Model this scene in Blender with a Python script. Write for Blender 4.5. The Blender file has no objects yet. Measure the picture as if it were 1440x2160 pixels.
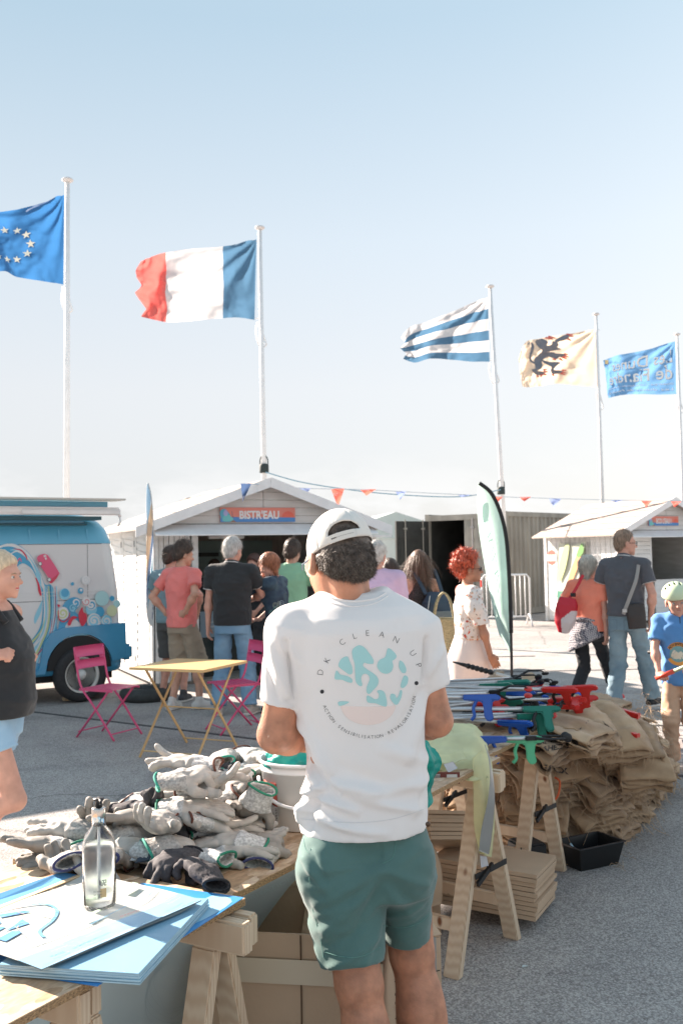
import bpy, bmesh, math, random
import numpy as np
from mathutils import Vector, Matrix
from mathutils.bvhtree import BVHTree
from mathutils.geometry import delaunay_2d_cdt, tessellate_polygon
R = math.radians
rnd = random.Random(7)
scene = bpy.context.scene
COL = scene.collection
# ------------------------------------------------------------------ camera
CAMZ = 1.65
FPX = 2100.0
PITCH = math.atan(85 / FPX)
ROLL = R(1.0)
_f = np.array([0, math.cos(PITCH), math.sin(PITCH)])
_r0 = np.array([1.0, 0, 0]); _u0 = np.array([0, -math.sin(PITCH), math.cos(PITCH)])
_r = math.cos(ROLL) * _r0 - math.sin(ROLL) * _u0
_u = math.cos(ROLL) * _u0 + math.sin(ROLL) * _r0
cam_d = bpy.data.cameras.new('camera'); cam = bpy.data.objects.new('camera', cam_d); COL.objects.link(cam)
cam_d.sensor_fit = 'VERTICAL'; cam_d.sensor_height = 36; cam_d.lens = 35.0
cam_d.clip_start = .05; cam_d.clip_end = 3000
cam_d.dof.use_dof = True; cam_d.dof.focus_distance = 2.7; cam_d.dof.aperture_fstop = 9.0
M = Matrix(((_r[0], _u[0], -_f[0], 0), (_r[1], _u[1], -_f[1], 0), (_r[2], _u[2], -_f[2], CAMZ), (0, 0, 0, 1)))
cam.matrix_world = M
scene.camera = cam
# ------------------------------------------------------------------ light
EXPO = 1.95
SUN_AZ, SUN_EL = R(50), R(27)          # azimuth to the left of straight ahead
SUN = Vector((-math.sin(SUN_AZ) * math.cos(SUN_EL), math.cos(SUN_AZ) * math.cos(SUN_EL), math.sin(SUN_EL)))
sd = bpy.data.lights.new('sun', 'SUN'); sd.energy = 5.0; sd.angle = R(.55); sd.color = (1.0, .85, .73)
so = bpy.data.objects.new('sun', sd); COL.objects.link(so)
so.rotation_euler = (-SUN).to_track_quat('-Z', 'Y').to_euler(); so.location = (-20, 20, 20)
world = bpy.data.worlds.new('World'); scene.world = world; world.use_nodes = True
wn = world.node_tree; wn.nodes.clear()
w_out = wn.nodes.new('ShaderNodeOutputWorld'); w_bg = wn.nodes.new('ShaderNodeBackground')
sky = wn.nodes.new('ShaderNodeTexSky'); sky.sky_type = 'NISHITA'; sky.sun_disc = False
sky.sun_elevation = SUN_EL; sky.sun_rotation = SUN_AZ
sky.air_density = 1.0; sky.dust_density = 1.6; sky.ozone_density = 1.0; sky.altitude = 0
hs = wn.nodes.new('ShaderNodeHueSaturation'); hs.inputs['Saturation'].default_value = .62
w_bg.inputs[1].default_value = .1
# small cumulus low over the horizon, as soft noise
tc = wn.nodes.new('ShaderNodeTexCoord'); mp = wn.nodes.new('ShaderNodeMapping'); mp.inputs['Scale'].default_value = (1, 1, 2.6)
nz = wn.nodes.new('ShaderNodeTexNoise'); nz.inputs['Scale'].default_value = 9; nz.inputs['Detail'].default_value = 7; nz.inputs['Roughness'].default_value = .55
rp = wn.nodes.new('ShaderNodeValToRGB'); rp.color_ramp.elements[0].position = .47; rp.color_ramp.elements[1].position = .60
sp = wn.nodes.new('ShaderNodeSeparateXYZ')
band = wn.nodes.new('ShaderNodeMapRange'); band.inputs['From Min'].default_value = .10; band.inputs['From Max'].default_value = .045
mul = wn.nodes.new('ShaderNodeMath'); mul.operation = 'MULTIPLY'
mul2 = wn.nodes.new('ShaderNodeMath'); mul2.operation = 'MULTIPLY'; mul2.inputs[1].default_value = .85
mx = wn.nodes.new('ShaderNodeMixRGB'); mx.inputs[2].default_value = (8.5, 8.6, 9.0, 1)
L = wn.links.new
L(sky.outputs[0], hs.inputs['Color']); L(tc.outputs['Generated'], mp.inputs[0]); L(mp.outputs[0], nz.inputs['Vector'])
L(nz.outputs[0], rp.inputs[0]); L(tc.outputs['Generated'], sp.inputs[0]); L(sp.outputs[2], band.inputs[0])
L(rp.outputs[0], mul.inputs[0]); L(band.outputs[0], mul.inputs[1]); L(mul.outputs[0], mul2.inputs[0])
# thin summer haze: the clear sky model veiled by a pale dome, whiter towards the horizon
zr = wn.nodes.new('ShaderNodeValToRGB'); cr = zr.color_ramp; cr.elements[0].position = 0; cr.elements[1].position = 1
HZ = 1 / (.1 * 2 ** EXPO)
for pos, c in ((0, (.745, .75, .765)), (.16, (.77, .79, .815)), (.30, (.68, .77, .845)), (.48, (.47, .635, .76)), (1, (.46, .61, .73))):
    e = cr.elements[0] if pos == 0 else (cr.elements[-1] if pos == 1 else cr.elements.new(pos)); e.color = (*c, 1)
sc_ = wn.nodes.new('ShaderNodeMixRGB'); sc_.blend_type = 'MULTIPLY'; sc_.inputs[0].default_value = 1; sc_.inputs[2].default_value = (HZ, HZ, HZ, 1)
L(sp.outputs[2], zr.inputs[0]); L(zr.outputs[0], sc_.inputs[1])
vm = wn.nodes.new('ShaderNodeMixRGB'); vm.inputs[0].default_value = .92; L(hs.outputs[0], vm.inputs[1]); L(sc_.outputs[0], vm.inputs[2])
mx.inputs[2].default_value = tuple(HZ * x for x in (1.02, 1.02, 1.02)) + (1,)
L(mul2.outputs[0], mx.inputs[0]); L(vm.outputs[0], mx.inputs[1]); L(mx.outputs[0], w_bg.inputs[0]); L(w_bg.outputs[0], w_out.inputs[0])
vs = scene.view_settings
vs.view_transform = 'Standard'; vs.look = 'None'; vs.gamma = 1; vs.use_curve_mapping = False; vs.exposure = EXPO
scene.cycles.max_bounces = 8; scene.cycles.transparent_max_bounces = 12
# ------------------------------------------------------------------ pixel -> place
def ray(px, py):
    d = _f * FPX + _r * (px - 720) - _u * (py - 1080)
    return d / d[1]
def at(px, py, depth):                     # a point of the picture at a distance y
    d = ray(px, py) * depth
    return np.array([d[0], d[1], d[2] + CAMZ])
def atz(px, py, z):                        # a point of the picture at a height z
    d = ray(px, py); t = (z - CAMZ) / d[2]
    return np.array([d[0] * t, d[1] * t, z])
def hit(px, py, p0, n):
    d = ray(px, py); o = np.array([0, 0, CAMZ]); p0 = np.array(p0, float); n = np.array(n, float)
    t = ((p0 - o) @ n) / (d @ n)
    return o + d * t
# ------------------------------------------------------------------ numpy noise
def _h(ix, iy, iz, seed):
    n = (ix * 374761393 + iy * 668265263 + iz * 2147483647 + seed * 1274126177) & 0xffffffff
    n = ((n ^ (n >> 13)) * 1274126177) & 0xffffffff
    return ((n ^ (n >> 16)) & 0xffff) / 32767.5 - 1.0
def vnoise(P, seed=0):
    P = np.asarray(P, float); I = np.floor(P).astype(np.int64); F = P - I; F = F * F * (3 - 2 * F)
    r = 0
    for a in (0, 1):
        wa = F[..., 0] if a else 1 - F[..., 0]
        for b in (0, 1):
            wb = F[..., 1] if b else 1 - F[..., 1]
            for c in (0, 1):
                wc = F[..., 2] if c else 1 - F[..., 2]
                r = r + wa * wb * wc * _h(I[..., 0] + a, I[..., 1] + b, I[..., 2] + c, seed)
    return r
def fbm(P, seed=0, oct=3):
    r = 0; a = 1; P = np.asarray(P, float)
    for k in range(oct):
        r = r + a * vnoise(P * (2 ** k), seed + k); a *= .5
    return r / 1.6
# ------------------------------------------------------------------ materials
_M = {}
def mat(name, col, rough=.7, nscale=0, namp=.25, bump=0, bscale=60, metal=0, trans=0, spec=.5, sheen=0, col2=None, stretch=(1, 1, 1), sss=0, coords='Object', bdist=.01, detail=5, thin=0):
    if name in _M: return _M[name]
    m = bpy.data.materials.new(name); m.use_nodes = True; t = m.node_tree; p = t.nodes['Principled BSDF']
    p.inputs['Base Color'].default_value = (*col, 1); p.inputs['Roughness'].default_value = rough
    p.inputs['Metallic'].default_value = metal; p.inputs['Specular IOR Level'].default_value = spec
    if sheen: p.inputs['Sheen Weight'].default_value = sheen
    if sss:
        p.inputs['Subsurface Weight'].default_value = sss; p.inputs['Subsurface Radius'].default_value = (.02, .007, .004); p.inputs['Subsurface Scale'].default_value = .5
    c = t.nodes.new('ShaderNodeTexCoord'); mp = t.nodes.new('ShaderNodeMapping'); mp.inputs['Scale'].default_value = stretch
    t.links.new(c.outputs[coords], mp.inputs[0])
    if nscale:
        n = t.nodes.new('ShaderNodeTexNoise'); n.inputs['Scale'].default_value = nscale; n.inputs['Detail'].default_value = detail
        t.links.new(mp.outputs[0], n.inputs['Vector'])
        r = t.nodes.new('ShaderNodeValToRGB'); r.color_ramp.elements[0].position = .32; r.color_ramp.elements[1].position = .68
        a = col2 if col2 else tuple(x * (1 - namp) for x in col); b = col if col2 else tuple(min(1, x * (1 + namp)) for x in col)
        r.color_ramp.elements[0].color = (*a, 1); r.color_ramp.elements[1].color = (*b, 1)
        t.links.new(n.outputs[0], r.inputs[0]); t.links.new(r.outputs[0], p.inputs['Base Color'])
    if bump:
        n = t.nodes.new('ShaderNodeTexNoise'); n.inputs['Scale'].default_value = bscale; n.inputs['Detail'].default_value = 4
        t.links.new(mp.outputs[0], n.inputs['Vector'])
        b = t.nodes.new('ShaderNodeBump'); b.inputs['Strength'].default_value = bump; b.inputs['Distance'].default_value = bdist
        t.links.new(n.outputs[0], b.inputs['Height']); t.links.new(b.outputs[0], p.inputs['Normal'])
    if thin:      # light coming through a thin cloth
        tr = t.nodes.new('ShaderNodeBsdfTranslucent'); ms = t.nodes.new('ShaderNodeMixShader'); ms.inputs[0].default_value = thin
        o = t.nodes['Material Output']
        src = p.inputs['Base Color'].links
        if src: t.links.new(src[0].from_socket, tr.inputs[0])
        else: tr.inputs[0].default_value = (*col, 1)
        t.links.new(p.outputs[0], ms.inputs[1]); t.links.new(tr.outputs[0], ms.inputs[2]); t.links.new(ms.outputs[0], o.inputs[0])
    if trans:
        p.inputs['Transmission Weight'].default_value = trans
    _M[name] = m
    return m
# ------------------------------------------------------------------ objects
def mk(name, V, F, m, parent=None, smooth=False, loc=None, mats=None, mi=None):
    me = bpy.data.meshes.new(name)
    V = np.asarray(V, float)
    if isinstance(F, np.ndarray) and F.ndim == 2:
        k = F.shape[1]; me.vertices.add(len(V)); me.vertices.foreach_set('co', V.astype(np.float32).ravel())
        me.loops.add(F.size); me.polygons.add(len(F))
        me.loops.foreach_set('vertex_index', F.ravel().astype(np.int32))
        me.polygons.foreach_set('loop_start', (np.arange(len(F)) * k).astype(np.int32))
        me.polygons.foreach_set('loop_total', np.full(len(F), k, np.int32))
        me.update(calc_edges=True)
    else:
        me.from_pydata([tuple(v) for v in V], [], [tuple(f) for f in F])
    for mm in (mats or [m]): me.materials.append(mm)
    if mi is not None: me.polygons.foreach_set('material_index', np.asarray(mi, np.int32))
    if smooth: me.polygons.foreach_set('use_smooth', np.ones(len(me.polygons), bool))
    me.validate(); me.update()
    o = bpy.data.objects.new(name, me); COL.objects.link(o)
    if parent is not None: o.parent = parent
    if loc is not None: o.location = tuple(loc)
    return o
def tag(o, label=None, cat=None, group=None, kind=None):
    if label: o['label'] = label
    if cat: o['category'] = cat
    if group: o['group'] = group
    if kind: o['kind'] = kind
    return o
def thing(name, label, cat, loc=(0, 0, 0), rz=0, group=None):
    o = bpy.data.objects.new(name, None); COL.objects.link(o); o.location = tuple(loc); o.rotation_euler = (0, 0, rz)
    o.empty_display_size = .1
    return tag(o, label, cat, group)
def dup(o, loc=None, rot=None, label=None, group=None, parent=None, scale=None):
    c = o.copy(); COL.objects.link(c)
    if parent is not None: c.parent = parent
    for ch in o.children: dup(ch, parent=c)
    if loc is not None: c.location = tuple(loc)
    if rot is not None: c.rotation_euler = rot
    if label: c['label'] = label
    if group: c['group'] = group
    if scale: c.scale = scale
    return c
class MB:
    def __init__(s): s.V = []; s.F = []; s.I = []; s.cur = 0
    def add(s, V, F):
        n = len(s.V); s.V += [tuple(v) for v in V]; s.F += [tuple(i + n for i in f) for f in F]; s.I += [s.cur] * len(F); return s
    def box(s, lo, hi, b=0):
        x0, y0, z0 = lo; x1, y1, z1 = hi
        return s.hexa([(x0, y0, z0), (x1, y0, z0), (x1, y1, z0), (x0, y1, z0), (x0, y0, z1), (x1, y0, z1), (x1, y1, z1), (x0, y1, z1)])
    def hexa(s, P):
        return s.add(P, [(0, 3, 2, 1), (4, 5, 6, 7), (0, 1, 5, 4), (1, 2, 6, 5), (2, 3, 7, 6), (3, 0, 4, 7)])
    def bar(s, a, b, w, t, up=(0, 0, 1)):          # rectangular bar from a to b
        a = Vector(a); b = Vector(b); d = (b - a).normalized(); u = Vector(up)
        x = d.cross(u)
        if x.length < 1e-4: x = d.cross(Vector((0, 1, 0)))
        x.normalize(); z = x.cross(d).normalized()
        P = [p + x * sx * w / 2 + z * sz * t / 2 for p in (a, b) for sx, sz in ((-1, -1), (1, -1), (1, 1), (-1, 1))]
        return s.hexa(P)
    def tube(s, pts, r, n=8, cap=True):
        pts = [Vector(p) for p in pts]; m = len(pts)
        rr = r if hasattr(r, '__len__') else [r] * m
        V = []; F = []; prev = None
        for i, p in enumerate(pts):
            d = (pts[min(i + 1, m - 1)] - pts[max(i - 1, 0)])
            d = d.normalized() if d.length > 1e-9 else Vector((0, 0, 1))
            if prev is None:
                x = d.cross(Vector((0, 0, 1)));
                if x.length < .05: x = d.cross(Vector((0, 1, 0)))
            else: x = prev - d * prev.dot(d)
            x.normalize(); prev = x; y = d.cross(x)
            for k in range(n):
                a = 2 * math.pi * k / n
                V.append(p + (x * math.cos(a) + y * math.sin(a)) * rr[i])
        for i in range(m - 1):
            for k in range(n):
                F.append((i * n + k, i * n + (k + 1) % n, (i + 1) * n + (k + 1) % n, (i + 1) * n + k))
        if cap: F.append(tuple(range(n - 1, -1, -1))); F.append(tuple((m - 1) * n + k for k in range(n)))
        return s.add(V, F)
    def lathe(s, prof, n=24, c=(0, 0, 0), axis='z', cap=True):
        V = []; F = []; m = len(prof)
        for r, z in prof:
            for k in range(n):
                a = 2 * math.pi * k / n; x, y = r * math.cos(a), r * math.sin(a)
                v = (x, y, z) if axis == 'z' else ((x, z, y) if axis == 'y' else (z, x, y))
                V.append((v[0] + c[0], v[1] + c[1], v[2] + c[2]))
        for i in range(m - 1):
            for k in range(n): F.append((i * n + k, i * n + (k + 1) % n, (i + 1) * n + (k + 1) % n, (i + 1) * n + k))
        if cap: F.append(tuple(range(n - 1, -1, -1))); F.append(tuple((m - 1) * n + k for k in range(n)))
        return s.add(V, F)
    def prism(s, P, d):                           # P: 3-D polygon, d: offset vector
        n = len(P); d = Vector(d); P = [Vector(p) for p in P]
        tris = tessellate_polygon([P])
        V = P + [p + d for p in P]; F = [tuple(t) for t in tris] + [tuple(i + n for i in reversed(t)) for t in tris]
        F += [(i, (i + 1) % n, (i + 1) % n + n, i + n) for i in range(n)]
        return s.add(V, F)
    def build(s, name, m, parent=None, smooth=False, bevel=0, mats=None, loc=None):
        o = mk(name, s.V, s.F, m, parent, smooth, loc, mats, s.I if mats else None)
        bm = bmesh.new(); bm.from_mesh(o.data); bmesh.ops.recalc_face_normals(bm, faces=bm.faces)
        if bevel:
            ed = [e for e in bm.edges if len(e.link_faces) == 2 and e.calc_face_angle(0) > .6]
            bmesh.ops.bevel(bm, geom=ed, offset=bevel, segments=2, affect='EDGES', clamp_overlap=True)
        bm.to_mesh(o.data); bm.free()
        if smooth: o.data.polygons.foreach_set('use_smooth', np.ones(len(o.data.polygons), bool))
        return o
def add_smooth(o): o.data.polygons.foreach_set('use_smooth', np.ones(len(o.data.polygons), bool)); return o
def crspline(P, n=8, closed=False):               # Catmull-Rom through 2-D or 3-D points
    P = [np.array(p, float) for p in P]; m = len(P); out = []
    rng = range(m) if closed else range(m - 1)
    for i in rng:
        g = (lambda k: P[k % m]) if closed else (lambda k: P[min(max(k, 0), m - 1)])
        p0, p1, p2, p3 = g(i - 1), g(i), g(i + 1), g(i + 2)
        for j in range(n):
            t = j / n
            out.append(.5 * (2 * p1 + (p2 - p0) * t + (2 * p0 - 5 * p1 + 4 * p2 - p3) * t * t + (3 * p1 - p0 - 3 * p2 + p3) * t ** 3))
    if not closed: out.append(P[-1])
    return out
def fill2d(poly, step=None):                       # triangulated 2-D polygon, inner points every step
    b = [Vector((p[0], p[1])) for p in poly]
    pts = list(b)
    if step:
        xs = [p[0] for p in b]; ys = [p[1] for p in b]
        y = min(ys) + step / 2
        while y < max(ys):
            x = min(xs) + step / 2
            while x < max(xs): pts.append(Vector((x, y))); x += step
            y += step
    n = len(b)
    r = delaunay_2d_cdt(pts, [(i, (i + 1) % n) for i in range(n)], [], 1, 1e-5)
    # keep faces inside the polygon
    V = [tuple(v) for v in r[0]]; F = []
    for f in r[2]:
        cx = sum(V[i][0] for i in f) / len(f); cy = sum(V[i][1] for i in f) / len(f)
        ins = False
        for i in range(n):
            x1, y1 = b[i]; x2, y2 = b[(i + 1) % n]
            if (y1 > cy) != (y2 > cy) and cx < (x2 - x1) * (cy - y1) / (y2 - y1) + x1: ins = not ins
        if ins: F.append(tuple(f))
    return V, F
def ribbon2d(P, w):                               # 2-D strip along P, w = width(s)
    P = [np.array(p, float) for p in P]; m = len(P); V = []; F = []
    ww = w if hasattr(w, '__len__') else [w] * m
    if len(ww) != m: ww = np.interp(np.linspace(0, 1, m), np.linspace(0, 1, len(ww)), ww)
    for i in range(m):
        d = P[min(i + 1, m - 1)] - P[max(i - 1, 0)]; l = np.hypot(*d) or 1; nrm = np.array([-d[1], d[0]]) / l
        V += [tuple(P[i] + nrm * ww[i] / 2), tuple(P[i] - nrm * ww[i] / 2)]
    for i in range(m - 1): F.append((2 * i, 2 * i + 1, 2 * i + 3, 2 * i + 2))
    return V, F
def text2d(s, size=1, offset=0, align='CENTER', spacing=1, res=3, shear=0):
    cu = bpy.data.curves.new('t', 'FONT'); cu.body = s; cu.size = size; cu.offset = offset; cu.align_x = align; cu.align_y = 'CENTER'
    cu.space_character = spacing; cu.resolution_u = res; cu.shear = shear
    o = bpy.data.objects.new('t', cu); COL.objects.link(o)
    dg = bpy.context.evaluated_depsgraph_get(); me = o.evaluated_get(dg).to_mesh()
    V = [(v.co.x, v.co.y) for v in me.vertices]; F = [tuple(p.vertices) for p in me.polygons]
    o.evaluated_get(dg).to_mesh_clear(); bpy.data.objects.remove(o); bpy.data.curves.remove(cu)
    return V, F
class Print:                                       # flat print collected by colour and laid on a surface
    def __init__(s, f): s.f = f; s.d = {}; s.n = 0
    def put(s, VF, col, lift=None):
        V, F = VF; s.n += 1; l = lift if lift is not None else s.n * .0004
        m = s.d.setdefault(col, ([], [])); b = len(m[0])
        m[0].extend([s.f(v[0], v[1], l) for v in V]); m[1].extend([tuple(i + b for i in f) for f in F]); return s
    def done(s, name, parent, rough=.6, thin=0, label=None):
        out = []
        for c, (V, F) in s.d.items():
            o = mk(name, V, F, mat('print_%02x%02x%02x_%d_%d' % (int(c[0] * 255), int(c[1] * 255), int(c[2] * 255), int(rough * 10), int(thin * 10)), c, rough, thin=thin), parent)
            out.append(o)
        return out
# ------------------------------------------------------------------ implicit surfaces
class SDF:
    def __init__(s): s.p = []
    def _a(s, f, lo, hi, k, op): s.p.append((f, np.array(lo, float), np.array(hi, float), k, op)); return s
    def cap(s, a, b, ra, rb, k=.02, sq=None, op='u'):   # sq=(axis vector, factor): squashed along the axis
        a = np.array(a, float); b = np.array(b, float); m = max(ra, rb)
        if sq is not None:
            ax = np.array(sq[0], float); ax /= np.linalg.norm(ax); fac = sq[1]
        else: ax = None
        def f(P):
            q = P - a; ba = b - a
            if ax is not None:
                q = q + np.outer(q @ ax, ax) * (1 / fac - 1) if q.ndim == 2 else q
                ba = ba + ax * (ba @ ax) * (1 / fac - 1)
            t = np.clip((q @ ba) / max(ba @ ba, 1e-12), 0, 1)
            d = np.linalg.norm(q - t[:, None] * ba, axis=1) - (ra + (rb - ra) * t)
            return d * (min(1, fac) if ax is not None else 1)
        mm = m * (max(1, sq[1]) if sq is not None else 1)
        return s._a(f, np.minimum(a, b) - mm, np.maximum(a, b) + mm, k, op)
    def ell(s, c, r, Rm=None, k=.02, op='u'):
        c = np.array(c, float); r = np.array(r, float); Rm = np.eye(3) if Rm is None else np.array(Rm)
        def f(P):
            q = (P - c) @ Rm / r
            l = np.linalg.norm(q, axis=1); g = np.linalg.norm(q / r, axis=1)
            return l * (l - 1) / np.maximum(g, 1e-6)
        m = r.max()
        if Rm is not None and np.allclose(Rm, np.eye(3)): return s._a(f, c - r, c + r, k, op)
        return s._a(f, c - m, c + m, k, op)
    def loft(s, a, b, secs, side=(1, 0, 0), k=.02, pw=2.0, op='u'):   # secs: (t, rx, ry[, ox, oy])
        a = np.array(a, float); b = np.array(b, float); w = b - a; Ln = np.linalg.norm(w); w /= Ln
        u = np.array(side, float); u = u - w * (u @ w); u /= np.linalg.norm(u); v = np.cross(w, u)
        S = np.array([tuple(x) + (0,) * (5 - len(x)) for x in secs], float)
        def f(P):
            q = P - a; t = q @ w; tt = t / Ln
            rx = np.interp(tt, S[:, 0], S[:, 1]); ry = np.interp(tt, S[:, 0], S[:, 2])
            x = np.abs(q @ u - np.interp(tt, S[:, 0], S[:, 3])); y = np.abs(q @ v - np.interp(tt, S[:, 0], S[:, 4]))
            d = (((x / rx) ** pw + (y / ry) ** pw) ** (1 / pw) - 1) * np.minimum(rx, ry)
            return np.maximum(d, np.maximum(-t, t - Ln))
        m = max(S[:, 1].max() + abs(S[:, 3]).max(), S[:, 2].max() + abs(S[:, 4]).max())
        return s._a(f, np.minimum(a, b) - m, np.maximum(a, b) + m, k, op)
    def plane(s, p, n, k=.004, op='i'):              # keep what lies behind the plane
        p = np.array(p, float); n = np.array(n, float); n /= np.linalg.norm(n)
        s.p.append((lambda P: (P - p) @ n, None, None, k, op)); return s
    def func(s, f, k=.004, op='i'): s.p.append((f, None, None, k, op)); return s
    def mesh(s, h=.01, disp=None, flat=False):
        L_ = [x for x in s.p if x[1] is not None and x[4] == 'u']
        lo = np.min([x[1] - x[3] for x in L_], 0) - 3 * h; hi = np.max([x[2] + x[3] for x in L_], 0) + 3 * h
        n = np.ceil((hi - lo) / h).astype(int) + 1
        D = np.full(tuple(n), 1.0, np.float32)
        ax = [lo[i] + np.arange(n[i]) * h for i in range(3)]
        for f, l, u, k, op in s.p:
            if l is None: sl = tuple(slice(0, n[i]) for i in range(3))
            else:
                i0 = np.maximum(np.floor((l - k - 2 * h - lo) / h).astype(int), 0); i1 = np.minimum(np.ceil((u + k + 2 * h - lo) / h).astype(int) + 1, n)
                if (i1 <= i0).any(): continue
                sl = tuple(slice(i0[i], i1[i]) for i in range(3))
            X, Y, Z = np.meshgrid(ax[0][sl[0]], ax[1][sl[1]], ax[2][sl[2]], indexing='ij')
            shp = X.shape; P = np.stack([X.ravel(), Y.ravel(), Z.ravel()], 1)
            Do = D[sl].ravel().astype(float)
            if op == 'u':
                d = f(P); hh = np.clip(.5 + .5 * (Do - d) / k, 0, 1); r = Do * (1 - hh) + d * hh - k * hh * (1 - hh)
            else:
                sel = Do < .3
                r = Do.copy()
                if sel.any():
                    d = f(P[sel]);
                    if op == 's': d = -d
                    a = Do[sel]; hh = np.clip(.5 - .5 * (a - d) / k, 0, 1); r[sel] = a * (1 - hh) + d * hh + k * hh * (1 - hh)
            D[sl] = r.reshape(shp)
        V, F = snets(D, lo, h)
        if disp is not None:
            N = vnormals(V, F); d = disp(V, N)[:, None]
            if flat: N = N * np.array([1, 1, 0])
            V = V + N * d
        return V, F
_C = np.array([(i, j, k) for i in (0, 1) for j in (0, 1) for k in (0, 1)])
_E = [(a, b) for a in range(8) for b in range(a + 1, 8) if np.abs(_C[a] - _C[b]).sum() == 1]
def snets(D, lo, h):
    s = D < 0
    c = np.zeros(tuple(np.array(s.shape) - 1), np.int8)
    for i, j, k in _C: c += s[i:s.shape[0] - 1 + i, j:s.shape[1] - 1 + j, k:s.shape[2] - 1 + k]
    act = (c > 0) & (c < 8); I = np.argwhere(act); idx = np.full(act.shape, -1, np.int64); idx[act] = np.arange(len(I))
    W = np.stack([D[I[:, 0] + a, I[:, 1] + b, I[:, 2] + d] for a, b, d in _C], 1).astype(float)
    acc = np.zeros((len(I), 3)); cnt = np.zeros(len(I))
    for a, b in _E:
        m = (W[:, a] < 0) != (W[:, b] < 0); t = np.where(m, W[:, a] / np.where(m, W[:, a] - W[:, b], 1), 0)
        acc += m[:, None] * (_C[a] + t[:, None] * (_C[b] - _C[a])); cnt += m
    V = (I + acc / np.maximum(cnt, 1)[:, None]) * h + lo
    F = []
    for ax in range(3):
        u, v = [(1, 2), (2, 0), (0, 1)][ax]
        sl0 = [slice(None)] * 3; sl1 = [slice(None)] * 3; sl0[ax] = slice(0, -1); sl1[ax] = slice(1, None)
        a = s[tuple(sl0)]; b = s[tuple(sl1)]
        for sgn, m in ((0, a & ~b), (1, ~a & b)):
            J = np.argwhere(m); J = J[(J[:, u] > 0) & (J[:, v] > 0) & (J[:, u] < s.shape[u] - 1) & (J[:, v] < s.shape[v] - 1)]
            if not len(J): continue
            eu = np.zeros(3, int); eu[u] = 1; ev = np.zeros(3, int); ev[v] = 1
            q = [idx[tuple(J.T)], idx[tuple((J - eu).T)], idx[tuple((J - eu - ev).T)], idx[tuple((J - ev).T)]]
            q = np.stack(q, 1)
            F.append(q if sgn == 0 else q[:, ::-1])
    return V, np.concatenate(F).astype(np.int32)
def vnormals(V, F):
    a = V[F[:, 2]] - V[F[:, 0]]; b = V[F[:, 3]] - V[F[:, 1]]; n = np.cross(a, b)
    N = np.zeros_like(V)
    for i in range(4): np.add.at(N, F[:, i], n)
    return N / np.maximum(np.linalg.norm(N, axis=1), 1e-12)[:, None]
def join(parts):
    V = []; F = []; b = 0
    for v, f in parts: V.append(v); F.append(f + b); b += len(v)
    return np.concatenate(V), np.concatenate(F)
def folds(scale=(9, 9, 5), amp=.006, seed=0):       # cloth creases: ridged stretched noise
    def f(V, N):
        q = V * np.array(scale); w = fbm(V * 4, seed + 5, 2)[:, None] * 1.2
        n = fbm(q + w, seed, 3)
        return amp * (1 - 2.2 * np.abs(n)) + amp * .7 * fbm(V * 14, seed + 9, 2)
    return f
def strands(V, F, n, length, width, flow, spread=.4, m=None, name='hair_strands', parent=None, seed=1, mask=None, lift=.5, curl=0, fall=0, loc=None):
    rs = np.random.RandomState(seed); N = vnormals(V, F)
    fc = V[F].mean(1); fn = N[F[:, 0]]
    w = np.linalg.norm(np.cross(V[F[:, 2]] - V[F[:, 0]], V[F[:, 3]] - V[F[:, 1]]), axis=1)
    if mask is not None: w = w * mask(fc, fn)
    i = rs.choice(len(F), n, p=w / w.sum())
    b = rs.rand(n, 2); f = F[i]
    P = (V[f[:, 0]] * (1 - b[:, :1]) + V[f[:, 1]] * b[:, :1]) * (1 - b[:, 1:]) + (V[f[:, 3]] * (1 - b[:, :1]) + V[f[:, 2]] * b[:, :1]) * b[:, 1:]
    nn = fn[i]; fl = flow(P) if callable(flow) else np.tile(np.array(flow, float), (n, 1))
    fl = fl - nn * (fl * nn).sum(1)[:, None]
    d = fl + nn * lift + rs.randn(n, 3) * spread; d /= np.linalg.norm(d, axis=1)[:, None]
    L_ = length * (.5 + rs.rand(n))
    sd = np.cross(d, nn + rs.randn(n, 3) * .3); sd /= np.linalg.norm(sd, axis=1)[:, None]
    K = 4; VV = []
    pos = P - nn * .003; dd = d.copy()
    for k in range(K):
        wd = width * (1 - .8 * k / (K - 1)); VV += [pos - sd * wd / 2, pos + sd * wd / 2]
        if k < K - 1:
            pos = pos + dd * (L_ / (K - 1))[:, None]
            dd = dd + rs.randn(n, 3) * curl + np.array([0, 0, -fall]); dd /= np.linalg.norm(dd, axis=1)[:, None]
    VV = np.stack(VV, 1).reshape(-1, 3); base = np.arange(n) * 2 * K
    FF = np.concatenate([np.stack([base + 2 * k, base + 2 * k + 1, base + 2 * k + 3, base + 2 * k + 2], 1) for k in range(K - 1)])
    return mk(name, VV, FF.astype(np.int32), m, parent, True, loc)
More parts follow.
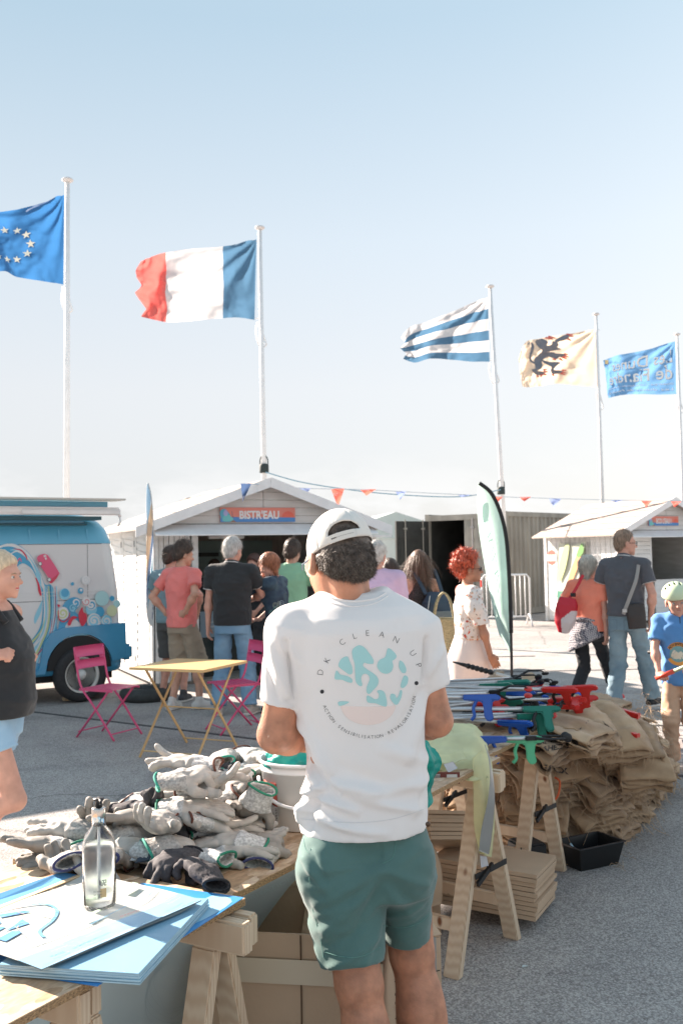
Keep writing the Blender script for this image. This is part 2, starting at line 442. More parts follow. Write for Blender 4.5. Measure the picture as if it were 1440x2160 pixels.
def sheet(ctrl, nu=24, nv=24, amp=0, scale=8, seed=0, thick=0):   # Catmull-Rom cloth through a grid of points
    C = [[np.array(p, float) for p in row] for row in ctrl]
    rows = [crspline(r, max(1, nu // max(1, len(r) - 1))) for r in C]
    m = len(rows[0]); cols = [crspline([r[i] for r in rows], max(1, nv // max(1, len(C) - 1))) for i in range(m)]
    n = len(cols[0]); V = np.array([cols[i][j] for i in range(m) for j in range(n)])
    F = np.array([(i * n + j, i * n + j + 1, (i + 1) * n + j + 1, (i + 1) * n + j) for i in range(m - 1) for j in range(n - 1)], np.int32)
    N = vnormals(V, F)
    if amp: V = V + N * (amp * fbm(V * scale, seed, 3))[:, None]
    if thick:
        N = vnormals(V, F); k = len(V); V2 = V - N * thick
        bd = [(i * n, (i + 1) * n) for i in range(m - 1)] + [((i + 1) * n + n - 1, i * n + n - 1) for i in range(m - 1)] + [(j + 1, j) for j in range(n - 1)] + [((m - 1) * n + j, (m - 1) * n + j + 1) for j in range(n - 1)]
        F = np.concatenate([F, F[:, ::-1] + k, np.array([(b, a, a + k, b + k) for a, b in bd], np.int32)]); V = np.concatenate([V, V2])
    return V, F
# ------------------------------------------------------------------ people
def skin(n, c): return mat('skin_' + n, c, .55, nscale=14, namp=.14, bump=.15, bscale=90, sss=.12, bdist=.003)
SK_LIGHT = skin('light', (.56, .31, .22)); SK_PINK = skin('pink', (.60, .32, .24)); SK_TAN = skin('tan', (.42, .20, .125)); SK_DARK = skin('brown', (.30, .15, .09))
def ortho(f, n):
    f = np.array(f, float); f /= np.linalg.norm(f); n = np.array(n, float); n = n - f * (n @ f); n /= np.linalg.norm(n)
    return f, n, np.cross(f, n)
def hand_mesh(w, f, n, thumb=1, curl=.5, s=1.0, h=.0045, point=None):
    """wrist w, fingers towards f, palm looks along n, thumb on the side +-cross(f, n)"""
    f, n, sd = ortho(f, n); sd = sd * thumb; w = np.array(w, float); S = SDF()
    S.cap(w - f * .02 * s, w + f * .02 * s, .024 * s, .026 * s, .012, (n, .8))
    for o in (-.026, -.009, .009, .026):
        S.cap(w + f * .025 * s + sd * o * .7 * s, w + f * .085 * s + sd * o * s, .017 * s, .0125 * s, .012, (n, .85))
    for o, ln, i in ((.030, .070, 0), (.010, .080, 1), (-.010, .074, 2), (-.029, .058, 3)):
        c = curl * (1 + .12 * i)
        if point is not None and i == 0: c = .15
        p = w + f * .086 * s + sd * o * s; a = 0
        for j, (fr, r) in enumerate(((.45, .0098), (.32, .0088), (.23, .0076))):
            a += c * (1.0 if j else .75)
            d = f * math.cos(a) + n * math.sin(a) + sd * o * 1.2 * (1 if curl < .4 else 0)
            q = p + d * ln * fr * s; S.cap(p, q, r * s, (r - .0008) * s, .005); p = q
    b = w + f * .03 * s + sd * .024 * s; d1 = f * .62 + sd * .62 + n * (.25 + .5 * curl); d1 /= np.linalg.norm(d1)
    p = b + d1 * .038 * s; d2 = f * .85 + sd * (.25 - .6 * curl) + n * (.2 + .7 * curl); d2 /= np.linalg.norm(d2)
    S.cap(b, p, .016 * s, .012 * s, .012); S.cap(p, p + d2 * .03 * s, .0115 * s, .0095 * s, .006)
    return S.mesh(h * s)
def rotm(yaw=0, pitch=0, roll=0):                   # head: yaw to its left, pitch down, roll
    return np.array((Matrix.Rotation(yaw, 3, 'Z') @ Matrix.Rotation(-pitch, 3, 'X') @ Matrix.Rotation(roll, 3, 'Y')))
class HeadF:
    def __init__(s, o, Rm, sc=1): s.o = np.array(o, float); s.R = Rm; s.s = sc
    def p(s, x, y, z): return s.o + s.R @ (np.array([x, y, z]) * s.s)
    def v(s, x, y, z): return s.R @ np.array([x, y, z], float)
def head_sdf(S, H, fem=False, child=False):
    s = H.s; e = lambda c, r, k=.02, op='u': S.ell(H.p(*c), np.array(r) * s, H.R, k * s, op)
    c = lambda a, b, ra, rb, k=.01, op='u': S.cap(H.p(*a), H.p(*b), ra * s, rb * s, k * s, None, op)
    e((0, -.008, .115), (.075, .094, .094)); e((0, .035, .06), (.062, .062, .075), .03)
    e((0, .052, .005), (.042 if not fem else .036, .042, .032), .03); e((0, .03, .03), (.056, .055, .045), .03)
    c((0, .09, .085), (0, .116, .052), .009, .0125, .012); c((-.009, .1, .048), (.009, .1, .048), .009, .009, .008)
    c((-.036, .076, .098), (.036, .076, .098), .014, .014, .02)
    for q in (-1, 1):
        e((q * .036, .068, .052), (.022, .02, .022), .02)
        e((q * .031, .098, .078), (.017, .013, .011), .008, 's')
        e((q * .079, -.008, .07), (.009, .020, .032), .006); 
    c((-.018, .087, .022), (.018, .087, .022), .008, .008, .008); c((-.015, .087, .012), (.015, .087, .012), .0085, .0085, .006)
    c((0, .082, .0), (0, .086, -.018), .016, .014, .015)
    c((-.016, .099, .0175), (.016, .099, .0175), .0028, .0028, .003, 's')
def face_bits(H, root, loc, brow=(.12, .07, .04), iris=(.08, .12, .14), lips=(.5, .17, .15), smile=False, sc=1):
    s = H.s
    for q in (-1, 1):
        b = MB(); b.lathe([(.0001, -.0108), (.0075, -.008), (.0108, 0), (.0075, .008), (.0001, .0108)], 12)
        V = np.array(b.V) * s + H.p(q * .031, .083, .078)
        ey = mk('eye', V, b.F, mat('eye_white', (.6, .58, .55), .3), root, True)
        b = MB(); b.lathe([(.0001, .0005), (.0052, .0), (.0052, -.002)], 12, axis='y')
        V = (np.array(b.V) * s) @ H.R.T + H.p(q * .031, .0945, .078)
        mk('iris', V, b.F, mat('iris_%d' % int(iris[0] * 100), iris, .3), ey)
        b = MB(); b.tube([H.p(q * .016, .100, .095), H.p(q * .03, .099, .099), H.p(q * .048, .088, .094)], [.002 * s, .0032 * s, .0012 * s], 6)
        b.build('eyebrow', mat('brow_%d' % int(brow[0] * 100), brow, .8), root, True)
    b = MB(); P = [(-.024, .090, .0175), (-.01, .0975, .0215), (0, .0985, .0195), (.01, .0975, .0215), (.024, .090, .0175)]
    b.tube([H.p(*p) for p in P], [.001 * s, .0042 * s, .0042 * s, .0042 * s, .001 * s], 6)
    P = [(-.022, .089, .0155), (0, .096, .0095 if not smile else .004), (.022, .089, .0155)]
    b.tube([H.p(*p) for p in crspline(P, 3)], [.001 * s] + [.0045 * s] * 5 + [.001 * s], 6)
    b.build('lips', mat('lips_%d' % int(lips[0] * 100), lips, .45), root, True)
    if smile:
        b = MB(); b.tube([H.p(*p) for p in crspline([(-.014, .0935, .0165), (0, .0975, .0145), (.014, .0935, .0165)], 3)], .0026 * s, 6)
        b.build('teeth', mat('teeth', (.7, .66, .6), .3), root, True)
def glasses(H, root, dark=True, name='sunglasses'):
    s = H.s; b = MB(); g = MB()
    for q in (-1, 1):
        ring = [H.p(q * .033 + .024 * math.cos(a), .1115 - .012 * abs(math.cos(a) * .5 + q * .5) , .079 + .018 * math.sin(a)) for a in np.linspace(0, 2 * math.pi, 15)[:-1]]
        b.tube(ring + [ring[0]], .0022 * s, 5, False)
        n = len(ring); g.add([tuple(r) for r in ring], [tuple(range(n))])
        b.tube([H.p(q * .058, .100, .084), H.p(q * .076, .06, .084), H.p(q * .082, -.005, .082)], .002 * s, 5)
    b.tube([H.p(-.011, .112, .083), H.p(0, .115, .086), H.p(.011, .112, .083)], .002 * s, 5)
    f = b.build(name, mat('glasses_frame', (.012, .012, .014), .25), root, True)
    if dark: g.build('lens', mat('dark_lens', (.012, .016, .025), .06, spec=.9), f)
    return f
def ik(a, b, l1, l2, hint):
    a = np.array(a, float); b = np.array(b, float); d = b - a; L_ = np.linalg.norm(d)
    if L_ > (l1 + l2) * .999: b = a + d / L_ * (l1 + l2) * .999; d = b - a; L_ = np.linalg.norm(d)
    c = (l1 * l1 - l2 * l2 + L_ * L_) / (2 * L_); h = math.sqrt(max(l1 * l1 - c * c, 0)); u = d / L_
    n = np.array(hint, float); n = n - u * (n @ u); n /= max(np.linalg.norm(n), 1e-6)
    return a + u * c + n * h, b
def hair_short(H, thick=.012, k=.01, low=0.0, nape=-.06, front=.085, extra=None, disp=None, h=.006, top=0):
    S = SDF(); s = H.s
    S.ell(H.p(0, -.010, .117 + top / 2), np.array([.075 + thick, .094 + thick, .094 + thick + top]) * s, H.R, k * s)
    S.ell(H.p(0, -.035, .065), np.array([.06 + thick, .062 + thick, .07 + thick]) * s, H.R, .02 * s)
    if extra: extra(S)
    A = H.p(0, front, .150); B = H.p(0, nape, low); d = B - A; n = np.cross(H.v(1, 0, 0), d)
    if n @ H.v(0, 1, -1) < 0: n = -n
    S.plane(A, n, .012 * s)
    return S.mesh(h, disp)
def person(label, loc, yaw, H=1.75, fem=False, sk=SK_LIGHT, lean=(0, 0), feet=((-.11, .0), (.11, .0)), lift=(0, 0), foot_yaw=(0, 0), knee=((0, 1, 0), (0, 1, 0)),
           hands=None, elbow=((-1, -.4, 0), (1, -.4, 0)), hcurl=(.5, .5), hdir=(None, None), hpalm=((.9, 0, 0), (-.9, 0, 0)),
           top=None, sleeve=.6, hem=.88, loose=1.0, topfn=None, neckline=None, bottom=None, leglen=1.0, legr=1.0, skirt=None, shoes=None, sole=None, head=(0, 0, 0), belly=0, wide=1.0,
           hair=None, hairm=None, face=True, group=None, fold_amp=.006, seed=3, voxel=.011, extras=None, belt=None, face_kw={}, ankle=None):
    root = thing('person', label, 'person', (loc[0], loc[1], 0), yaw, group); s = H / 1.75; hs = s
    child = H < 1.45
    if child: hs = .94
    T = lambda p: np.array([p[0] * s, p[1] * s, p[2] * s])
    W = wide; LX, LY = lean
    SX = .165 if fem else .185
    sk_ = lambda x, y, z: T((x * 1.0 + LX * (z - .9), y + LY * (z - .9), z))
    P0 = sk_(0, 0, .84); N = sk_(0, 0, 1.49)
    Hd = HeadF(sk_(0, .012, 1.535) if not child else sk_(0, .012, 1.50), rotm(*head), hs)
    sh = [sk_(-SX * W, 0, 1.415), sk_(SX * W, 0, 1.415)]
    hp = [sk_(-.085 * W, 0, .90), sk_(.085 * W, 0, .90)]
    if hands is None: hands = ((-.24, .02, .80), (.24, .02, .80))
    el = []; wr = []
    for i in (0, 1):
        e, w = ik(sh[i], T(hands[i]), .29 * s, .25 * s, elbow[i]); el.append(e); wr.append(w)
    kn = []; an = []
    for i in (0, 1):
        a = T((feet[i][0], feet[i][1], .085 + lift[i])); k_, a = ik(hp[i], a, .435 * s, .405 * s, knee[i]); kn.append(k_); an.append(a)
    # --- the body, one skin
    S = SDF(); fr = .045 if not fem else .039
    S.loft(sk_(0, 0, .82), sk_(0, 0, 1.47), [(0, .13 * W * s, .095 * s), (.3, .125 * W * s, (.09 + belly * .5) * s), (.65, .15 * W * s, .095 * s), (.85, .14 * s, .08 * s), (1, .06 * s, .05 * s)], k=.03)
    for i in (0, 1):
        S.cap(sk_((-.05, .05)[i], 0, 1.44), sh[i], .045 * s, .048 * s, .03)
        S.cap(sh[i], el[i], fr * s, (fr - .008) * s, .02); S.cap(el[i], wr[i], (fr - .007) * s, .026 * s, .015)
        m = el[i] * .72 + wr[i] * .28; S.ell(m, np.array([fr, fr, fr]) * s * .98, None, .03)
        cv = leglen > 1 and bottom is not None; S.cap(hp[i], kn[i], .070 * s, (.045 if cv else .054) * s, .03); S.cap(kn[i], an[i], (.044 if cv else .053) * s, .034 * s, .02)
        d = np.array([math.sin(-foot_yaw[i]), math.cos(foot_yaw[i]), 0])
        S.ell(kn[i] * .70 + an[i] * .30 - d * .018 * s, np.array([.050, .052, .11]) * s * (.6 if cv else 1), None, .03)
        if shoes is None or ankle:
            S.cap(an[i] - [0, 0, .05 * s], an[i] + d * .13 * s - [0, 0, .06 * s], .03 * s, .024 * s, .02)
    S.cap(sk_(0, -.012, 1.43), Hd.p(0, -.008, .045), (.057 if not fem else .048) * s, (.052 if not fem else .044) * s, .03)
    parts = [S.mesh(voxel)]
    S2 = SDF(); head_sdf(S2, Hd, fem); S2.cap(Hd.p(0, -.015, .0) - T((0, 0, .03)), Hd.p(0, -.008, .05), (.053 if not fem else .044) * s, .05 * s, .02)
    parts.append(S2.mesh(.0055))
    for i in (0, 1):
        f = hdir[i] if hdir[i] is not None else wr[i] - el[i]
        parts.append(hand_mesh(wr[i], f, hpalm[i], (-1, 1)[i], hcurl[i], s * (.92 if fem else 1)))
    V, F = join(parts)
    mk('body', V, F, sk, root, True)
    if face: face_bits(Hd, root, loc, **face_kw)
    # --- clothes
    if top is not None:
        S = SDF(); o = .014 * loose
        if fem: secs = [(hem, .166, .120), (.98, .158, .114), (1.08, .140 * loose, .103), (1.2, .152, .112), (1.3, .163, .115), (1.38, .155, .095), (1.44, .115, .073), (1.485, .066, .058)]
        else: secs = [(hem, .168, .122), (.98, .168, .122), (1.08, .164, .120), (1.2, .172, .125), (1.3, .186, .128), (1.38, .182, .110), (1.44, .135, .084), (1.49, .072, .064)]
        if neckline == 'tank': secs = [(z, rx * (1 if z < 1.25 else .86 if z < 1.35 else .68), ry) for z, rx, ry in secs if z < 1.45]
        z0, z1 = secs[0][0], secs[-1][0]
        rows = [((z - z0) / (z1 - z0), (rx * W + (loose - 1) * .03) * s, (ry + (belly if .93 < z < 1.25 else belly * .45 if z < 1.32 else 0) + (loose - 1) * .02) * s, 0, (belly * .5 if z < 1.25 else 0) * s) for z, rx, ry in secs]
        S.loft(sk_(0, 0, z0), sk_(0, 0, z1), rows, k=.02, pw=2.3)
        if fem:
            for q in (-1, 1): S.ell(sk_(q * .07, .09, 1.24), np.array([.065, .05, .06]) * s, None, .03)
        for i in (0, 1):
            if neckline != 'tank': S.cap(sk_((-.065, .065)[i], 0, 1.445), sh[i] + [0, 0, .002], .048 * s, .061 * s * loose, .035)
            if sleeve > 0:
                if sleeve <= 1: e = sh[i] + (el[i] - sh[i]) * sleeve; S.loft(sh[i], e, [(0, .058 * s * loose, .058 * s * loose), (1, (fr + .017) * s * loose, (fr + .017) * s * loose)], side=(0, 1, 0.3), k=.025)
                else:
                    S.cap(sh[i], el[i], .06 * s * loose, (fr + .012) * s * loose, .025); e = el[i] + (wr[i] - el[i]) * (sleeve - 1)
                    S.loft(el[i], e, [(0, (fr + .012) * s * loose, (fr + .012) * s * loose), (1, (fr + .0) * s * loose, (fr + .0) * s * loose)], side=(0, 1, 0.3), k=.02)
        if neckline == 'scoop': S.ell(sk_(0, -.02, 1.50), np.array([.11, .12, .07]) * s, None, .01, 's')
        if topfn: topfn(S, sk_, s)
        V, F = S.mesh(voxel * .85, folds((7, 7, 9), fold_amp * 1.3, seed), True)
        tp = mk('top', V, F, top, root, True)
    if bottom is not None:
        S = SDF(); zt = .99
        S.loft(sk_(0, 0, .80), sk_(0, 0, zt), [(0, .145 * W * s, .108 * s), (.5, .155 * W * s, (.106 + belly * .3) * s), (1, .146 * W * s, (.098 + belly * .4) * s)], k=.03, pw=2.4)
        for i in (0, 1):
            kr = .070 * legr * s
            if leglen <= 1:
                e = hp[i] + (kn[i] - hp[i]) * leglen
                S.loft(hp[i], e, [(0, .082 * s, .092 * s), (1, .088 * legr * s, .088 * legr * s)], k=.04)
            else:
                S.cap(hp[i], kn[i], .083 * s, kr, .035); e = kn[i] + (an[i] - kn[i]) * (leglen - 1)
                S.loft(kn[i], e, [(0, kr, kr), (1, .066 * legr * s, .066 * legr * s)], k=.03)
        fd = folds((8, 8, 11), fold_amp * 1.5, seed + 20); V, F = S.mesh(voxel * .9, lambda V, N: fd(V, N) * np.clip((.86 * s - V[:, 2]) * 10, 0, 1), True)
        mk('trousers' if leglen > 1 else 'shorts', V, F, bottom, root, True)
    if shoes is not None:
        for i in (0, 1):
            a = foot_yaw[i]; d = np.array([-math.sin(a), math.cos(a), 0]); x = np.array([math.cos(a), math.sin(a), 0]); A = an[i] - [0, 0, .085 * s]
            up = np.array([0, 0, 1.]); tilt = lift[i] * .9 if lift[i] > .03 else 0
            dz = d * math.cos(tilt) - up * math.sin(tilt); A = A + (up * .02 if tilt else 0)
            S = SDF(); S.cap(A - dz * .045 * s + up * .045 * s, A + dz * .13 * s + up * .036 * s, .040 * s, .036 * s, .02, (x, .98))
            S.cap(A + up * .05 * s, A + up * .105 * s, .044 * s, .043 * s, .02); S.cap(A + dz * .04 * s + up * .06 * s, A + dz * .1 * s + up * .045 * s, .035 * s, .033 * s, .02)
            S.plane(A + up * .012 * s, -(up * math.cos(tilt) + d * math.sin(tilt)))
            V, F = S.mesh(.007); so_ = mk('shoe', V, F, shoes, root, True)
            S = SDF(); S.cap(A - dz * .045 * s + up * .02 * s, A + dz * .135 * s + up * .02 * s, .045 * s, .042 * s, .01, (x, .97)); S.plane(A + up * .026 * s, up * math.cos(tilt) + d * math.sin(tilt)); S.plane(A + up * .002 * s, -(up * math.cos(tilt) + d * math.sin(tilt)))
            V, F = S.mesh(.007); mk('sole', V, F, sole or mat('white_sole', (.6, .58, .55), .6), so_, True)
            b = MB()
            for t in (.055, .08, .105):
                c = A + dz * t * s + up * (.098 - t * .22) * s; b.tube([c - x * .02 * s, c + up * .004 * s, c + x * .02 * s], .0028 * s, 5)
            b.build('lace', mat('lace', (.5, .48, .45), .8), so_)
    if hair: hair(Hd, root, hairm)
    R_ = dict(root=root, H=Hd, sh=sh, el=el, wr=wr, hp=hp, kn=kn, an=an, s=s, sk=sk_, T=T)
    if extras: extras(R_)
    return R_
def hairmat(n, c, amp=.45): return mat('hair_' + n, c, .5, nscale=70, namp=amp, stretch=(1, 1, .3), bump=.5, bscale=120, bdist=.004)
def h_short(thick=.012, n=1500, length=.03, width=.003, low=0.0, curl=.15, nape=-.06, amp=.006, front=.085, spread=.35, top=0, flow=(0, -.3, -1)):
    def f(H, root, m):
        V, F = hair_short(H, thick, low=low, nape=nape, front=front, top=top, disp=lambda V, N: amp * fbm(V * 55, 2, 2))
        h = mk('hair', V, F, m, root, True)
        strands(V, F, n, length * H.s, width, H.v(*flow), spread, m, parent=h, seed=4, lift=.5, curl=curl)
    return f
def h_curly(rad=.03, n=150, m_=2500, tall=.02):
    def f(H, root, m):
        S = SDF(); rs = np.random.RandomState(5)
        S.ell(H.p(0, -.025, .12), np.array([.083, .094, .096]) * H.s, H.R, .01)
        for i in range(n):
            v = rs.randn(3); v /= np.linalg.norm(v); v[2] = v[2] * .9 + .1
            c = np.array([0, -.026, .118]) + v * np.array([.088, .098, .098 + tall]) * rs.uniform(.94, 1.12)
            if c[1] > .035 and c[2] < .175: continue
            if c[1] > -.03 and c[2] < .10: continue
            if c[2] < .03: continue
            S.ell(H.p(*c), np.full(3, rad * (.5 + .5 * rs.rand())), None, .006)
        S.plane(H.p(0, .075, .14), H.v(0, .75, -.66), .01)
        V, F = S.mesh(.0065, lambda V, N: .004 * fbm(V * 70, 2, 2)); h = mk('hair', V, F, m, root, True)
        strands(V, F, m_, .035, .003, (0, 0, 0), 1.0, m, parent=h, seed=6, lift=.8, curl=.8)
    return f
def h_long(length=.25, thick=.014, wide=.085, back=-.055, n=2500, flare=0, fringe=False, low=.03, wave=.15):
    def f(H, root, m):
        def ex(S):
            for x in (-1, 0, 1):
                S.cap(H.p(x * wide * .55, back * .6, .09), H.p(x * (wide * .6 + flare), back * 1.25, .09) - np.array([0, 0, length]), (.05 if x else .06), .028, .03, (H.v(0, 1, 0), .8))
        S = SDF()
        S.ell(H.p(0, -.010, .117), np.array([.075 + thick, .094 + thick, .094 + thick]) * H.s, H.R, .01)
        A = H.p(0, .085, .150); B = H.p(0, -.035, low); d = B - A; nn = np.cross(H.v(1, 0, 0), d)
        if nn @ H.v(0, 1, -1) < 0: nn = -nn
        S.plane(A, nn, .012); ex(S)
        V, F = S.mesh(.008, lambda V, N: .005 * fbm(V * np.array([60, 60, 9]), 2, 2)); h = mk('hair', V, F, m, root, True)
        strands(V, F, n, length * .5, .0035, (0, 0, -1), .12, m, parent=h, seed=8, lift=.12, curl=wave, fall=.4, mask=lambda c, n_: (c[:, 2] < H.p(0, 0, .19)[2]).astype(float))
    return f
# ------------------------------------------------------------------ ground
def ground_mat():
    m = bpy.data.materials.new('asphalt'); m.use_nodes = True; t = m.node_tree; p = t.nodes['Principled BSDF']; p.inputs['Roughness'].default_value = .9; p.inputs['Specular IOR Level'].default_value = .25
    c = t.nodes.new('ShaderNodeTexCoord')
    def noise(sc, det, rough=.6):
        n = t.nodes.new('ShaderNodeTexNoise'); n.inputs['Scale'].default_value = sc; n.inputs['Detail'].default_value = det; n.inputs['Roughness'].default_value = rough; t.links.new(c.outputs['Object'], n.inputs['Vector']); return n
    def ramp(src, a, b, ca, cb):
        r = t.nodes.new('ShaderNodeValToRGB'); r.color_ramp.elements[0].position = a; r.color_ramp.elements[1].position = b; r.color_ramp.elements[0].color = (*ca, 1); r.color_ramp.elements[1].color = (*cb, 1); t.links.new(src, r.inputs[0]); return r
    def mul(a, b, f=1):
        x = t.nodes.new('ShaderNodeMixRGB'); x.blend_type = 'MULTIPLY'; x.inputs[0].default_value = f; t.links.new(a, x.inputs[1]); t.links.new(b, x.inputs[2]); return x.outputs[0]
    vo = t.nodes.new('ShaderNodeTexVoronoi'); vo.inputs['Scale'].default_value = 115; t.links.new(c.outputs['Object'], vo.inputs['Vector'])
    cell = ramp(vo.outputs['Color'], .1, .95, (.33, .315, .305), (.60, .58, .56))
    edge = ramp(vo.outputs['Distance'], .35, .75, (1, 1, 1), (.5, .49, .49))
    big = ramp(noise(.35, 6).outputs[0], .3, .7, (.76, .76, .77), (1.1, 1.09, 1.07))
    mid = ramp(noise(3.2, 5).outputs[0], .35, .75, (1.05, 1.04, 1.03), (.8, .8, .81))
    dark = ramp(noise(42, 2).outputs[0], .62, .68, (1, 1, 1), (.5, .48, .47))
    o = mul(mul(mul(mul(cell.outputs[0], edge.outputs[0], .7), big.outputs[0]), mid.outputs[0], .6), dark.outputs[0], .6)
    o = mul(o, ramp(noise(1.1, 9, .62).outputs[0], .53, .60, (1, 1, 1), (.84, .84, .85)).outputs[0])
    cv = t.nodes.new('ShaderNodeTexVoronoi'); cv.feature = 'DISTANCE_TO_EDGE'; cv.inputs['Scale'].default_value = .22; wp = t.nodes.new('ShaderNodeMixRGB'); wp.blend_type = 'ADD'; wp.inputs[0].default_value = .5; t.links.new(c.outputs['Object'], wp.inputs[1]); t.links.new(noise(2.2, 6).outputs['Color'], wp.inputs[2]); t.links.new(wp.outputs[0], cv.inputs['Vector'])
    o = mul(o, ramp(cv.outputs[0], .0006, .0022, (.45, .44, .44), (1, 1, 1)).outputs[0])
    t.links.new(o, p.inputs['Base Color'])
    b = t.nodes.new('ShaderNodeBump'); b.inputs['Strength'].default_value = .55; b.inputs['Distance'].default_value = .004; t.links.new(vo.outputs['Distance'], b.inputs['Height']); b.invert = True; t.links.new(b.outputs[0], p.inputs['Normal'])
    return m
GM = ground_mat()
xs = np.array([-400, -120, -40, -15, 0, 15, 40, 120, 400.]); ys = np.array([-60, -10, 0, 10, 30, 80, 200, 600, 1200.])
V = [(x, y, 0) for x in xs for y in ys]; F = [(i * 9 + j, (i + 1) * 9 + j, (i + 1) * 9 + j + 1, i * 9 + j + 1) for i in range(8) for j in range(8)]
tag(mk('ground', V, F, GM), kind='structure')
# paved strips: joints and gutter stones across the promenade
def strip(name, a, b, w, m, z=.004, h=.0):
    a = np.array(a[:2], float); b = np.array(b[:2], float); d = (b - a) / np.linalg.norm(b - a); n = np.array([-d[1], d[0]]) * w / 2
    mb = MB(); P = [a - n, b - n, b + n, a + n]
    mb.hexa([(p[0], p[1], .0) for p in P] + [(p[0], p[1], z) for p in P]); return tag(mb.build(name, m), kind='structure')
dk = mat('joint', (.06, .06, .065), .9, nscale=20, namp=.3); lt = mat('kerb_stone', (.34, .33, .31), .85, nscale=12, namp=.2, bump=.3)
strip('ground_joint', atz(30, 1497, 0), atz(560, 1562, 0), .045, dk, .005)
strip('ground_joint', atz(1040, 1418, 0), atz(1700, 1405, 0), .05, dk, .005)
strip('ground_joint', atz(1030, 1386, 0), atz(1128, 1384, 0), .09, dk, .005)
strip('kerb_strip', atz(1290, 1530, 0), atz(1700, 1528, 0), .10, lt, .012)
strip('kerb_strip', atz(1015, 1415, 0), atz(1145, 1412, 0), .10, lt, .012)
strip('ground_joint', atz(1180, 1632, 0), atz(1560, 1640, 0), .06, dk, .005)
WHITE = mat('white_paint', (.82, .82, .82), .45, nscale=6, namp=.05, bump=.08, bscale=30)
WHITE2 = mat('white_wood', (.80, .80, .79), .55, nscale=2.2, col2=(.66, .66, .64), detail=9, bump=.2, bscale=40, stretch=(1, 1, 6))
GREYM = mat('grey_metal', (.35, .35, .36), .4, metal=.6)
# ------------------------------------------------------------------ flag poles and flags
FM = lambda n, c: mat('flag_' + n, c, .75, nscale=3, namp=.05, thin=.45, bump=.1, bscale=300, bdist=.001)
poles = [((143, 385), (141, 1060), 17.3), ((548, 485), (557, 1010), 20.0), ((1033, 608), (1061, 1086), 23.7), ((1256, 666), (1270, 1070), 27.8), ((1427, 708), (1440, 1070), 30.7)]
plab = ['white flag pole behind the van carrying the dark blue starred flag', 'white flag pole behind the striped-sign hut carrying the red white and blue flag', 'leaning white flag pole in front of the container with the striped flag',
        'white flag pole above the right hut carrying the cream lion flag', 'white flag pole at the right edge carrying the light blue lettered flag']
PT = []
for i, (tp, bt, D) in enumerate(poles):
    t = at(*tp, D); b = at(*bt, D); g = b + (b - t) * (b[2] / (t[2] - b[2])); g[2] = 0
    root = thing('flag_pole', plab[i], 'flag pole', g, 0, 'white flag poles along the promenade')
    m = MB(); tl = t - g; m.tube([(0, 0, 0), tl * .5, tl], [.062, .052, .040], 20); m.build('pole', WHITE, root, True)
    m = MB(); m.lathe([(.0001, .0), (.06, .005), (.105, .04), (.085, .07), (.0001, .08)], 16, tuple(tl)); m.build('pole_cap', mat('pole_cap', (.72, .68, .66), .4), root, True)
    m = MB(); m.lathe([(.16, 0), (.16, .03), (.1, .05), (.095, .2)], 16); m.build('base_plate', GREYM, root, True)
    PT.append((g, t, D, tl, root))
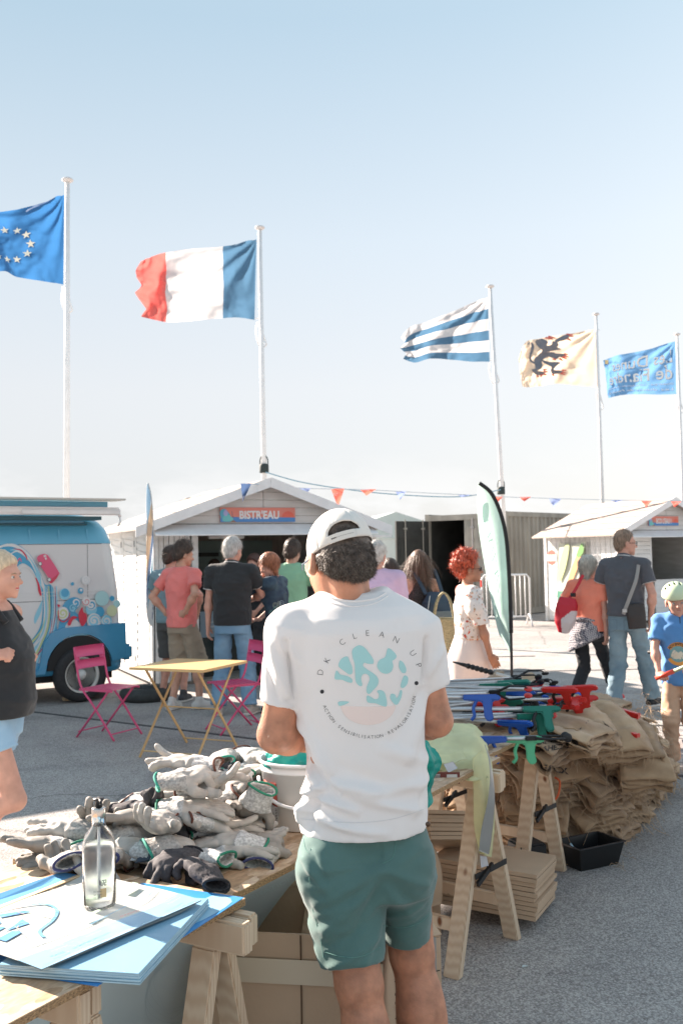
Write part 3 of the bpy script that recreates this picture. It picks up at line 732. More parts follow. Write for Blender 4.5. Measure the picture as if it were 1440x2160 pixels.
def flag(i, hoist_t, hoist_b, top, bot, fly, name, label, base, seed, wave=.10, freq=2.2, mirror=True):
    """surface (u, v): u along the fly, v from the foot to the head; edges follow picked points"""
    g, t, D, tl, root = PT[i]
    T_ = crspline([at(*p, D) for p in [hoist_t] + top], 12); B_ = crspline([at(*p, D) for p in [hoist_b] + bot], 12)
    T_ = np.array(T_); B_ = np.array(B_); NU, NV = 72, 40
    o = np.array([0, 0, 0.])
    def S(u, v, l=0):
        u = np.atleast_1d(u).astype(float); v = np.atleast_1d(v).astype(float)
        def along(C):
            s = np.linspace(0, 1, len(C)); return np.stack([np.interp(u, s, C[:, k]) for k in range(3)], 1)
        a = along(B_); b = along(T_); P = a + (b - a) * v[:, None]
        if fly: P[:, 0] += np.interp(v, np.linspace(0, 1, len(fly)), fly) * u ** 4
        amp = wave * np.clip(u * 2.2, 0, 1)
        ph = freq * 2 * math.pi * (u * 1.0 + .28 * v) + seed
        q = np.stack([u * 3 + seed, v * 2.4 + seed * .7, u * 0], 1)
        wv = np.sin(ph + 2.2 * fbm(q, 3, 2)) * amp + .9 * amp * fbm(q * [2.2, 1.6, 1], 8, 3) * 1.2
        fan = .05 * np.sin((u / (1.08 - v * .98 + .1) if False else np.arctan2(1.05 - v, u * 1.4 + .03)) * 15) * np.exp(-((u * 1.3) ** 2 + (1 - v) ** 2) * 1.6) * np.clip(u * 8, 0, 1)
        rg = .045 * (1 - 2 * np.abs(fbm(np.stack([u * 5 + v * 2.5, v * 5 - u * 3, u * 0], 1) + seed, 11, 3))) * np.clip(u * 4, 0, 1)
        P[:, 1] += wv + fan + rg + l
        P[:, 2] += .25 * wv
        return P
    U, Vv = np.meshgrid(np.linspace(0, 1, NU), np.linspace(0, 1, NV), indexing='ij')
    P = S(U.ravel(), Vv.ravel()) - g
    F = np.array([(a * NV + b, (a + 1) * NV + b, (a + 1) * NV + b + 1, a * NV + b + 1) for a in range(NU - 1) for b in range(NV - 1)], np.int32)
    fc = (U.reshape(NU, NV)[:-1, :-1] + .5 / (NU - 1)).ravel(); fv = (Vv.reshape(NU, NV)[:-1, :-1] + .5 / (NV - 1)).ravel()
    if callable(base): mats, mi = base(fc, fv)
    else: mats, mi = [base], np.zeros(len(F), int)
    o = mk(name, P, F, None, None, True, g, mats, mi)
    tag(o, label, 'flag', 'flags flying in the wind')
    m = MB(); q = S([0, 0], [.02, .98]) - g
    for p, z in zip(q, (0, 1)): m.tube([p, p + (tl / np.linalg.norm(tl)) * 0 + np.array([.10, 0, .0])], .012, 6)
    m.build('clip', WHITE, o, True)
    fl = lambda u, v, l: tuple(S(u, v, l)[0] - g)
    return o, S, g
def flagprint(o, S, g, shapes, lift=.018):
    for col, VF in shapes:
        V, F = VF; u = np.array([v[0] for v in V]); w = np.array([v[1] for v in V])
        for sg in (-1, 1):
            P = S(u, w, sg * lift) - g
            mk('print', P, F, mat('flagprint%d%d%d' % tuple(int(c * 99) for c in col), col, .7), o, True)
BLUE_F = FM('navy', (.075, .17, .28)); RED_F = FM('red', (.66, .14, .125)); WH_F = FM('white', (.60, .59, .60)); EU_F = FM('eu', (.035, .15, .36)); CR_F = FM('cream', (.74, .61, .48)); LB_F = FM('light', (.15, .33, .58))
def star(cx, cy, r, asp):
    P = [(cx + math.cos(math.pi / 2 + k * math.pi / 5) * (r if k % 2 == 0 else r * .4) * asp, cy + math.sin(math.pi / 2 + k * math.pi / 5) * (r if k % 2 == 0 else r * .4)) for k in range(10)]
    return fill2d(P)
o, S, g = flag(0, (136, 411), (134, 600), [(90, 425), (0, 445), (-60, 462), (-118, 480)], [(90, 592), (40, 584), (0, 570), (-60, 585), (-118, 600)], None, 'flag', 'dark blue flag with a ring of pale stars at the left edge', EU_F, 1.3, .09, 1.6)
flagprint(o, S, g, [((.88, .84, .70), star(.50 + .19 * math.cos(a), .46 + .24 * math.sin(a), .055, .66)) for a in np.arange(12) * math.pi / 6])
def tri(u, v): return [BLUE_F, WH_F, RED_F], np.where(u < .345, 0, np.where(u < .68, 1, 2))
flag(1, (541, 505), (537, 675), [(500, 512), (452, 520), (370, 528), (320, 540), (288, 552)], [(500, 669), (452, 672), (370, 679), (330, 675), (295, 668)], [.0, .12, .05, -.04, .1, .02, -.02, .1], 'flag', 'blue white and red tricolour flag flying beside the hut roof', tri, 2.9, .11, 1.9)
def stp(u, v): return [WH_F, BLUE_F], (np.floor(np.clip(v, 0, .999) * 6).astype(int) % 2 == 0).astype(int)
flag(2, (1028, 627), (1032, 763), [(990, 640), (950, 658), (900, 678), (865, 690), (846, 712)], [(990, 762), (950, 758), (910, 756), (875, 764), (850, 757)], [0, .1, -.05, .1, .0], 'flag', 'white flag with blue horizontal stripes and a torn fly end', stp, .6, .10, 1.8)
o, S, g = flag(3, (1256, 694), (1259, 817), [(1215, 701), (1170, 707), (1135, 714), (1110, 722), (1092, 756)], [(1215, 812), (1175, 809), (1140, 813), (1115, 816), (1102, 815)], None, 'flag', 'cream flag with a dark rampant lion with red claws', CR_F, 4.1, .10, 1.5)
# the lion, traced in the picture and carried into the flag's own (u, v)
def uvz(zx, zy):                                   # zoomed picture coordinates -> (u, v) of the cream flag
    px = 1060 + zx * 380 / 1440; py = 680 + zy * 380 / 1440
    u = (1257 - px) / 162.0; tp = 694 + u * 30 + max(0, u - .85) * 120; bt = 817 - u * 2
    return (u, 1 - (py - tp) / (bt - tp))
DG = (.17, .18, .21); RC = (.66, .13, .10)
LI = [[(352, 140), (400, 122), (440, 150), (430, 185), (470, 180), (480, 150), (515, 175), (505, 200), (530, 215), (470, 228), (430, 240), (455, 265), (400, 300), (380, 340), (330, 325), (330, 290), (370, 255), (400, 225), (380, 200), (362, 175)],
      [(495, 140), (530, 110), (570, 92), (580, 110), (560, 135), (520, 150), (500, 165)], [(430, 240), (480, 240), (500, 255), (550, 262), (545, 290), (520, 285), (500, 305), (475, 290), (440, 268)],
      [(400, 300), (450, 325), (525, 335), (500, 360), (480, 395), (540, 405), (530, 425), (475, 430), (455, 400), (460, 365), (410, 330)], [(330, 320), (390, 325), (380, 365), (340, 385), (400, 400), (395, 420), (345, 420), (310, 400), (295, 372), (330, 365)]]
sh = [(DG, fill2d([uvz(*q) for q in crspline(p, 3, True)], .03)) for p in LI]
sh.append((DG, ribbon2d([uvz(*q) for q in crspline([(385, 325), (330, 322), (295, 305), (285, 275), (310, 230), (322, 190), (318, 155)], 5)], [.05, .03, .035, .03, .05, .02])))
sh.append((DG, ribbon2d([uvz(*q) for q in [(288, 248), (305, 240)]], [.05, .01]))); sh.append((DG, ribbon2d([uvz(*q) for q in [(282, 170), (298, 152)]], [.03, .01])))
for a, b in (((430, 115), (480, 130)), ((450, 105), (500, 120)), ((565, 88), (605, 92)), ((570, 100), (608, 112)), ((565, 125), (595, 140)), ((545, 260), (575, 262)), ((545, 272), (580, 285)), ((540, 285), (570, 300)), ((520, 300), (545, 318)), ((480, 300), (495, 312)), ((540, 400), (565, 402)), ((535, 415), (562, 422)), ((530, 428), (555, 440)), ((470, 430), (485, 448)), ((395, 385), (425, 380)), ((400, 400), (430, 402)), ((395, 415), (425, 430)), ((340, 425), (355, 440)), ((385, 420), (372, 440))):
    sh.append((RC, ribbon2d([uvz(*a), uvz(*b)], [.035, .012])))
flagprint(o, S, g, sh)
o, S, g = flag(4, (1423, 720), (1425, 831), [(1395, 727), (1360, 738), (1320, 746), (1290, 752), (1272, 760)], [(1390, 832), (1350, 831), (1320, 831), (1300, 835), (1283, 840)], None, 'flag', 'light blue flag lettered in white and seen from the back', LB_F, 5.3, .08, 1.7)
def mtext(s, cx, cy, w, h, shear=.15, off=.0):      # text reads mirrored: u grows away from the pole
    V, F = text2d(s, 1, off, 'CENTER', 1, 2, shear); x0 = min(v[0] for v in V); x1 = max(v[0] for v in V); y0 = min(v[1] for v in V); y1 = max(v[1] for v in V)
    return [(cx + ((v[0] - x0) / (x1 - x0) - .5) * w, cy + ((v[1] - y0) / (y1 - y0) - .5) * h) for v in V], F
WT = (.88, .88, .86)
flagprint(o, S, g, [(WT, mtext('Les Dunes', .44, .74, .76, .26, .15, .01)), (WT, mtext('de Flandre', .48, .43, .84, .28, .15, .01)), (WT, mtext('Dunkerque - Leffrinckoucke - Zuydcoote', .5, .20, .9, .05)), (WT, mtext('Les dunes de Flandre', .5, .10, .9, .045)), ((.75, .6, .3), fill2d([(.9, .86), (.96, .9), (.95, .99), (.88, .96)]))])
for (g, t, D, tl, root), (a, b, c) in zip(PT, [((134, 605), (131, 635), (152, 655)), ((543, 680), (540, 705), (561, 728)), ((1033, 765), (1031, 780), (1051, 805)), ((1258, 822), (1258, 840), (1271, 860)), ((1426, 835), (1427, 850), (1439, 868))]):
    m = MB(); P = crspline([at(*q, D) - g for q in (a, b, ((b[0] + c[0]) / 2 - 2, c[1] + 3), c, (c[0] - 3, c[1] - 14), (a[0] + 6, a[1] + 8))], 6); m.tube(P, .017, 7)
    m.build('rope_ring', WHITE, root, True)
# straps and black fittings round two poles
for i, (px, py) in ((1, (557, 988)), (2, (1056, 1035))):
    g, t, D, tl, root = PT[i]; c = at(px, py, D) - g; m = MB(); m.lathe([(.09, -.09), (.095, -.06), (.095, .05), (.08, .09)], 14, tuple(c)); m.build('collar', mat('dark_strap', (.03, .045, .045), .7), root, True)
    m = MB(); m.tube([c + q for q in crspline([np.array(x) for x in [(-.08, 0, .05), (-.07, -.02, .2), (0, -.02, .27), (.07, -.02, .2), (.08, 0, .05)]], 4)], .012, 6); m.build('strap_loop', mat('dark_strap', (.03, .045, .045), .7), root, True)
# ------------------------------------------------------------------ huts
ROOFM = mat('roof_felt', (.44, .365, .32), .9, nscale=30, namp=.18, bump=.4, bscale=120, detail=8)
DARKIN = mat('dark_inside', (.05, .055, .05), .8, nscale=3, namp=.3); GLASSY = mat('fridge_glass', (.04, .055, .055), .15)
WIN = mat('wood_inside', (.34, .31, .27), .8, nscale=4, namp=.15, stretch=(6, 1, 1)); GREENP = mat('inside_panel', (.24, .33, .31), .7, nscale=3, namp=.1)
def hut(name, label, A, yaw, W, D, eave, apex, ov=.3, ovf=.28, front='open', diag=True):
    root = thing(name, label, 'hut', A, yaw); cx = W / 2; slope = (apex - eave) / cx; t = .022
    def top(x): return apex - abs(x - cx) * slope
    # corner posts
    for x in (0, W):
        for y in (0, D): b = MB(); b.box((x - .045, y - .045, 0), (x + .045, y + .045, eave - .02)); b.build('post', WHITE2, root, bevel=.004)
    # left wall: two stable doors and a frame
    b = MB(); b.box((.0, .05, .02), (.02, D - .05, eave - .03)); b.build('wall', WHITE2, root)
    if diag:
        y = .08
        for k in range(3):
            w = (D - .16) / 3 - .02; pn = MB(); pn.box((-.035, y, .06), (-.0005, y + w, eave - .07)); dr = pn.build('door_panel', WHITE2, root)
            st = MB()
            for z in (.06, 1.05, eave - .17): st.box((-.05, y, z), (-.036, y + w, z + .10))
            for yy in (y, y + w - .09): st.box((-.0495, yy, .165), (-.0365, yy + .09, eave - .18))
            st.build('rail', WHITE2, dr)
            gr = MB()
            for z0, z1 in ((.17, 1.04), (1.16, eave - .18)):
                n = 8
                for j in range(n):
                    za = z0 + (z1 - z0) * j / n; gr.hexa([(-.0445, y + .1, za), (-.036, y + .1, za), (-.036, y + w - .1, za + (z1 - z0) / n * .9 - .03), (-.0445, y + w - .1, za + (z1 - z0) / n * .9 - .03),
                        (-.0445, y + .1, za + .062), (-.036, y + .1, za + .062), (-.036, y + w - .1, min(z1, za + (z1 - z0) / n * .9 + .03)), (-.0445, y + w - .1, min(z1, za + (z1 - z0) / n * .9 + .03))])
            gr.build('diagonal_board', WHITE2, dr); y += w + .02
            h = MB()
            for z in (.25, eave - .3): h.box((-.062, y - .03, z), (-.0505, y - .015, z + .08))
            h.build('hinge', GREYM, dr)
    else:
        n = 14; w = (D - .1) / n
        for k in range(n):
            b = MB(); b.box((-.022, .05 + k * w, .05), (-.0005, .05 + (k + 1) * w - .012, eave - .05)); b.build('plank', WHITE2, root)
    # right and back wall
    b = MB(); b.box((W - .02, .05, .02), (W, D - .05, eave - .03)); b.build('wall', WHITE2, root)
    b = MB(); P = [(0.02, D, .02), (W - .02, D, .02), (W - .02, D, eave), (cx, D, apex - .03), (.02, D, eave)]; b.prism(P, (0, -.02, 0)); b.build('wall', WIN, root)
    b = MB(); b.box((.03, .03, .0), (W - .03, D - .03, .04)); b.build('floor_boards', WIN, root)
    # gable boards, each lapping over the next
    z = eave - .02; P_ = .105
    while z < apex - .04:
        z1 = min(z + P_, apex - .012); h0 = (apex - z) / slope; h1 = max((apex - z1) / slope, .01)
        xa, xb = max(0, cx - h0), min(W, cx + h0); xc, xd = max(0, cx - h1), min(W, cx + h1)
        for (p, q, r, s_) in (((xa, xc, cx - .004, cx - .004)), ((cx + .004, cx + .004, xb, xd))):
            b = MB()
            b.hexa([(p, -.016, z), (r, -.016, z), (r, .01, z), (p, .01, z), (q, -.006, z1 - .004), (s_, -.006, z1 - .004), (s_, .01, z1 - .004), (q, .01, z1 - .004)]); b.build('plank', WHITE2, root)
        z = z1
    # beam over the opening, fascia
    b = MB(); b.box((-.06, -.10, eave - .16), (W + .06, -.018, eave - .03)); b.build('beam', WHITE, root, bevel=.006)
    b = MB(); b.hexa([(-.06, -.34, eave - .18), (W + .06, -.34, eave - .18), (W + .06, -.102, eave - .05), (-.06, -.102, eave - .05), (-.06, -.34, eave - .165), (W + .06, -.34, eave - .165), (W + .06, -.102, eave - .03), (-.06, -.102, eave - .03)]); b.build('canopy', WHITE, root)
    # roof slabs and barge boards
    for sgn in (-1, 1):
        xe = cx + sgn * (cx + ov); ze = apex - (cx + ov) * slope
        P = [(cx, -ovf, apex + .03), (xe, -ovf, ze + .03), (xe, -ovf, ze), (cx, -ovf, apex)]
        b = MB(); b.prism(P, (0, D + ovf + .15, 0)); rf = b.build('roof', ROOFM, root)
        for k in range(1, 6):
            f = k / 6; x = cx + (xe - cx) * f; z = apex + (ze - apex) * f + .03; b = MB()
            b.hexa([(x, -ovf - .004, z - .0), (x + sgn * .02, -ovf - .004, z - .004), (x + sgn * .02, D + .15, z - .004), (x, D + .15, z), (x, -ovf - .004, z + .010), (x + sgn * .02, -ovf - .004, z + .004), (x + sgn * .02, D + .15, z + .004), (x, D + .15, z + .010)]); b.build('felt_edge', ROOFM, rf)
        P = [(cx + sgn * .002, -ovf - .02, apex + .045), (xe, -ovf - .02, ze + .045), (xe, -ovf - .02, ze - .085), (cx + sgn * .002, -ovf - .02, apex - .085)]
        b = MB(); b.prism(P, (0, .016, 0)); b.build('barge_board', WHITE, root)
    return root, cx, top
A1 = at(325, 1160, 12.6); A1[2] = 0
H1, cx1, top1 = hut('market_hut', 'white wooden hut with BISTR\'EAU sign and open serving front', A1, R(25), 2.95, 2.5, 2.07, 2.60)
hm = MB()
# front: closed board panel on the left, opening to the right, half wall counter
n = 6; w = .42 / n
for k in range(n):
    b = MB(); b.box((.06 + k * w, .0, .04), (.06 + (k + 1) * w - .01, .022, 1.9)); b.build('plank', WHITE2, H1)
b = MB(); b.box((.49, -.03, .04), (.57, .05, 1.95)); b.build('door_post', WHITE2, H1, bevel=.004)
b = MB(); b.box((2.3, -.0, .04), (2.36, .05, 1.95)); b.build('door_post', WHITE2, H1, bevel=.004)
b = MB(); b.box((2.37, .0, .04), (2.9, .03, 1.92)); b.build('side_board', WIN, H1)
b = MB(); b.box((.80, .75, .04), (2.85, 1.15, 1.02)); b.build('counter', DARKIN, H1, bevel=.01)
b = MB(); b.box((.84, 2.36, .9), (2.5, 2.44, 1.86)); b.build('panel', GREENP, H1)
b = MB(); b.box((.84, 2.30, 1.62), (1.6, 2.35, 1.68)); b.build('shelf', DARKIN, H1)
fr = thing('fridge', 'dark drinks fridge with pale poster inside the open hut', 'fridge', H1.matrix_world @ Vector((0, 0, 0)), 0)
bpy.context.view_layer.update()
fr.matrix_world = Matrix.Translation(A1) @ Matrix.Rotation(R(25), 4, 'Z') @ Matrix.Translation((.62, .3, .04))
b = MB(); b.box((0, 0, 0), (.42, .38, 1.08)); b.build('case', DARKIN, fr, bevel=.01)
b = MB(); b.box((.03, -.012, .05), (.39, -.002, 1.03)); b.build('door', GLASSY, fr)
b = MB(); b.box((.06, -.016, .52), (.36, -.0125, .86)); pz = b.build('poster', mat('poster', (.25, .34, .40), .5), fr)
P = Print(lambda x, y, l: (x, -.017 - l, y)); P.put(([(.22 + v[0] * .25, .72 + v[1] * .25) for v in text2d('Tournée', .16)[0]], text2d('Tournée', .16)[1]), (.8, .8, .78)); P.put(([(.22 + v[0] * .25, .66 + v[1] * .25) for v in text2d('générale', .16)[0]], text2d('générale', .16)[1]), (.8, .8, .78)); P.done('print', fr)
# light strip inside and dark brackets
b = MB(); b.box((.85, .4, 1.86), (1.35, .46, 1.90)); b.build('lamp', mat('tube_glow', (.8, .8, .78), .4), H1, bevel=.005)
# open shutter at the right
b = MB(); b.hexa([(2.98, .3, 1.86), (3.55, .3, 1.86), (3.55, 1.9, 1.86), (2.98, 1.9, 1.86), (2.98, .3, 1.89), (3.55, .3, 1.89), (3.55, 1.9, 1.89), (2.98, 1.9, 1.89)]); b.build('shutter', WHITE, H1)
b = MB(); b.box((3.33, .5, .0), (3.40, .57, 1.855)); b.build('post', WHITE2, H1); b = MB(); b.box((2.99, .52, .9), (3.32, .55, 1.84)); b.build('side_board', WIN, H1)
def sign(W, H, txt, xy, root, z, x, lab, wd):
    # the board hangs on the gable: a plate with flat print
    A, yaw, cx = xy
    s_ = thing('sign_board', lab, 'sign', A, yaw); Mx = Matrix.Translation(A) @ Matrix.Rotation(yaw, 4, 'Z')
    s_.matrix_world = Mx @ Matrix.Translation((x, -.045, z))
    b = MB(); b.box((-W / 2, 0, -H / 2), (W / 2, .018, H / 2)); b.build('board', mat('sign_coral', (.78, .26, .20), .5), s_, bevel=.002)
    P = Print(lambda a, c, l: (a, -.0008 - l, c)); q = lambda p: [(a * W, c * H) for a, c in p]
    P.put(fill2d(q([(-.5, -.5), (.5, -.5), (.5, -.2), (.2, -.17), (-.1, -.2), (-.3, -.15), (-.5, -.2)])), (.10, .28, .60))
    P.put(fill2d(q(crspline([(-.49, -.2), (-.5, .25), (-.44, .42), (-.4, .2), (-.37, -.1), (-.42, -.45)], 5, True))), (.12, .45, .60))
    P.put(fill2d(q(crspline([(-.47, -.42), (-.44, -.0), (-.38, -.05), (-.33, -.3), (-.36, -.46)], 5, True))), (.20, .60, .60))
    P.put(fill2d(q(crspline([(-.46, .1), (-.43, .36), (-.40, .1), (-.43, -.1)], 5, True))), (.45, .45, .75))
    P.put(ribbon2d(q(crspline([(-.35, .25), (-.34, -.1), (-.33, -.2)], 4)), [.004, .01]), (.15, .10, .2))
    P.put(fill2d(q([(-.38, -.5), (-.33, -.36), (-.29, -.5)])), (.30, .18, .14))
    P.put(fill2d([(.40 * W + .085 * W * math.cos(a), -.17 * H + .42 * H * math.sin(a)) for a in np.linspace(0, math.pi, 18)]), (.80, .16, .11))
    V, F = text2d(txt, 1, .035); x0 = min(v[0] for v in V); x1 = max(v[0] for v in V); y0 = min(v[1] for v in V); y1 = max(v[1] for v in V)
    P.put(([((v[0] - x0) / (x1 - x0) * wd * W - .25 * W, ((v[1] - y0) / (y1 - y0) - .5) * .60 * H) for v in V], F), (.80, .80, .80))
    P.done('print', s_); return s_
sign(1.05, .19, "BISTR'EAU", (A1, R(25), cx1), H1, 2.165, 1.39, "coral and blue sign reading BISTR'EAU on the left hut gable", .53)
A2 = at(1303, 1160, 20.8); A2[2] = 0
H2, cx2, top2 = hut('market_hut', 'white wooden hut with ECO L\'EAU sign at the right edge', A2, R(27), 2.72, 2.35, 2.03, 2.66, .3, .28, 'open', False)
sign(.86, .20, "ECO L'EAU !", (A2, R(27), cx2), H2, 2.20, 1.25, "small coral sign reading ECO L'EAU on the right hut gable", .5)
# shutters of the right hut with horizontal boards
for x0, x1 in ((.08, .93),):
    b = MB(); b.box((x0, -.0, .08), (x0 + .05, .04, 1.88)); b.box((x1 - .05, 0, .08), (x1, .04, 1.88)); b.build('frame', WHITE2, H2)
    for z in np.arange(.1, 1.86, .088):
        b = MB(); b.hexa([(x0 + .052, -.006, z), (x1 - .052, -.006, z), (x1 - .052, .02, z), (x0 + .052, .02, z), (x0 + .052, .004, z + .082), (x1 - .052, .004, z + .082), (x1 - .052, .02, z + .082), (x0 + .052, .02, z + .082)]); b.build('plank', WHITE2, H2)
b = MB(); b.box((.06, -.02, .95), (.95, -.0065, 1.03)); b.build('rail', WHITE2, H2)
b = MB(); b.box((1.0, .0, .1), (2.66, .03, .95)); b.build('front_board', WHITE2, H2)
b = MB(); b.box((1.1, 1.9, .96), (2.5, 1.95, 1.8)); b.build('panel', GREENP, H2)
# wire grid and banners on the left wall of the right hut
def on2(x, y, z): return tuple(Matrix.Translation(A2) @ Matrix.Rotation(R(27), 4, 'Z') @ Vector((x, y, z)))
wg = thing('wire_rack', 'white wire grid hung with banners on the right hut side wall', 'rack', A2, R(27))
for k in range(12): b = MB(); y = .2 + k * .165; b.tube([(-.10, y, .1), (-.10, y, 1.85)], .006, 5); b.build('wire', WHITE, wg)
for k in range(12): b = MB(); z = .15 + k * .15; b.tube([(-.095, .15, z), (-.095, 2.1, z)], .006, 5); b.build('wire', WHITE, wg)
bn = thing('banner', 'white banner with a carrot picture and green corner on the hut wall', 'banner', A2, R(27))
V, F = sheet([[(-.125, 1.75, 1.78), (-.14, 1.3, 1.72), (-.125, .85, 1.80)], [(-.15, 1.8, 1.2), (-.13, 1.35, 1.2), (-.15, .95, 1.2)], [(-.14, 1.85, .55), (-.16, 1.4, .55), (-.14, 1.15, .52)]], 16, 16, .012, 5, 2, .004); mk('cloth', V, F, mat('banner_white', (.66, .68, .58), .7, thin=.2), bn, True)
P = Print(lambda a, c, l: (-.168 - l, a, c))
P.put(fill2d(crspline([(1.45, .9), (1.25, 1.3), (1.05, 1.55), (1.0, 1.4), (1.2, 1.05), (1.38, .8)], 4, True), .06), (.80, .36, .16)); P.put(fill2d(crspline([(1.12, 1.5), (.95, 1.75), (.88, 1.6), (1.02, 1.45)], 4, True)), (.13, .30, .08)); P.put(fill2d(crspline([(1.7, 1.3), (1.5, 1.7), (1.35, 1.7), (1.5, 1.2), (1.72, .9)], 4, True)), (.45, .52, .25)); P.put(fill2d([(1.8, .45), (1.6, .45), (1.6, .7), (1.8, .7)]), (.05, .22, .15)); P.done('print', bn)
rs = thing('round_sign', 'small round red and white notice on the hut side wall', 'sign', A2, R(27))
b = MB(); b.lathe([(.17, -.01), (.17, .01)], 24, (-.15, 1.98, 1.45), axis='x'); b.build('plate', mat('sign_white', (.72, .72, .70), .5), rs)
P = Print(lambda a, c, l: (-.162 - l, a, c)); P.put(fill2d([(1.98 + .15 * math.cos(a), 1.47 + .15 * math.sin(a)) for a in np.linspace(.3, math.pi - .3, 12)]), (.75, .1, .07)); P.put(fill2d([(1.98 + .15 * math.cos(a), 1.43 + .15 * math.sin(a)) for a in np.linspace(math.pi + .4, 2 * math.pi - .4, 12)]), (.75, .1, .07)); P.done('print', rs)
cb = thing('cardboard_box', 'small light cardboard box standing below the hut banner', 'box', on2(-.5, .9, 0), R(20)); b = MB(); b.box((-.16, -.13, 0), (.16, .13, .42)); b.build('carton', mat('carton', (.46, .30, .18), .85, nscale=20, namp=.08), cb); b = MB(); b.hexa([(-.16, -.13, .42), (.16, -.13, .42), (.19, -.24, .50), (-.19, -.24, .50), (-.16, -.13, .424), (.16, -.13, .424), (.19, -.24, .504), (-.19, -.24, .504)]); b.build('flap', mat('carton', (.46, .30, .18)), cb)
# ------------------------------------------------------------------ shipping container
K = at(1066, 1160, 24.5); K[2] = 0; CY = R(48.5)
CT = thing('shipping_container', 'dark green grey shipping container with an open left door', 'container', K, CY)
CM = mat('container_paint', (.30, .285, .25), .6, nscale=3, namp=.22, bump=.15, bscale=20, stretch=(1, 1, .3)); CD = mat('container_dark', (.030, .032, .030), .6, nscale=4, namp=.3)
L_ = 6.06; Wd = 2.44; V = []; F = []; x = .08; xs = []
while x < L_ - .1: xs += [(x, 0), (x + .07, 0), (x + .105, .036), (x + .175, .036)]; x += .21
xs.append((L_ - .08, 0))
for (x, y) in xs: V += [(x, y + .02, .16), (x, y + .02, 2.50)]
F = [(2 * i, 2 * i + 2, 2 * i + 3, 2 * i + 1) for i in range(len(xs) - 1)]
mk('side_panel', V, F, CM, CT)
mk('side_panel', [(a, b + Wd - .06, c) for a, b, c in V], F, CM, CT)
b = MB()
for y in (0, Wd - .1):
    for za, zb in ((2.47, 2.59), (.02, .16)): b = MB(); b.box((.0, y, za), (L_, y + .1, zb)); b.build('rail', CM, CT)
b = MB()
for x in (0, L_ - .12):
    for y in (0, Wd - .12): b = MB(); b.box((x - .005, y - .005, 0), (x + .125, y + .125, 2.595)); b.build('corner_post', CM, CT)
b = MB(); b.box((.0, .1, 2.50), (L_, Wd - .1, 2.53)); b.build('roof', CM, CT)
for y in (.125, Wd - .14): b = MB(); b.box((.08, y, .15), (L_ - .1, y + .01, 2.49)); b.build('shade_lining', CD, CT)  # near-black sheets added so the inside reads as deep shade
b = MB(); b.box((.08, .14, 2.47), (L_ - .1, Wd - .14, 2.49)); b.build('shade_lining', CD, CT)
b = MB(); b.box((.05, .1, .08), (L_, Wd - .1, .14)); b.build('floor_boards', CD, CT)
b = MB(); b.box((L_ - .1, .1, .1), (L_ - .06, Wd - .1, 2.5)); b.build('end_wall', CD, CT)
b = MB(); b.box((-.02, .12, 2.42), (.06, Wd - .12, 2.56)); b.box((-.02, .12, .04), (.06, Wd - .12, .14)); b.build('door_header', CM, CT)
def cdoor(open_):
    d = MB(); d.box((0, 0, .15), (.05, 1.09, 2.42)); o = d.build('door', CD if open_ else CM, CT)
    r = MB()
    for y in (.22, .82): r.tube([(-.03, y, .1), (-.03, y, 2.46)], .016, 8)
    for y in (.22, .82):
        for z in (.35, 1.0, 2.2): r.box((-.05, y - .05, z), (-.001, y + .05, z + .05))
        r.box((-.065, y - .04, 1.25), (-.05, y + .3, 1.29))
    r.build('lock_rod', GREYM if not open_ else CM, o)
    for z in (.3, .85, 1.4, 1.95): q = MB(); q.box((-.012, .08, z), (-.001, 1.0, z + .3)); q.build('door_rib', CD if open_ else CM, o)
    return o
d = cdoor(False); d.location = (0, .125, 0)
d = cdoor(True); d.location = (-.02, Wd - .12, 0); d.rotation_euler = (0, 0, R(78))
# ------------------------------------------------------------------ barrier
bp = at(1064, 1160, 21.6); bp[2] = 0
BR = thing('crowd_barrier', 'white metal crowd barrier with upright bars before the container', 'barrier', bp, R(3))
b = MB(); P = [(-.52, 0, .12), (-.52, 0, 1.02), (-.46, 0, 1.10), (.46, 0, 1.10), (.52, 0, 1.02), (.52, 0, .12)]; b.tube(P, .021, 8); b.tube([(-.52, 0, .20), (.52, 0, .20)], .018, 8); b.build('frame', WHITE, BR, True)
for k in range(9): b = MB(); x = -.42 + k * .105; b.tube([(x, 0, .2), (x, 0, 1.09)], .011, 6); b.build('bar', WHITE, BR, True)
for x in (-.44, .50): b = MB(); b.tube([(x - .0, -.28, .01), (x, -.06, .24), (x, .06, .24), (x, .28, .01)], .018, 6); b.build('foot', WHITE, BR, True)
b = MB(); b.box((-.545, -.03, .85), (-.52, .03, 1.0)); b.build('reflector', mat('red_plastic', (.62, .03, .02), .4), BR)
# ------------------------------------------------------------------ far tents beside the hut
for (px, D, lab, c, w) in ((836, 34, 'far white marquee with pale green roof between hut and container', (.55, .62, .62), 5.5), (842, 47, 'far low white stall roof beyond the pale marquee', (.66, .68, .66), 6.5)):
    g = at(px, 1160, D); g[2] = 0; tn = thing('marquee', lab, 'tent', g, R(10))
    b = MB(); b.prism([(-w / 2, 0, 2.1), (0, 0, 3.0), (w / 2, 0, 2.1)], (0, 4, 0)); b.build('roof', mat('tent%d' % int(D), c, .7, thin=.3), tn)
    b = MB(); b.box((-w / 2, .05, .5), (w / 2, .09, 2.08)); b.build('wall', mat('tent_wall', (.60, .66, .64), .7), tn)
    b = MB()
    for x in (-w / 2, 0, w / 2 - .06): b.box((x, -.03, 0), (x + .06, .03, 2.1))
    b.build('pole', WHITE, tn)
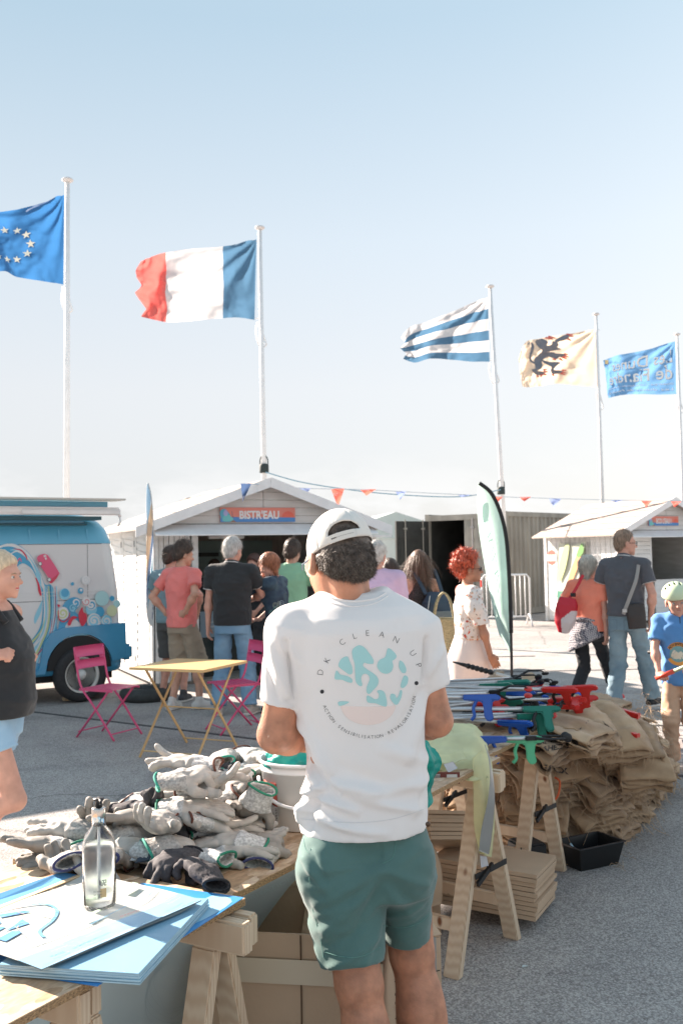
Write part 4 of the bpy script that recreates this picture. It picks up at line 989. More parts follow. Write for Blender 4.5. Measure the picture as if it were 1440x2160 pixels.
# ------------------------------------------------------------------ bunting
BL = [at(524, 1020, 12.6), at(640, 1030, 14.2), at(770, 1033, 15.6), at(900, 1040, 17), at(1010, 1045, 18), at(1060, 1048, 18.4), at(1180, 1052, 19.3), at(1300, 1055, 19.9), at(1420, 1057, 20.4), at(1500, 1058, 20.8)]
LN = [at(560, 996, 19.9), at(640, 1018, 20.2), at(760, 1036, 20.8), at(880, 1046, 21.5), at(980, 1047, 22.6), at(1055, 1033, 23.6)]
bt = MB(); bt.tube(crspline(BL, 6), .006, 5, False); tag(bt.build('bunting_cord', mat('cord_white', (.55, .62, .68), .8)), 'thin pale cord of pennants from the hut apex to the right edge', 'cord')
bt = MB(); bt.tube(crspline(LN, 6), .012, 5, False); tag(bt.build('guy_cord', mat('cord_blue', (.25, .42, .52), .8)), 'thin blue grey cord slung between the second and third flag poles', 'cord')
pen = [(519, 1020, 12.55, 'n', .17, .24, .75, 'navy pennant twisted under the left hut apex'), (640, 1030, 14.2, 'b', .22, .14, .1, 'pale blue pennant over the hut roof slope'), (712, 1031, 14.9, 'r', .20, .28, 0, 'largest red pennant just above the white cap'), (776, 1032, 15.7, 'r', .28, .10, .3, 'red pennant folded sideways right of the white cap'),
       (845, 1036, 16.4, 'b', .19, .14, .2, 'blue pennant over the gap before the container'), (978, 1044, 17.7, 'b', .25, .04, .2, 'flat blue pennant left of the mint feather banner'), (1052, 1047, 18.4, 'r', .18, .10, .4, 'small red pennant at the third pole'), (1107, 1048, 18.8, 'r', .25, .09, .3, 'red pennant above the container roof'),
       (1170, 1052, 19.2, 'b', .27, .17, .35, 'blue pennant left of the right hut roof'), (1300, 1055, 19.9, 'b', .27, .05, .2, 'flat blue pennant above the right hut roof'), (1363, 1056, 20.2, 'r', .24, .14, .1, 'red pennant at the ridge of the right hut'), (1425, 1057, 20.5, 'r', .26, .13, .3, 'last red pennant at the right edge')]
for i, (px, py, D, c, w, h, tw, lab) in enumerate(pen):
    p = at(px, py, D); m = {'n': FM('pn', (.07, .12, .24)), 'b': FM('pb', (.26, .33, .56)), 'r': FM('pr', (.76, .17, .13))}[c]
    V = []; F = []; n = 7
    for a in range(n):
        for b_ in range(n):
            t = a / (n - 1); s_ = (b_ / (n - 1) - .5) * (1 - t)
            V.append((s_ * w * (1 - tw * .3) - tw * .35 * w * t, .05 * math.sin(t * 5 + s_ * 6 + i) * t + tw * .05 * s_, -t * h))
    for a in range(n - 1):
        for b_ in range(n - 1): F.append((a * n + b_, (a + 1) * n + b_, (a + 1) * n + b_ + 1, a * n + b_ + 1))
    o = mk('pennant', V, F, m, None, True, p); tag(o, lab, 'pennant', 'pennants on the bunting cord')
    if c == 'r' and h > .12:
        V2, F2 = text2d('FLOW', .05); mk('print', [(v[0], -.004, v[1] - h * .3) for v in V2], F2, mat('print_white', (.8, .8, .8)), o)
# ------------------------------------------------------------------ feather banners
def feather(name, label, D, pole, leaf, m, seed, pr=.014, nb=(.0, .0), slv=None):
    base = at(*pole[-1], D); g = np.array([base[0], base[1], 0]); root = thing(name, label, 'banner', g)
    P = crspline([at(*p, D) - g for p in pole], 8); b = MB(); P = list(P) + [np.array([0, 0, .02])]
    b.tube(P, [pr * (.6 + .6 * i / len(P)) for i in range(len(P))], 8); b.build('pole', mat('pole_black', (.015, .015, .017), .4), root, True)
    n = 28; m_ = 12; A = np.array(crspline([at(*p, D) - g for p in pole], 10)); s = np.linspace(0, 1, len(A)); B = np.array(crspline([at(*p, D) - g for p in leaf], 10)); s2 = np.linspace(0, 1, len(B))
    T = nb; V = []
    for i in range(n + 1):
        t = i / n; a = np.array([np.interp(t * T, s, A[:, k]) for k in range(3)]); c = np.array([np.interp(t, s2, B[:, k]) for k in range(3)])
        for j in range(m_ + 1):
            f = j / m_; p = a + (c - a) * f; w = np.linalg.norm(c - a)
            p[1] += (.22 * w * math.sin(f * math.pi * 1.1)) if slv is None else -.02 * f + .03 * float(fbm(np.array([[f * 3 + seed, t * 7, 0]]), seed)[0]) * min(1, w * 6) + .02 * math.sin(t * 26 + f * 3) * f * (1 - f) * 2
            V.append(p)
    F = np.array([(i * (m_ + 1) + j, (i + 1) * (m_ + 1) + j, (i + 1) * (m_ + 1) + j + 1, i * (m_ + 1) + j + 1) for i in range(n) for j in range(m_)], np.int32)
    V = np.array(V); leafo = mk('banner_or_shade_cloth', V, F, m, root, True)
    def S(t, f, l):
        i = min(n - 1e-6, max(0, t * n)); j = min(m_ - 1e-6, max(0, f * m_)); a, b_ = int(i), int(j); u, v = i - a, j - b_
        q = lambda x, y: V[x * (m_ + 1) + y]
        p = q(a, b_) * (1 - u) * (1 - v) + q(a + 1, b_) * u * (1 - v) + q(a, b_ + 1) * (1 - u) * v + q(a + 1, b_ + 1) * u * v
        return tuple(p + np.array([0, -.004 - l * .3, 0]))
    b = MB(); b.tube([p + np.array([0, -.006, 0]) for p in A[:int(len(A) * T)]], pr * (1.5 if slv is None else .9), 8); b.build('pole_sleeve', slv or mat('sleeve_black', (.02, .02, .022), .8), root, True)
    return root, S, leafo
MINT = mat('mint_cloth', (.51, .68, .63), .6, nscale=4, namp=.08, thin=.42)
FB, FS, fl = feather('feather_banner', 'mint green feather banner on a bent black pole', 8.9, [(1010, 1019), (1035, 1040), (1054, 1080), (1066, 1130), (1072, 1200), (1076, 1290), (1078, 1380), (1079, 1470), (1080, 1548)], [(1008, 1019), (1005, 1060), (1009, 1120), (1020, 1190), (1033, 1260), (1048, 1330), (1058, 1348), (1075, 1378)], MINT, 3, .012, .70)
P = Print(FS); V, F = text2d('INITIATIVES', 1, -.005); x0 = min(v[0] for v in V); x1 = max(v[0] for v in V)
P.put(([(.80 - (v[0] - x0) / (x1 - x0) * .5, .52 + v[1] * .28) for v in V], F), (.62, .76, .72)); P.put(fill2d(crspline([(.22, .3), (.3, .45), (.28, .7), (.2, .6)], 5, True), .03), (.58, .74, .70)); P.done('print', fl, .6, .3)
b = MB(); g = FB.location; b.prism([(0, .0, .33), (.20, .05, .26), (.13, .08, .20), (.20, .1, .14), (.01, .02, .12)], (0, .006, 0)); b.build('banner_tail', MINT, FB)
b = MB(); b.tube([(-.3, 0, .02), (.3, 0, .02)], .012, 6); b.tube([(0, -.3, .02), (0, .3, .02)], .012, 6); b.build('cross_foot', mat('pole_black', (.015, .015, .017)), FB)
WB = mat('banner_pale', (.76, .79, .80), .6, thin=.35)
FB2, FS2, fl2 = feather('feather_banner', 'narrow white blue and orange feather banner by the left hut corner', 11.5, [(313, 1019), (319, 1045), (323, 1090), (325, 1150), (326, 1250), (327, 1350), (327, 1450)], [(311, 1019), (309, 1060), (310, 1130), (310, 1200), (309, 1260), (311, 1300), (318, 1318), (325, 1322)], WB, 5, .007, .72, WB)
P = Print(FS2)
for pts, c in (([(.0, .1), (.25, .1), (.25, .9), (.02, .8)], (.40, .60, .76)), ([(.3, .05), (.48, .05), (.52, .95), (.28, .9)], (.80, .60, .42)), ([(.53, .1), (.64, .1), (.66, .95), (.55, .9)], (.30, .45, .68)), ([(.68, .2), (.76, .3), (.72, .9)], (.20, .5, .66))): P.put(fill2d(crspline(pts, 4, True), .04), c)
V, F = text2d('PLUS', 1, .02); P.put(([(.92 - v[1] * .05, .5 + v[0] * .28) for v in V], F), (.10, .16, .34)); P.done('print', fl2, .6, .2)
b = MB(); g2 = FB2.location; c0 = (-.10, 0, 0)
b = MB(); b.lathe([(.17, .01), (.27, .0), (.30, .05), (.30, .10), (.26, .15), (.17, .14), (.13, .09), (.13, .04)], 32, (-.10, 0, 0), cap=False); rb = b.build('rubber_ring', mat('rubber', (.05, .055, .055), .75, nscale=20, namp=.2), None, True, loc=g2); tag(rb, 'black rubber ring weighing down the left feather banner', 'weight')
# ------------------------------------------------------------------ van
VA = R(33); E0 = at(258, 1160, 11.75); E0[2] = 0
VAN = thing('camper_van', 'white and blue vintage van painted with a colourful wave', 'van', E0, VA)
BLUE_V = mat('van_blue', (.06, .30, .50), .28, spec=.6, bump=.02, bscale=8, nscale=3, namp=.06); ROOF_V = mat('van_roof_blue', (.12, .43, .63), .3, spec=.6, nscale=3, namp=.05); WH_V = mat('van_white', (.66, .67, .67), .3, spec=.5, nscale=2, namp=.03)
VL = 4.6; VW = 1.9
def rr(z, ix, iy, cr, n=7):                          # rounded rectangle of the body at a height
    x0, x1, y0, y1 = -VL + ix, -ix, iy, VW - iy; P = []
    for cx, cy, a0 in ((x1 - cr, y0 + cr, -90), (x1 - cr, y1 - cr, 0), (x0 + cr, y1 - cr, 90), (x0 + cr, y0 + cr, 180)):
        for k in range(n):
            a = R(a0 + 90 * k / (n - 1)); P.append((cx + cr * math.cos(a), cy + cr * math.sin(a), z))
    return P
def body(rows, name, m, cap=False):
    V = []; 
    for r in rows: V += rr(*r)
    n = 28; F = [(i * n + k, i * n + (k + 1) % n, (i + 1) * n + (k + 1) % n, (i + 1) * n + k) for i in range(len(rows) - 1) for k in range(n)]
    if cap: F.append(tuple((len(rows) - 1) * n + k for k in range(n)))
    return mk(name, V, F, m, VAN, True)
body([(.46, 0, 0, .14), (.9, .005, 0, .14), (1.2, .015, .0, .15), (1.5, .05, .0, .18), (1.74, .085, .0, .2)], 'side_panel', WH_V)
body([(1.741, .082, -.004, .2), (1.76, .086, -.006, .2), (1.90, .12, .03, .24), (1.99, .18, .09, .28), (2.06, .28, .18, .32), (2.10, .42, .36, .36), (2.115, .7, .6, .3)], 'roof', ROOF_V, True)
body([(.30, .03, .03, .12), (.33, .0, -.01, .12), (.40, -.012, -.02, .13), (.46, -.006, -.012, .14)], 'sill', BLUE_V)
b = MB(); b.box((-VL + .1, .1, .22), (-.1, VW - .1, .31)); b.build('underbody', mat('under', (.02, .02, .02), .8), VAN)
# rear arch: blue wing standing proud of the side, wheel opening cut in
wx = -.53; VAN.scale = (1, 1, 1.035)
P = [(wx - .52, .33), (wx - .46, .40), (wx - .41, .66), (wx - .33, .77), (wx - .2, .82), (wx + .3, .835), (.015, .84), (.025, .45), (wx + .40, .42), (wx + .385, .42)] + [(wx + .385 * math.cos(a), .36 + .385 * math.sin(a)) for a in np.linspace(.15, math.pi - .15, 16)] + [(wx - .40, .33)]
b = MB(); b.prism([(x, -.055, z) for x, z in P], (0, .10, 0)); b.build('wheel_wing', BLUE_V, VAN, bevel=.018)
b = MB(); b.box((wx - .38, -.03, .30), (wx + .38, .25, .74)); 
P = [(wx + .37 * math.cos(a), .36 + .37 * math.sin(a)) for a in np.linspace(0, math.pi, 18)]
b = MB(); b.prism([(x, -.045, z) for x, z in P], (0, .30, 0)); b.build('wheel_well', mat('under', (.02, .02, .02)), VAN)
b = MB(); b.box((-.02, -.06, .42), (.10, .5, .60)); b.build('bumper', BLUE_V, VAN, bevel=.03)
wh = bpy.data.objects.new('wheel', None); COL.objects.link(wh); wh.parent = VAN; wh.location = (wx, -.03, .30); wh.scale = (.925, 1, .925)
b = MB(); b.lathe([(.20, -.06), (.21, -.095), (.25, -.105), (.30, -.095), (.322, -.06), (.325, .0), (.322, .06), (.28, .1), (.2, .09)], 40, axis='y'); b.build('tyre', mat('tyre', (.028, .028, .03), .8, nscale=30, namp=.2), wh, True)
b = MB(); b.lathe([(.0001, -.055), (.06, -.07), (.075, -.03), (.11, -.035), (.13, -.06), (.16, -.055), (.175, -.03), (.19, -.07), (.213, -.100), (.216, -.06)], 40, axis='y'); b.build('rim', mat('rim', (.58, .57, .53), .4, nscale=8, namp=.1), wh, True)
b = MB()
for k in range(5):
    a = k * 1.2566 + .5; b.lathe([(.017, -.058), (.017, -.045)], 10, (.115 * math.cos(a), 0, .115 * math.sin(a)), axis='y')
b.build('rim_hole', mat('under', (.02, .02, .02)), wh)
b = MB(); b.lathe([(.0001, -.12), (.03, -.115), (.055, -.09), (.062, -.055)], 20, axis='y'); b.build('hub_cap', mat('hub', (.6, .6, .58), .25), wh, True)
for k, (x0, x1, w_) in enumerate(((-2.2, -.02, .02),)):
    pass
# seams of the panels and roof gutter ribs
gm = mat('seam', (.10, .12, .13), .7)
b = MB(); b.box((-VL + .2, -.0025, 1.115), (-.16, .002, 1.121)); b.box((-VL + .2, -.0025, 1.735), (-.25, .002, 1.741)); b.build('seam', gm, VAN)
b = MB(); b.box((-.42, -.0025, .90), (-.416, .002, 1.735)); b.build('seam', gm, VAN)
for z in (1.17, 1.21): b = MB(); b.box((-VL + .2, -.006, z), (-.2, .002, z + .008)); b.build('body_crease', WH_V, VAN)
for k in range(9): b = MB(); x = -.42 - k * .33; b.hexa([(x, -.006, 1.765), (x + .02, -.006, 1.765), (x + .02, .03, 1.765), (x, .03, 1.765), (x - .01, .015, 1.90), (x + .01, .015, 1.90), (x + .01, .06, 1.90), (x - .01, .06, 1.90)]); b.build('roof_rib', ROOF_V, VAN)
b = MB(); b.box((-VL + .3, -.0, 1.945), (-.42, .10, 1.965)); b.build('roof_gutter', mat('dark_teal', (.03, .12, .16), .5), VAN, bevel=.004)
b = MB(); b.box((-VL + .3, .02, 1.97), (-.45, .09, 2.02)); b.build('roof_rail', BLUE_V, VAN, bevel=.006)
# the art on the side, traced on the side plane
Vm = Matrix.Translation(E0) @ Matrix.Rotation(VA, 4, 'Z'); Vi = np.array(Vm.inverted()); nrm = np.array([math.sin(VA), -math.cos(VA), 0])
def vp(zx, zy):                                      # zoom of the van side -> (x, z) on the side
    p = hit(zx / 4.596, 1030 + zy / 4.596, E0, nrm); q = Vi @ np.append(p, 1); return (float(q[0]), float(q[2]))
PV = Print(lambda x, z, l: (x, -.0028 - l * 1.6, z))
C_B = (.06, .36, .58); C_L = (.25, .58, .72); C_D = (.03, .24, .44); C_W = (.70, .71, .71); C_R = (.62, .03, .07); C_Y = (.52, .60, .28); C_P = (.70, .10, .24); C_T = (.40, .66, .68)
def vpoly(pts, c, n=4, sp=True): PV.put(fill2d([vp(*q) for q in (crspline(pts, n, True) if sp else pts)]), c)
def vrib(pts, w, c, n=6): w = w if hasattr(w, '__len__') else [w * .3, w, w, w * .3]; PV.put(ribbon2d([vp(*q) for q in crspline(pts, n)], [x / 4.596 / 179 for x in w]), c)
vpoly([(-300, 700), (-150, 620), (20, 575), (90, 575), (160, 590), (240, 640), (310, 710), (360, 790), (400, 880), (440, 970), (500, 975), (545, 1080), (560, 1200), (555, 1400), (590, 1560), (603, 1640), (600, 1755), (250, 1812), (0, 1850), (0, 1700), (180, 1600), (300, 1500), (385, 1380), (412, 1250), (415, 1100), (395, 1000), (365, 930), (325, 850), (280, 800), (220, 775), (160, 820), (100, 930), (0, 1000), (-100, 900)], C_B)
vpoly([(340, 1340), (335, 1280), (400, 1140), (412, 1130), (400, 1230), (360, 1310)], C_L)
vrib([(-50, 640), (60, 605), (150, 612), (240, 665), (310, 740), (365, 850), (410, 960), (450, 1080), (470, 1250), (430, 1400), (330, 1540), (200, 1650)], [10, 26, 30, 24, 30, 22, 26, 20, 10], C_W)
vrib([(100, 650), (190, 650), (260, 700), (330, 800), (375, 900), (400, 1060)], [6, 22, 14, 30, 40, 12], C_L)
vrib([(90, 700), (160, 660), (230, 690), (300, 760), (350, 860)], [4, 14, 20, 14, 4], C_W)
vrib([(130, 640), (200, 650), (250, 700), (265, 745)], [3, 12, 14, 5], C_R)
vrib([(330, 870), (370, 960), (385, 1030), (398, 1075)], [4, 16, 26, 14], C_R)
vrib([(120, 900), (170, 840), (230, 800), (300, 830), (350, 910)], [10, 16, 14, 16, 6], C_W)
vrib([(150, 800), (190, 730), (210, 760)], [4, 14, 4], C_P)
for off, c, w in ((0, C_W, 11), (16, C_L, 16), (34, C_W, 7), (50, C_Y, 13), (66, C_D, 9), (80, C_L, 12), (98, C_W, 9), (112, C_R, 4), (122, C_L, 12)):
    vrib([(422 + off, 985), (428 + off, 1100), (432 + off * .95, 1250), (410 + off * .9, 1400), (350 + off, 1530), (260 + off * 1.3, 1680), (200 + off * 1.7, 1790)], [w * .6, w, w * 1.1, w * 1.2, w * 1.5, w * 1.6, w * 1.8], c)
vrib([(270, 1540), (330, 1490), (400, 1400), (440, 1280)], [26, 18, 10, 3], C_Y); vrib([(255, 1600), (340, 1540), (420, 1440), (455, 1300)], [10, 12, 8, 3], C_W)
vrib([(260, 1760), (340, 1660), (430, 1540), (490, 1400), (500, 1290)], [9, 9, 7, 5, 2], C_R)
vpoly([(370, 1780), (385, 1710), (430, 1660), (450, 1700), (475, 1700), (455, 1735), (462, 1775), (420, 1760)], C_R); vpoly([(545, 1610), (560, 1640), (570, 1675), (545, 1670)], C_R); vpoly([(495, 1470), (508, 1500), (498, 1515), (490, 1500)], C_R)
# fill of bubbles and spirals
vpoly([(560, 1420), (580, 1300), (600, 1180), (660, 1110), (720, 1090), (770, 1110), (770, 1170), (730, 1220), (770, 1260), (830, 1290), (835, 1400), (760, 1440), (700, 1440), (640, 1500), (610, 1560)], C_B)
vpoly([(600, 1480), (625, 1380), (650, 1330), (700, 1290), (760, 1320), (790, 1370), (740, 1440), (680, 1440), (640, 1500)], C_W)
def spiral(cx, cy, r, c1, c2, turns=1.6, ph=0, w=.32):
    PV.put(fill2d([vp(cx + r * math.cos(a), cy + r * 1.05 * math.sin(a)) for a in np.linspace(0, 2 * math.pi, 22)[:-1]]), c1)
    n = 30; PV.put(ribbon2d([vp(cx + r * (.15 + .75 * k / n) * math.cos(ph + k / n * turns * 2 * math.pi), cy + r * (.15 + .75 * k / n) * math.sin(ph + k / n * turns * 2 * math.pi)) for k in range(n + 1)], [r * .1 / 823, r * w / 823, r * .12 / 823]), c2)
def disc(cx, cy, r, c): PV.put(fill2d([vp(cx + r * math.cos(a), cy + r * 1.05 * math.sin(a)) for a in np.linspace(0, 2 * math.pi, 18)[:-1]]), c)
disc(625, 1060, 52, C_L); disc(628, 1050, 38, C_B); disc(700, 965, 16, C_B); disc(778, 1030, 28, C_B); disc(783, 1022, 12, C_W); disc(985, 1100, 68, C_T); disc(1082, 1100, 24, C_B); disc(960, 1225, 48, C_B); disc(1130, 1150, 34, C_T); disc(1080, 1215, 50, (.60, .66, .42)); disc(880, 1200, 55, C_L)
spiral(605, 1240, 58, C_W, C_Y); spiral(730, 1140, 46, C_B, C_W, 1.2); spiral(880, 1160, 48, C_W, C_B, 1.3, 1); spiral(905, 1310, 68, C_W, C_L, 1.7, 2); spiral(1025, 1310, 52, C_L, C_W, 1.6, .5); spiral(830, 1130, 42, C_W, C_R, 1.2, 2, .14); spiral(1100, 1385, 38, C_W, C_L, 1.2); spiral(700, 1190, 34, C_L, C_D, 1.2); spiral(825, 930, 40, C_W, (.55, .62, .64), 1.4, 0, .1)
vpoly([(755, 1240), (790, 1180), (800, 1225), (830, 1250), (832, 1310), (790, 1360), (760, 1310)], C_R); vpoly([(650, 1350), (660, 1300), (700, 1265), (745, 1280), (700, 1300), (675, 1350)], C_R); vrib([(560, 1210), (565, 1290), (610, 1318), (660, 1280), (670, 1230)], [5, 9, 11, 9, 4], C_R); vrib([(835, 1415), (900, 1410), (940, 1380), (985, 1390)], [8, 14, 9, 4], C_R); vpoly([(545, 1155), (575, 1165), (560, 1185)], C_R)
vpoly([(1030, 1400), (1060, 1360), (1110, 1340), (1120, 1400)], C_T, 3); vrib([(640, 1500), (700, 1445), (800, 1440), (900, 1425), (1000, 1410)], [10, 22, 14, 16, 6], C_L)
# the little red van of the picture
vpoly([(350, 720), (400, 688), (440, 690), (470, 715), (560, 850), (560, 880), (490, 962), (470, 930), (455, 900), (380, 790)], (.70, .09, .20), 3)
vpoly([(470, 940), (560, 870), (540, 915), (490, 962)], (.60, .04, .09), 2)
for p in ([(412, 700), (424, 695), (432, 712), (420, 718)], [(426, 694), (438, 697), (441, 712), (434, 712)], [(425, 722), (440, 716), (446, 735), (434, 742)]): vpoly(p, C_W, 1, False)
for c in ((381, 778), (468, 925)): disc(*c, 19, (.04, .08, .12)); disc(*c, 14, C_W)
PV.done('painted_wave', VAN, .35)
# roof deck and awning case
b = MB(); b.hexa([(-VL, -.45, 2.205), (-.12, -.45, 2.205), (.05, .4, 2.235), (-VL, .4, 2.235), (-VL, -.45, 2.225), (-.12, -.45, 2.225), (.05, .4, 2.265), (-VL, .4, 2.265)]); b.build('roof_deck', mat('deck_cream', (.55, .53, .48), .6), VAN)
b = MB(); b.box((-VL, -.22, 2.14), (-.25, -.18, 2.20)); b.build('deck_rail', ROOF_V, VAN, bevel=.004)
b = MB(); b.box((-VL, -.30, 2.05), (-.12, -.19, 2.135)); b.build('awning_case', WHITE, VAN, bevel=.02)
b = MB(); b.box((-1.25, -.335, 2.055), (-.14, -.301, 2.10)); b.build('awning_bar', WHITE, VAN, bevel=.006)
b = MB(); b.box((-VL, -.15, 2.00), (-.30, .1, 2.04)); b.build('awning_shelf', mat('dark_teal', (.03, .12, .16)), VAN)
b = MB(); b.tube([(-.14, -.3, 2.05), (-.13, -.3, 1.97), (-.16, -.3, 1.93)], .012, 6); b.lathe([(.02, 0), (.02, .03)], 8, (-.14, -.3, 2.03)); b.build('hook', WHITE, VAN, True)
for (px, py, w, c) in ((146, 1477, .13, (.52, .40, .25)), (207, 1472, .15, (.10, .08, .07))):
    g = atz(px, py, 0); b = MB(); b.box((-w / 2, -.05, 0), (w / 2, .05, .075)); o = b.build('wood_block', mat('block%d' % px, c, .8, nscale=10, namp=.15), None, bevel=.004, loc=g); o.rotation_euler = (0, 0, VA); tag(o, 'pale wooden chock under the van wheel' if px < 200 else 'dark wooden chock behind the van wheel', 'chock')

# unseen panel on posts, added to throw shade over the front of the square
gl = np.array([-7.9, 10.0]); gr = np.array([-5.6, 12.85]); gt = thing('shade_gantry', 'added unseen white shade panel on two posts left of the van', 'banner', (gl[0], gl[1], 0), math.atan2(gr[1] - gl[1], gr[0] - gl[0]))
gw = float(np.hypot(*(gr - gl)))
for x in (-.05, gw + .05): b = MB(); b.tube([(x, 0, 0), (x, 0, 7.1)], .06, 10); b.build('post', GREYM, gt, True)
b = MB(); b.box((0, -.01, 5.04), (gw, .01, 7.0)); b.build('banner_or_shade_cloth', WHITE, gt)
for z in (5.02, 7.02): b = MB(); b.tube([(-.05, 0, z), (gw + .05, 0, z)], .035, 8); b.build('crossbar', GREYM, gt, True)
# ------------------------------------------------------------------ table row
O_ = np.array([-.24, 2.5]); D_ = np.array([.5, .866]); N_ = np.array([-.866, .5]); TA = math.atan2(.866, .5)
def tp(s, w, z=0): q = O_ + D_ * s + N_ * w; return np.array([q[0], q[1], z])
def osb():
    m = bpy.data.materials.new('strand_board'); m.use_nodes = True; t = m.node_tree; p = t.nodes['Principled BSDF']; p.inputs['Roughness'].default_value = .55
    c = t.nodes.new('ShaderNodeTexCoord'); mp = t.nodes.new('ShaderNodeMapping'); mp.inputs['Scale'].default_value = (11, 26, 26); mp.inputs['Rotation'].default_value = (0, 0, .35); t.links.new(c.outputs['Object'], mp.inputs[0])
    n = t.nodes.new('ShaderNodeTexNoise'); n.inputs['Scale'].default_value = .8; n.inputs['Detail'].default_value = 2; t.links.new(mp.outputs[0], n.inputs['Vector'])
    ad = t.nodes.new('ShaderNodeMixRGB'); ad.blend_type = 'ADD'; ad.inputs[0].default_value = .9; t.links.new(mp.outputs[0], ad.inputs[1]); t.links.new(n.outputs['Color'], ad.inputs[2])
    v = t.nodes.new('ShaderNodeTexVoronoi'); v.distance = 'MANHATTAN'; v.inputs['Scale'].default_value = 1.0; t.links.new(ad.outputs[0], v.inputs['Vector'])
    r = t.nodes.new('ShaderNodeValToRGB'); r.color_ramp.elements[0].color = (.36, .20, .10, 1); r.color_ramp.elements[1].color = (.66, .50, .36, 1); r.color_ramp.elements[0].position = .0
    e = r.color_ramp.elements.new(.45); e.color = (.56, .38, .24, 1); s = t.nodes.new('ShaderNodeSeparateColor'); t.links.new(v.outputs['Color'], s.inputs[0]); t.links.new(s.outputs[0], r.inputs[0])
    g = t.nodes.new('ShaderNodeTexNoise'); g.inputs['Scale'].default_value = 3; g.inputs['Detail'].default_value = 8; t.links.new(mp.outputs[0], g.inputs['Vector'])
    mu = t.nodes.new('ShaderNodeMixRGB'); mu.blend_type = 'OVERLAY'; mu.inputs[0].default_value = .6; t.links.new(r.outputs[0], mu.inputs[1]); t.links.new(g.outputs[0], mu.inputs[2]); t.links.new(mu.outputs[0], p.inputs['Base Color'])
    b = t.nodes.new('ShaderNodeBump'); b.inputs['Strength'].default_value = .3; b.inputs['Distance'].default_value = .003; t.links.new(s.outputs[1], b.inputs['Height']); t.links.new(b.outputs[0], p.inputs['Normal'])
    return m
OSB = osb(); OSBE = mat('strand_edge', (.40, .25, .13), .9, nscale=140, namp=.6, bump=.8, bscale=200, stretch=(1, 1, 3), bdist=.004)
def pine(n, off=0):
    m = bpy.data.materials.new(n); m.use_nodes = True; t = m.node_tree; p = t.nodes['Principled BSDF']; p.inputs['Roughness'].default_value = .6
    c = t.nodes.new('ShaderNodeTexCoord'); mp = t.nodes.new('ShaderNodeMapping'); mp.inputs['Scale'].default_value = (30, 30, 1.6); mp.inputs['Location'].default_value = (off, off, off); t.links.new(c.outputs['Object'], mp.inputs[0])
    nz = t.nodes.new('ShaderNodeTexNoise'); nz.inputs['Scale'].default_value = .5; nz.inputs['Detail'].default_value = 3; t.links.new(mp.outputs[0], nz.inputs['Vector'])
    w = t.nodes.new('ShaderNodeTexWave'); w.inputs['Scale'].default_value = .9; w.inputs['Distortion'].default_value = 3; w.inputs['Detail'].default_value = 2; t.links.new(mp.outputs[0], w.inputs['Vector'])
    r = t.nodes.new('ShaderNodeValToRGB'); r.color_ramp.elements[0].color = (.60, .44, .30, 1); r.color_ramp.elements[1].color = (.70, .56, .41, 1); t.links.new(w.outputs[0], r.inputs[0])
    kn = t.nodes.new('ShaderNodeTexVoronoi'); kn.inputs['Scale'].default_value = 1; mk2 = t.nodes.new('ShaderNodeMapping'); mk2.inputs['Scale'].default_value = (9, 9, 5); mk2.inputs['Location'].default_value = (off, 0, off); t.links.new(c.outputs['Object'], mk2.inputs[0]); t.links.new(mk2.outputs[0], kn.inputs['Vector'])
    kr = t.nodes.new('ShaderNodeValToRGB'); kr.color_ramp.elements[0].position = .06; kr.color_ramp.elements[1].position = .13; kr.color_ramp.elements[0].color = (.28, .12, .05, 1); kr.color_ramp.elements[1].color = (1, 1, 1, 1); t.links.new(kn.outputs[0], kr.inputs[0])
    mu = t.nodes.new('ShaderNodeMixRGB'); mu.blend_type = 'MULTIPLY'; mu.inputs[0].default_value = 1; t.links.new(r.outputs[0], mu.inputs[1]); t.links.new(kr.outputs[0], mu.inputs[2]); t.links.new(mu.outputs[0], p.inputs['Base Color'])
    return m
PINE = [pine('pine_wood', k * 1.7) for k in range(3)]
def board(s0, s1, w0, w1, z, lab, skew=0):
    root = thing('table_top', lab, 'board', tp(s0, w0, z), TA + skew)
    b = MB(); b.box((0, 0.0, -.001), (s1 - s0, w1 - w0, .001)); b2 = MB(); b2.box((0, 0, -.017), (s1 - s0, w1 - w0, -.0011)); b.build('face', OSB, root); b2.build('edge', OSBE, root); return root
ZT = .80
board(-1.5, -.01, .01, .74, ZT, 'strand board table top nearest the camera under the maps')
board(.0, 1.93, .09, .84, ZT - .021, 'strand board table top under the glove heap and the bucket')
board(1.95, 3.0, .15, .85, ZT - .021, 'far strand board table top under the litter pickers')
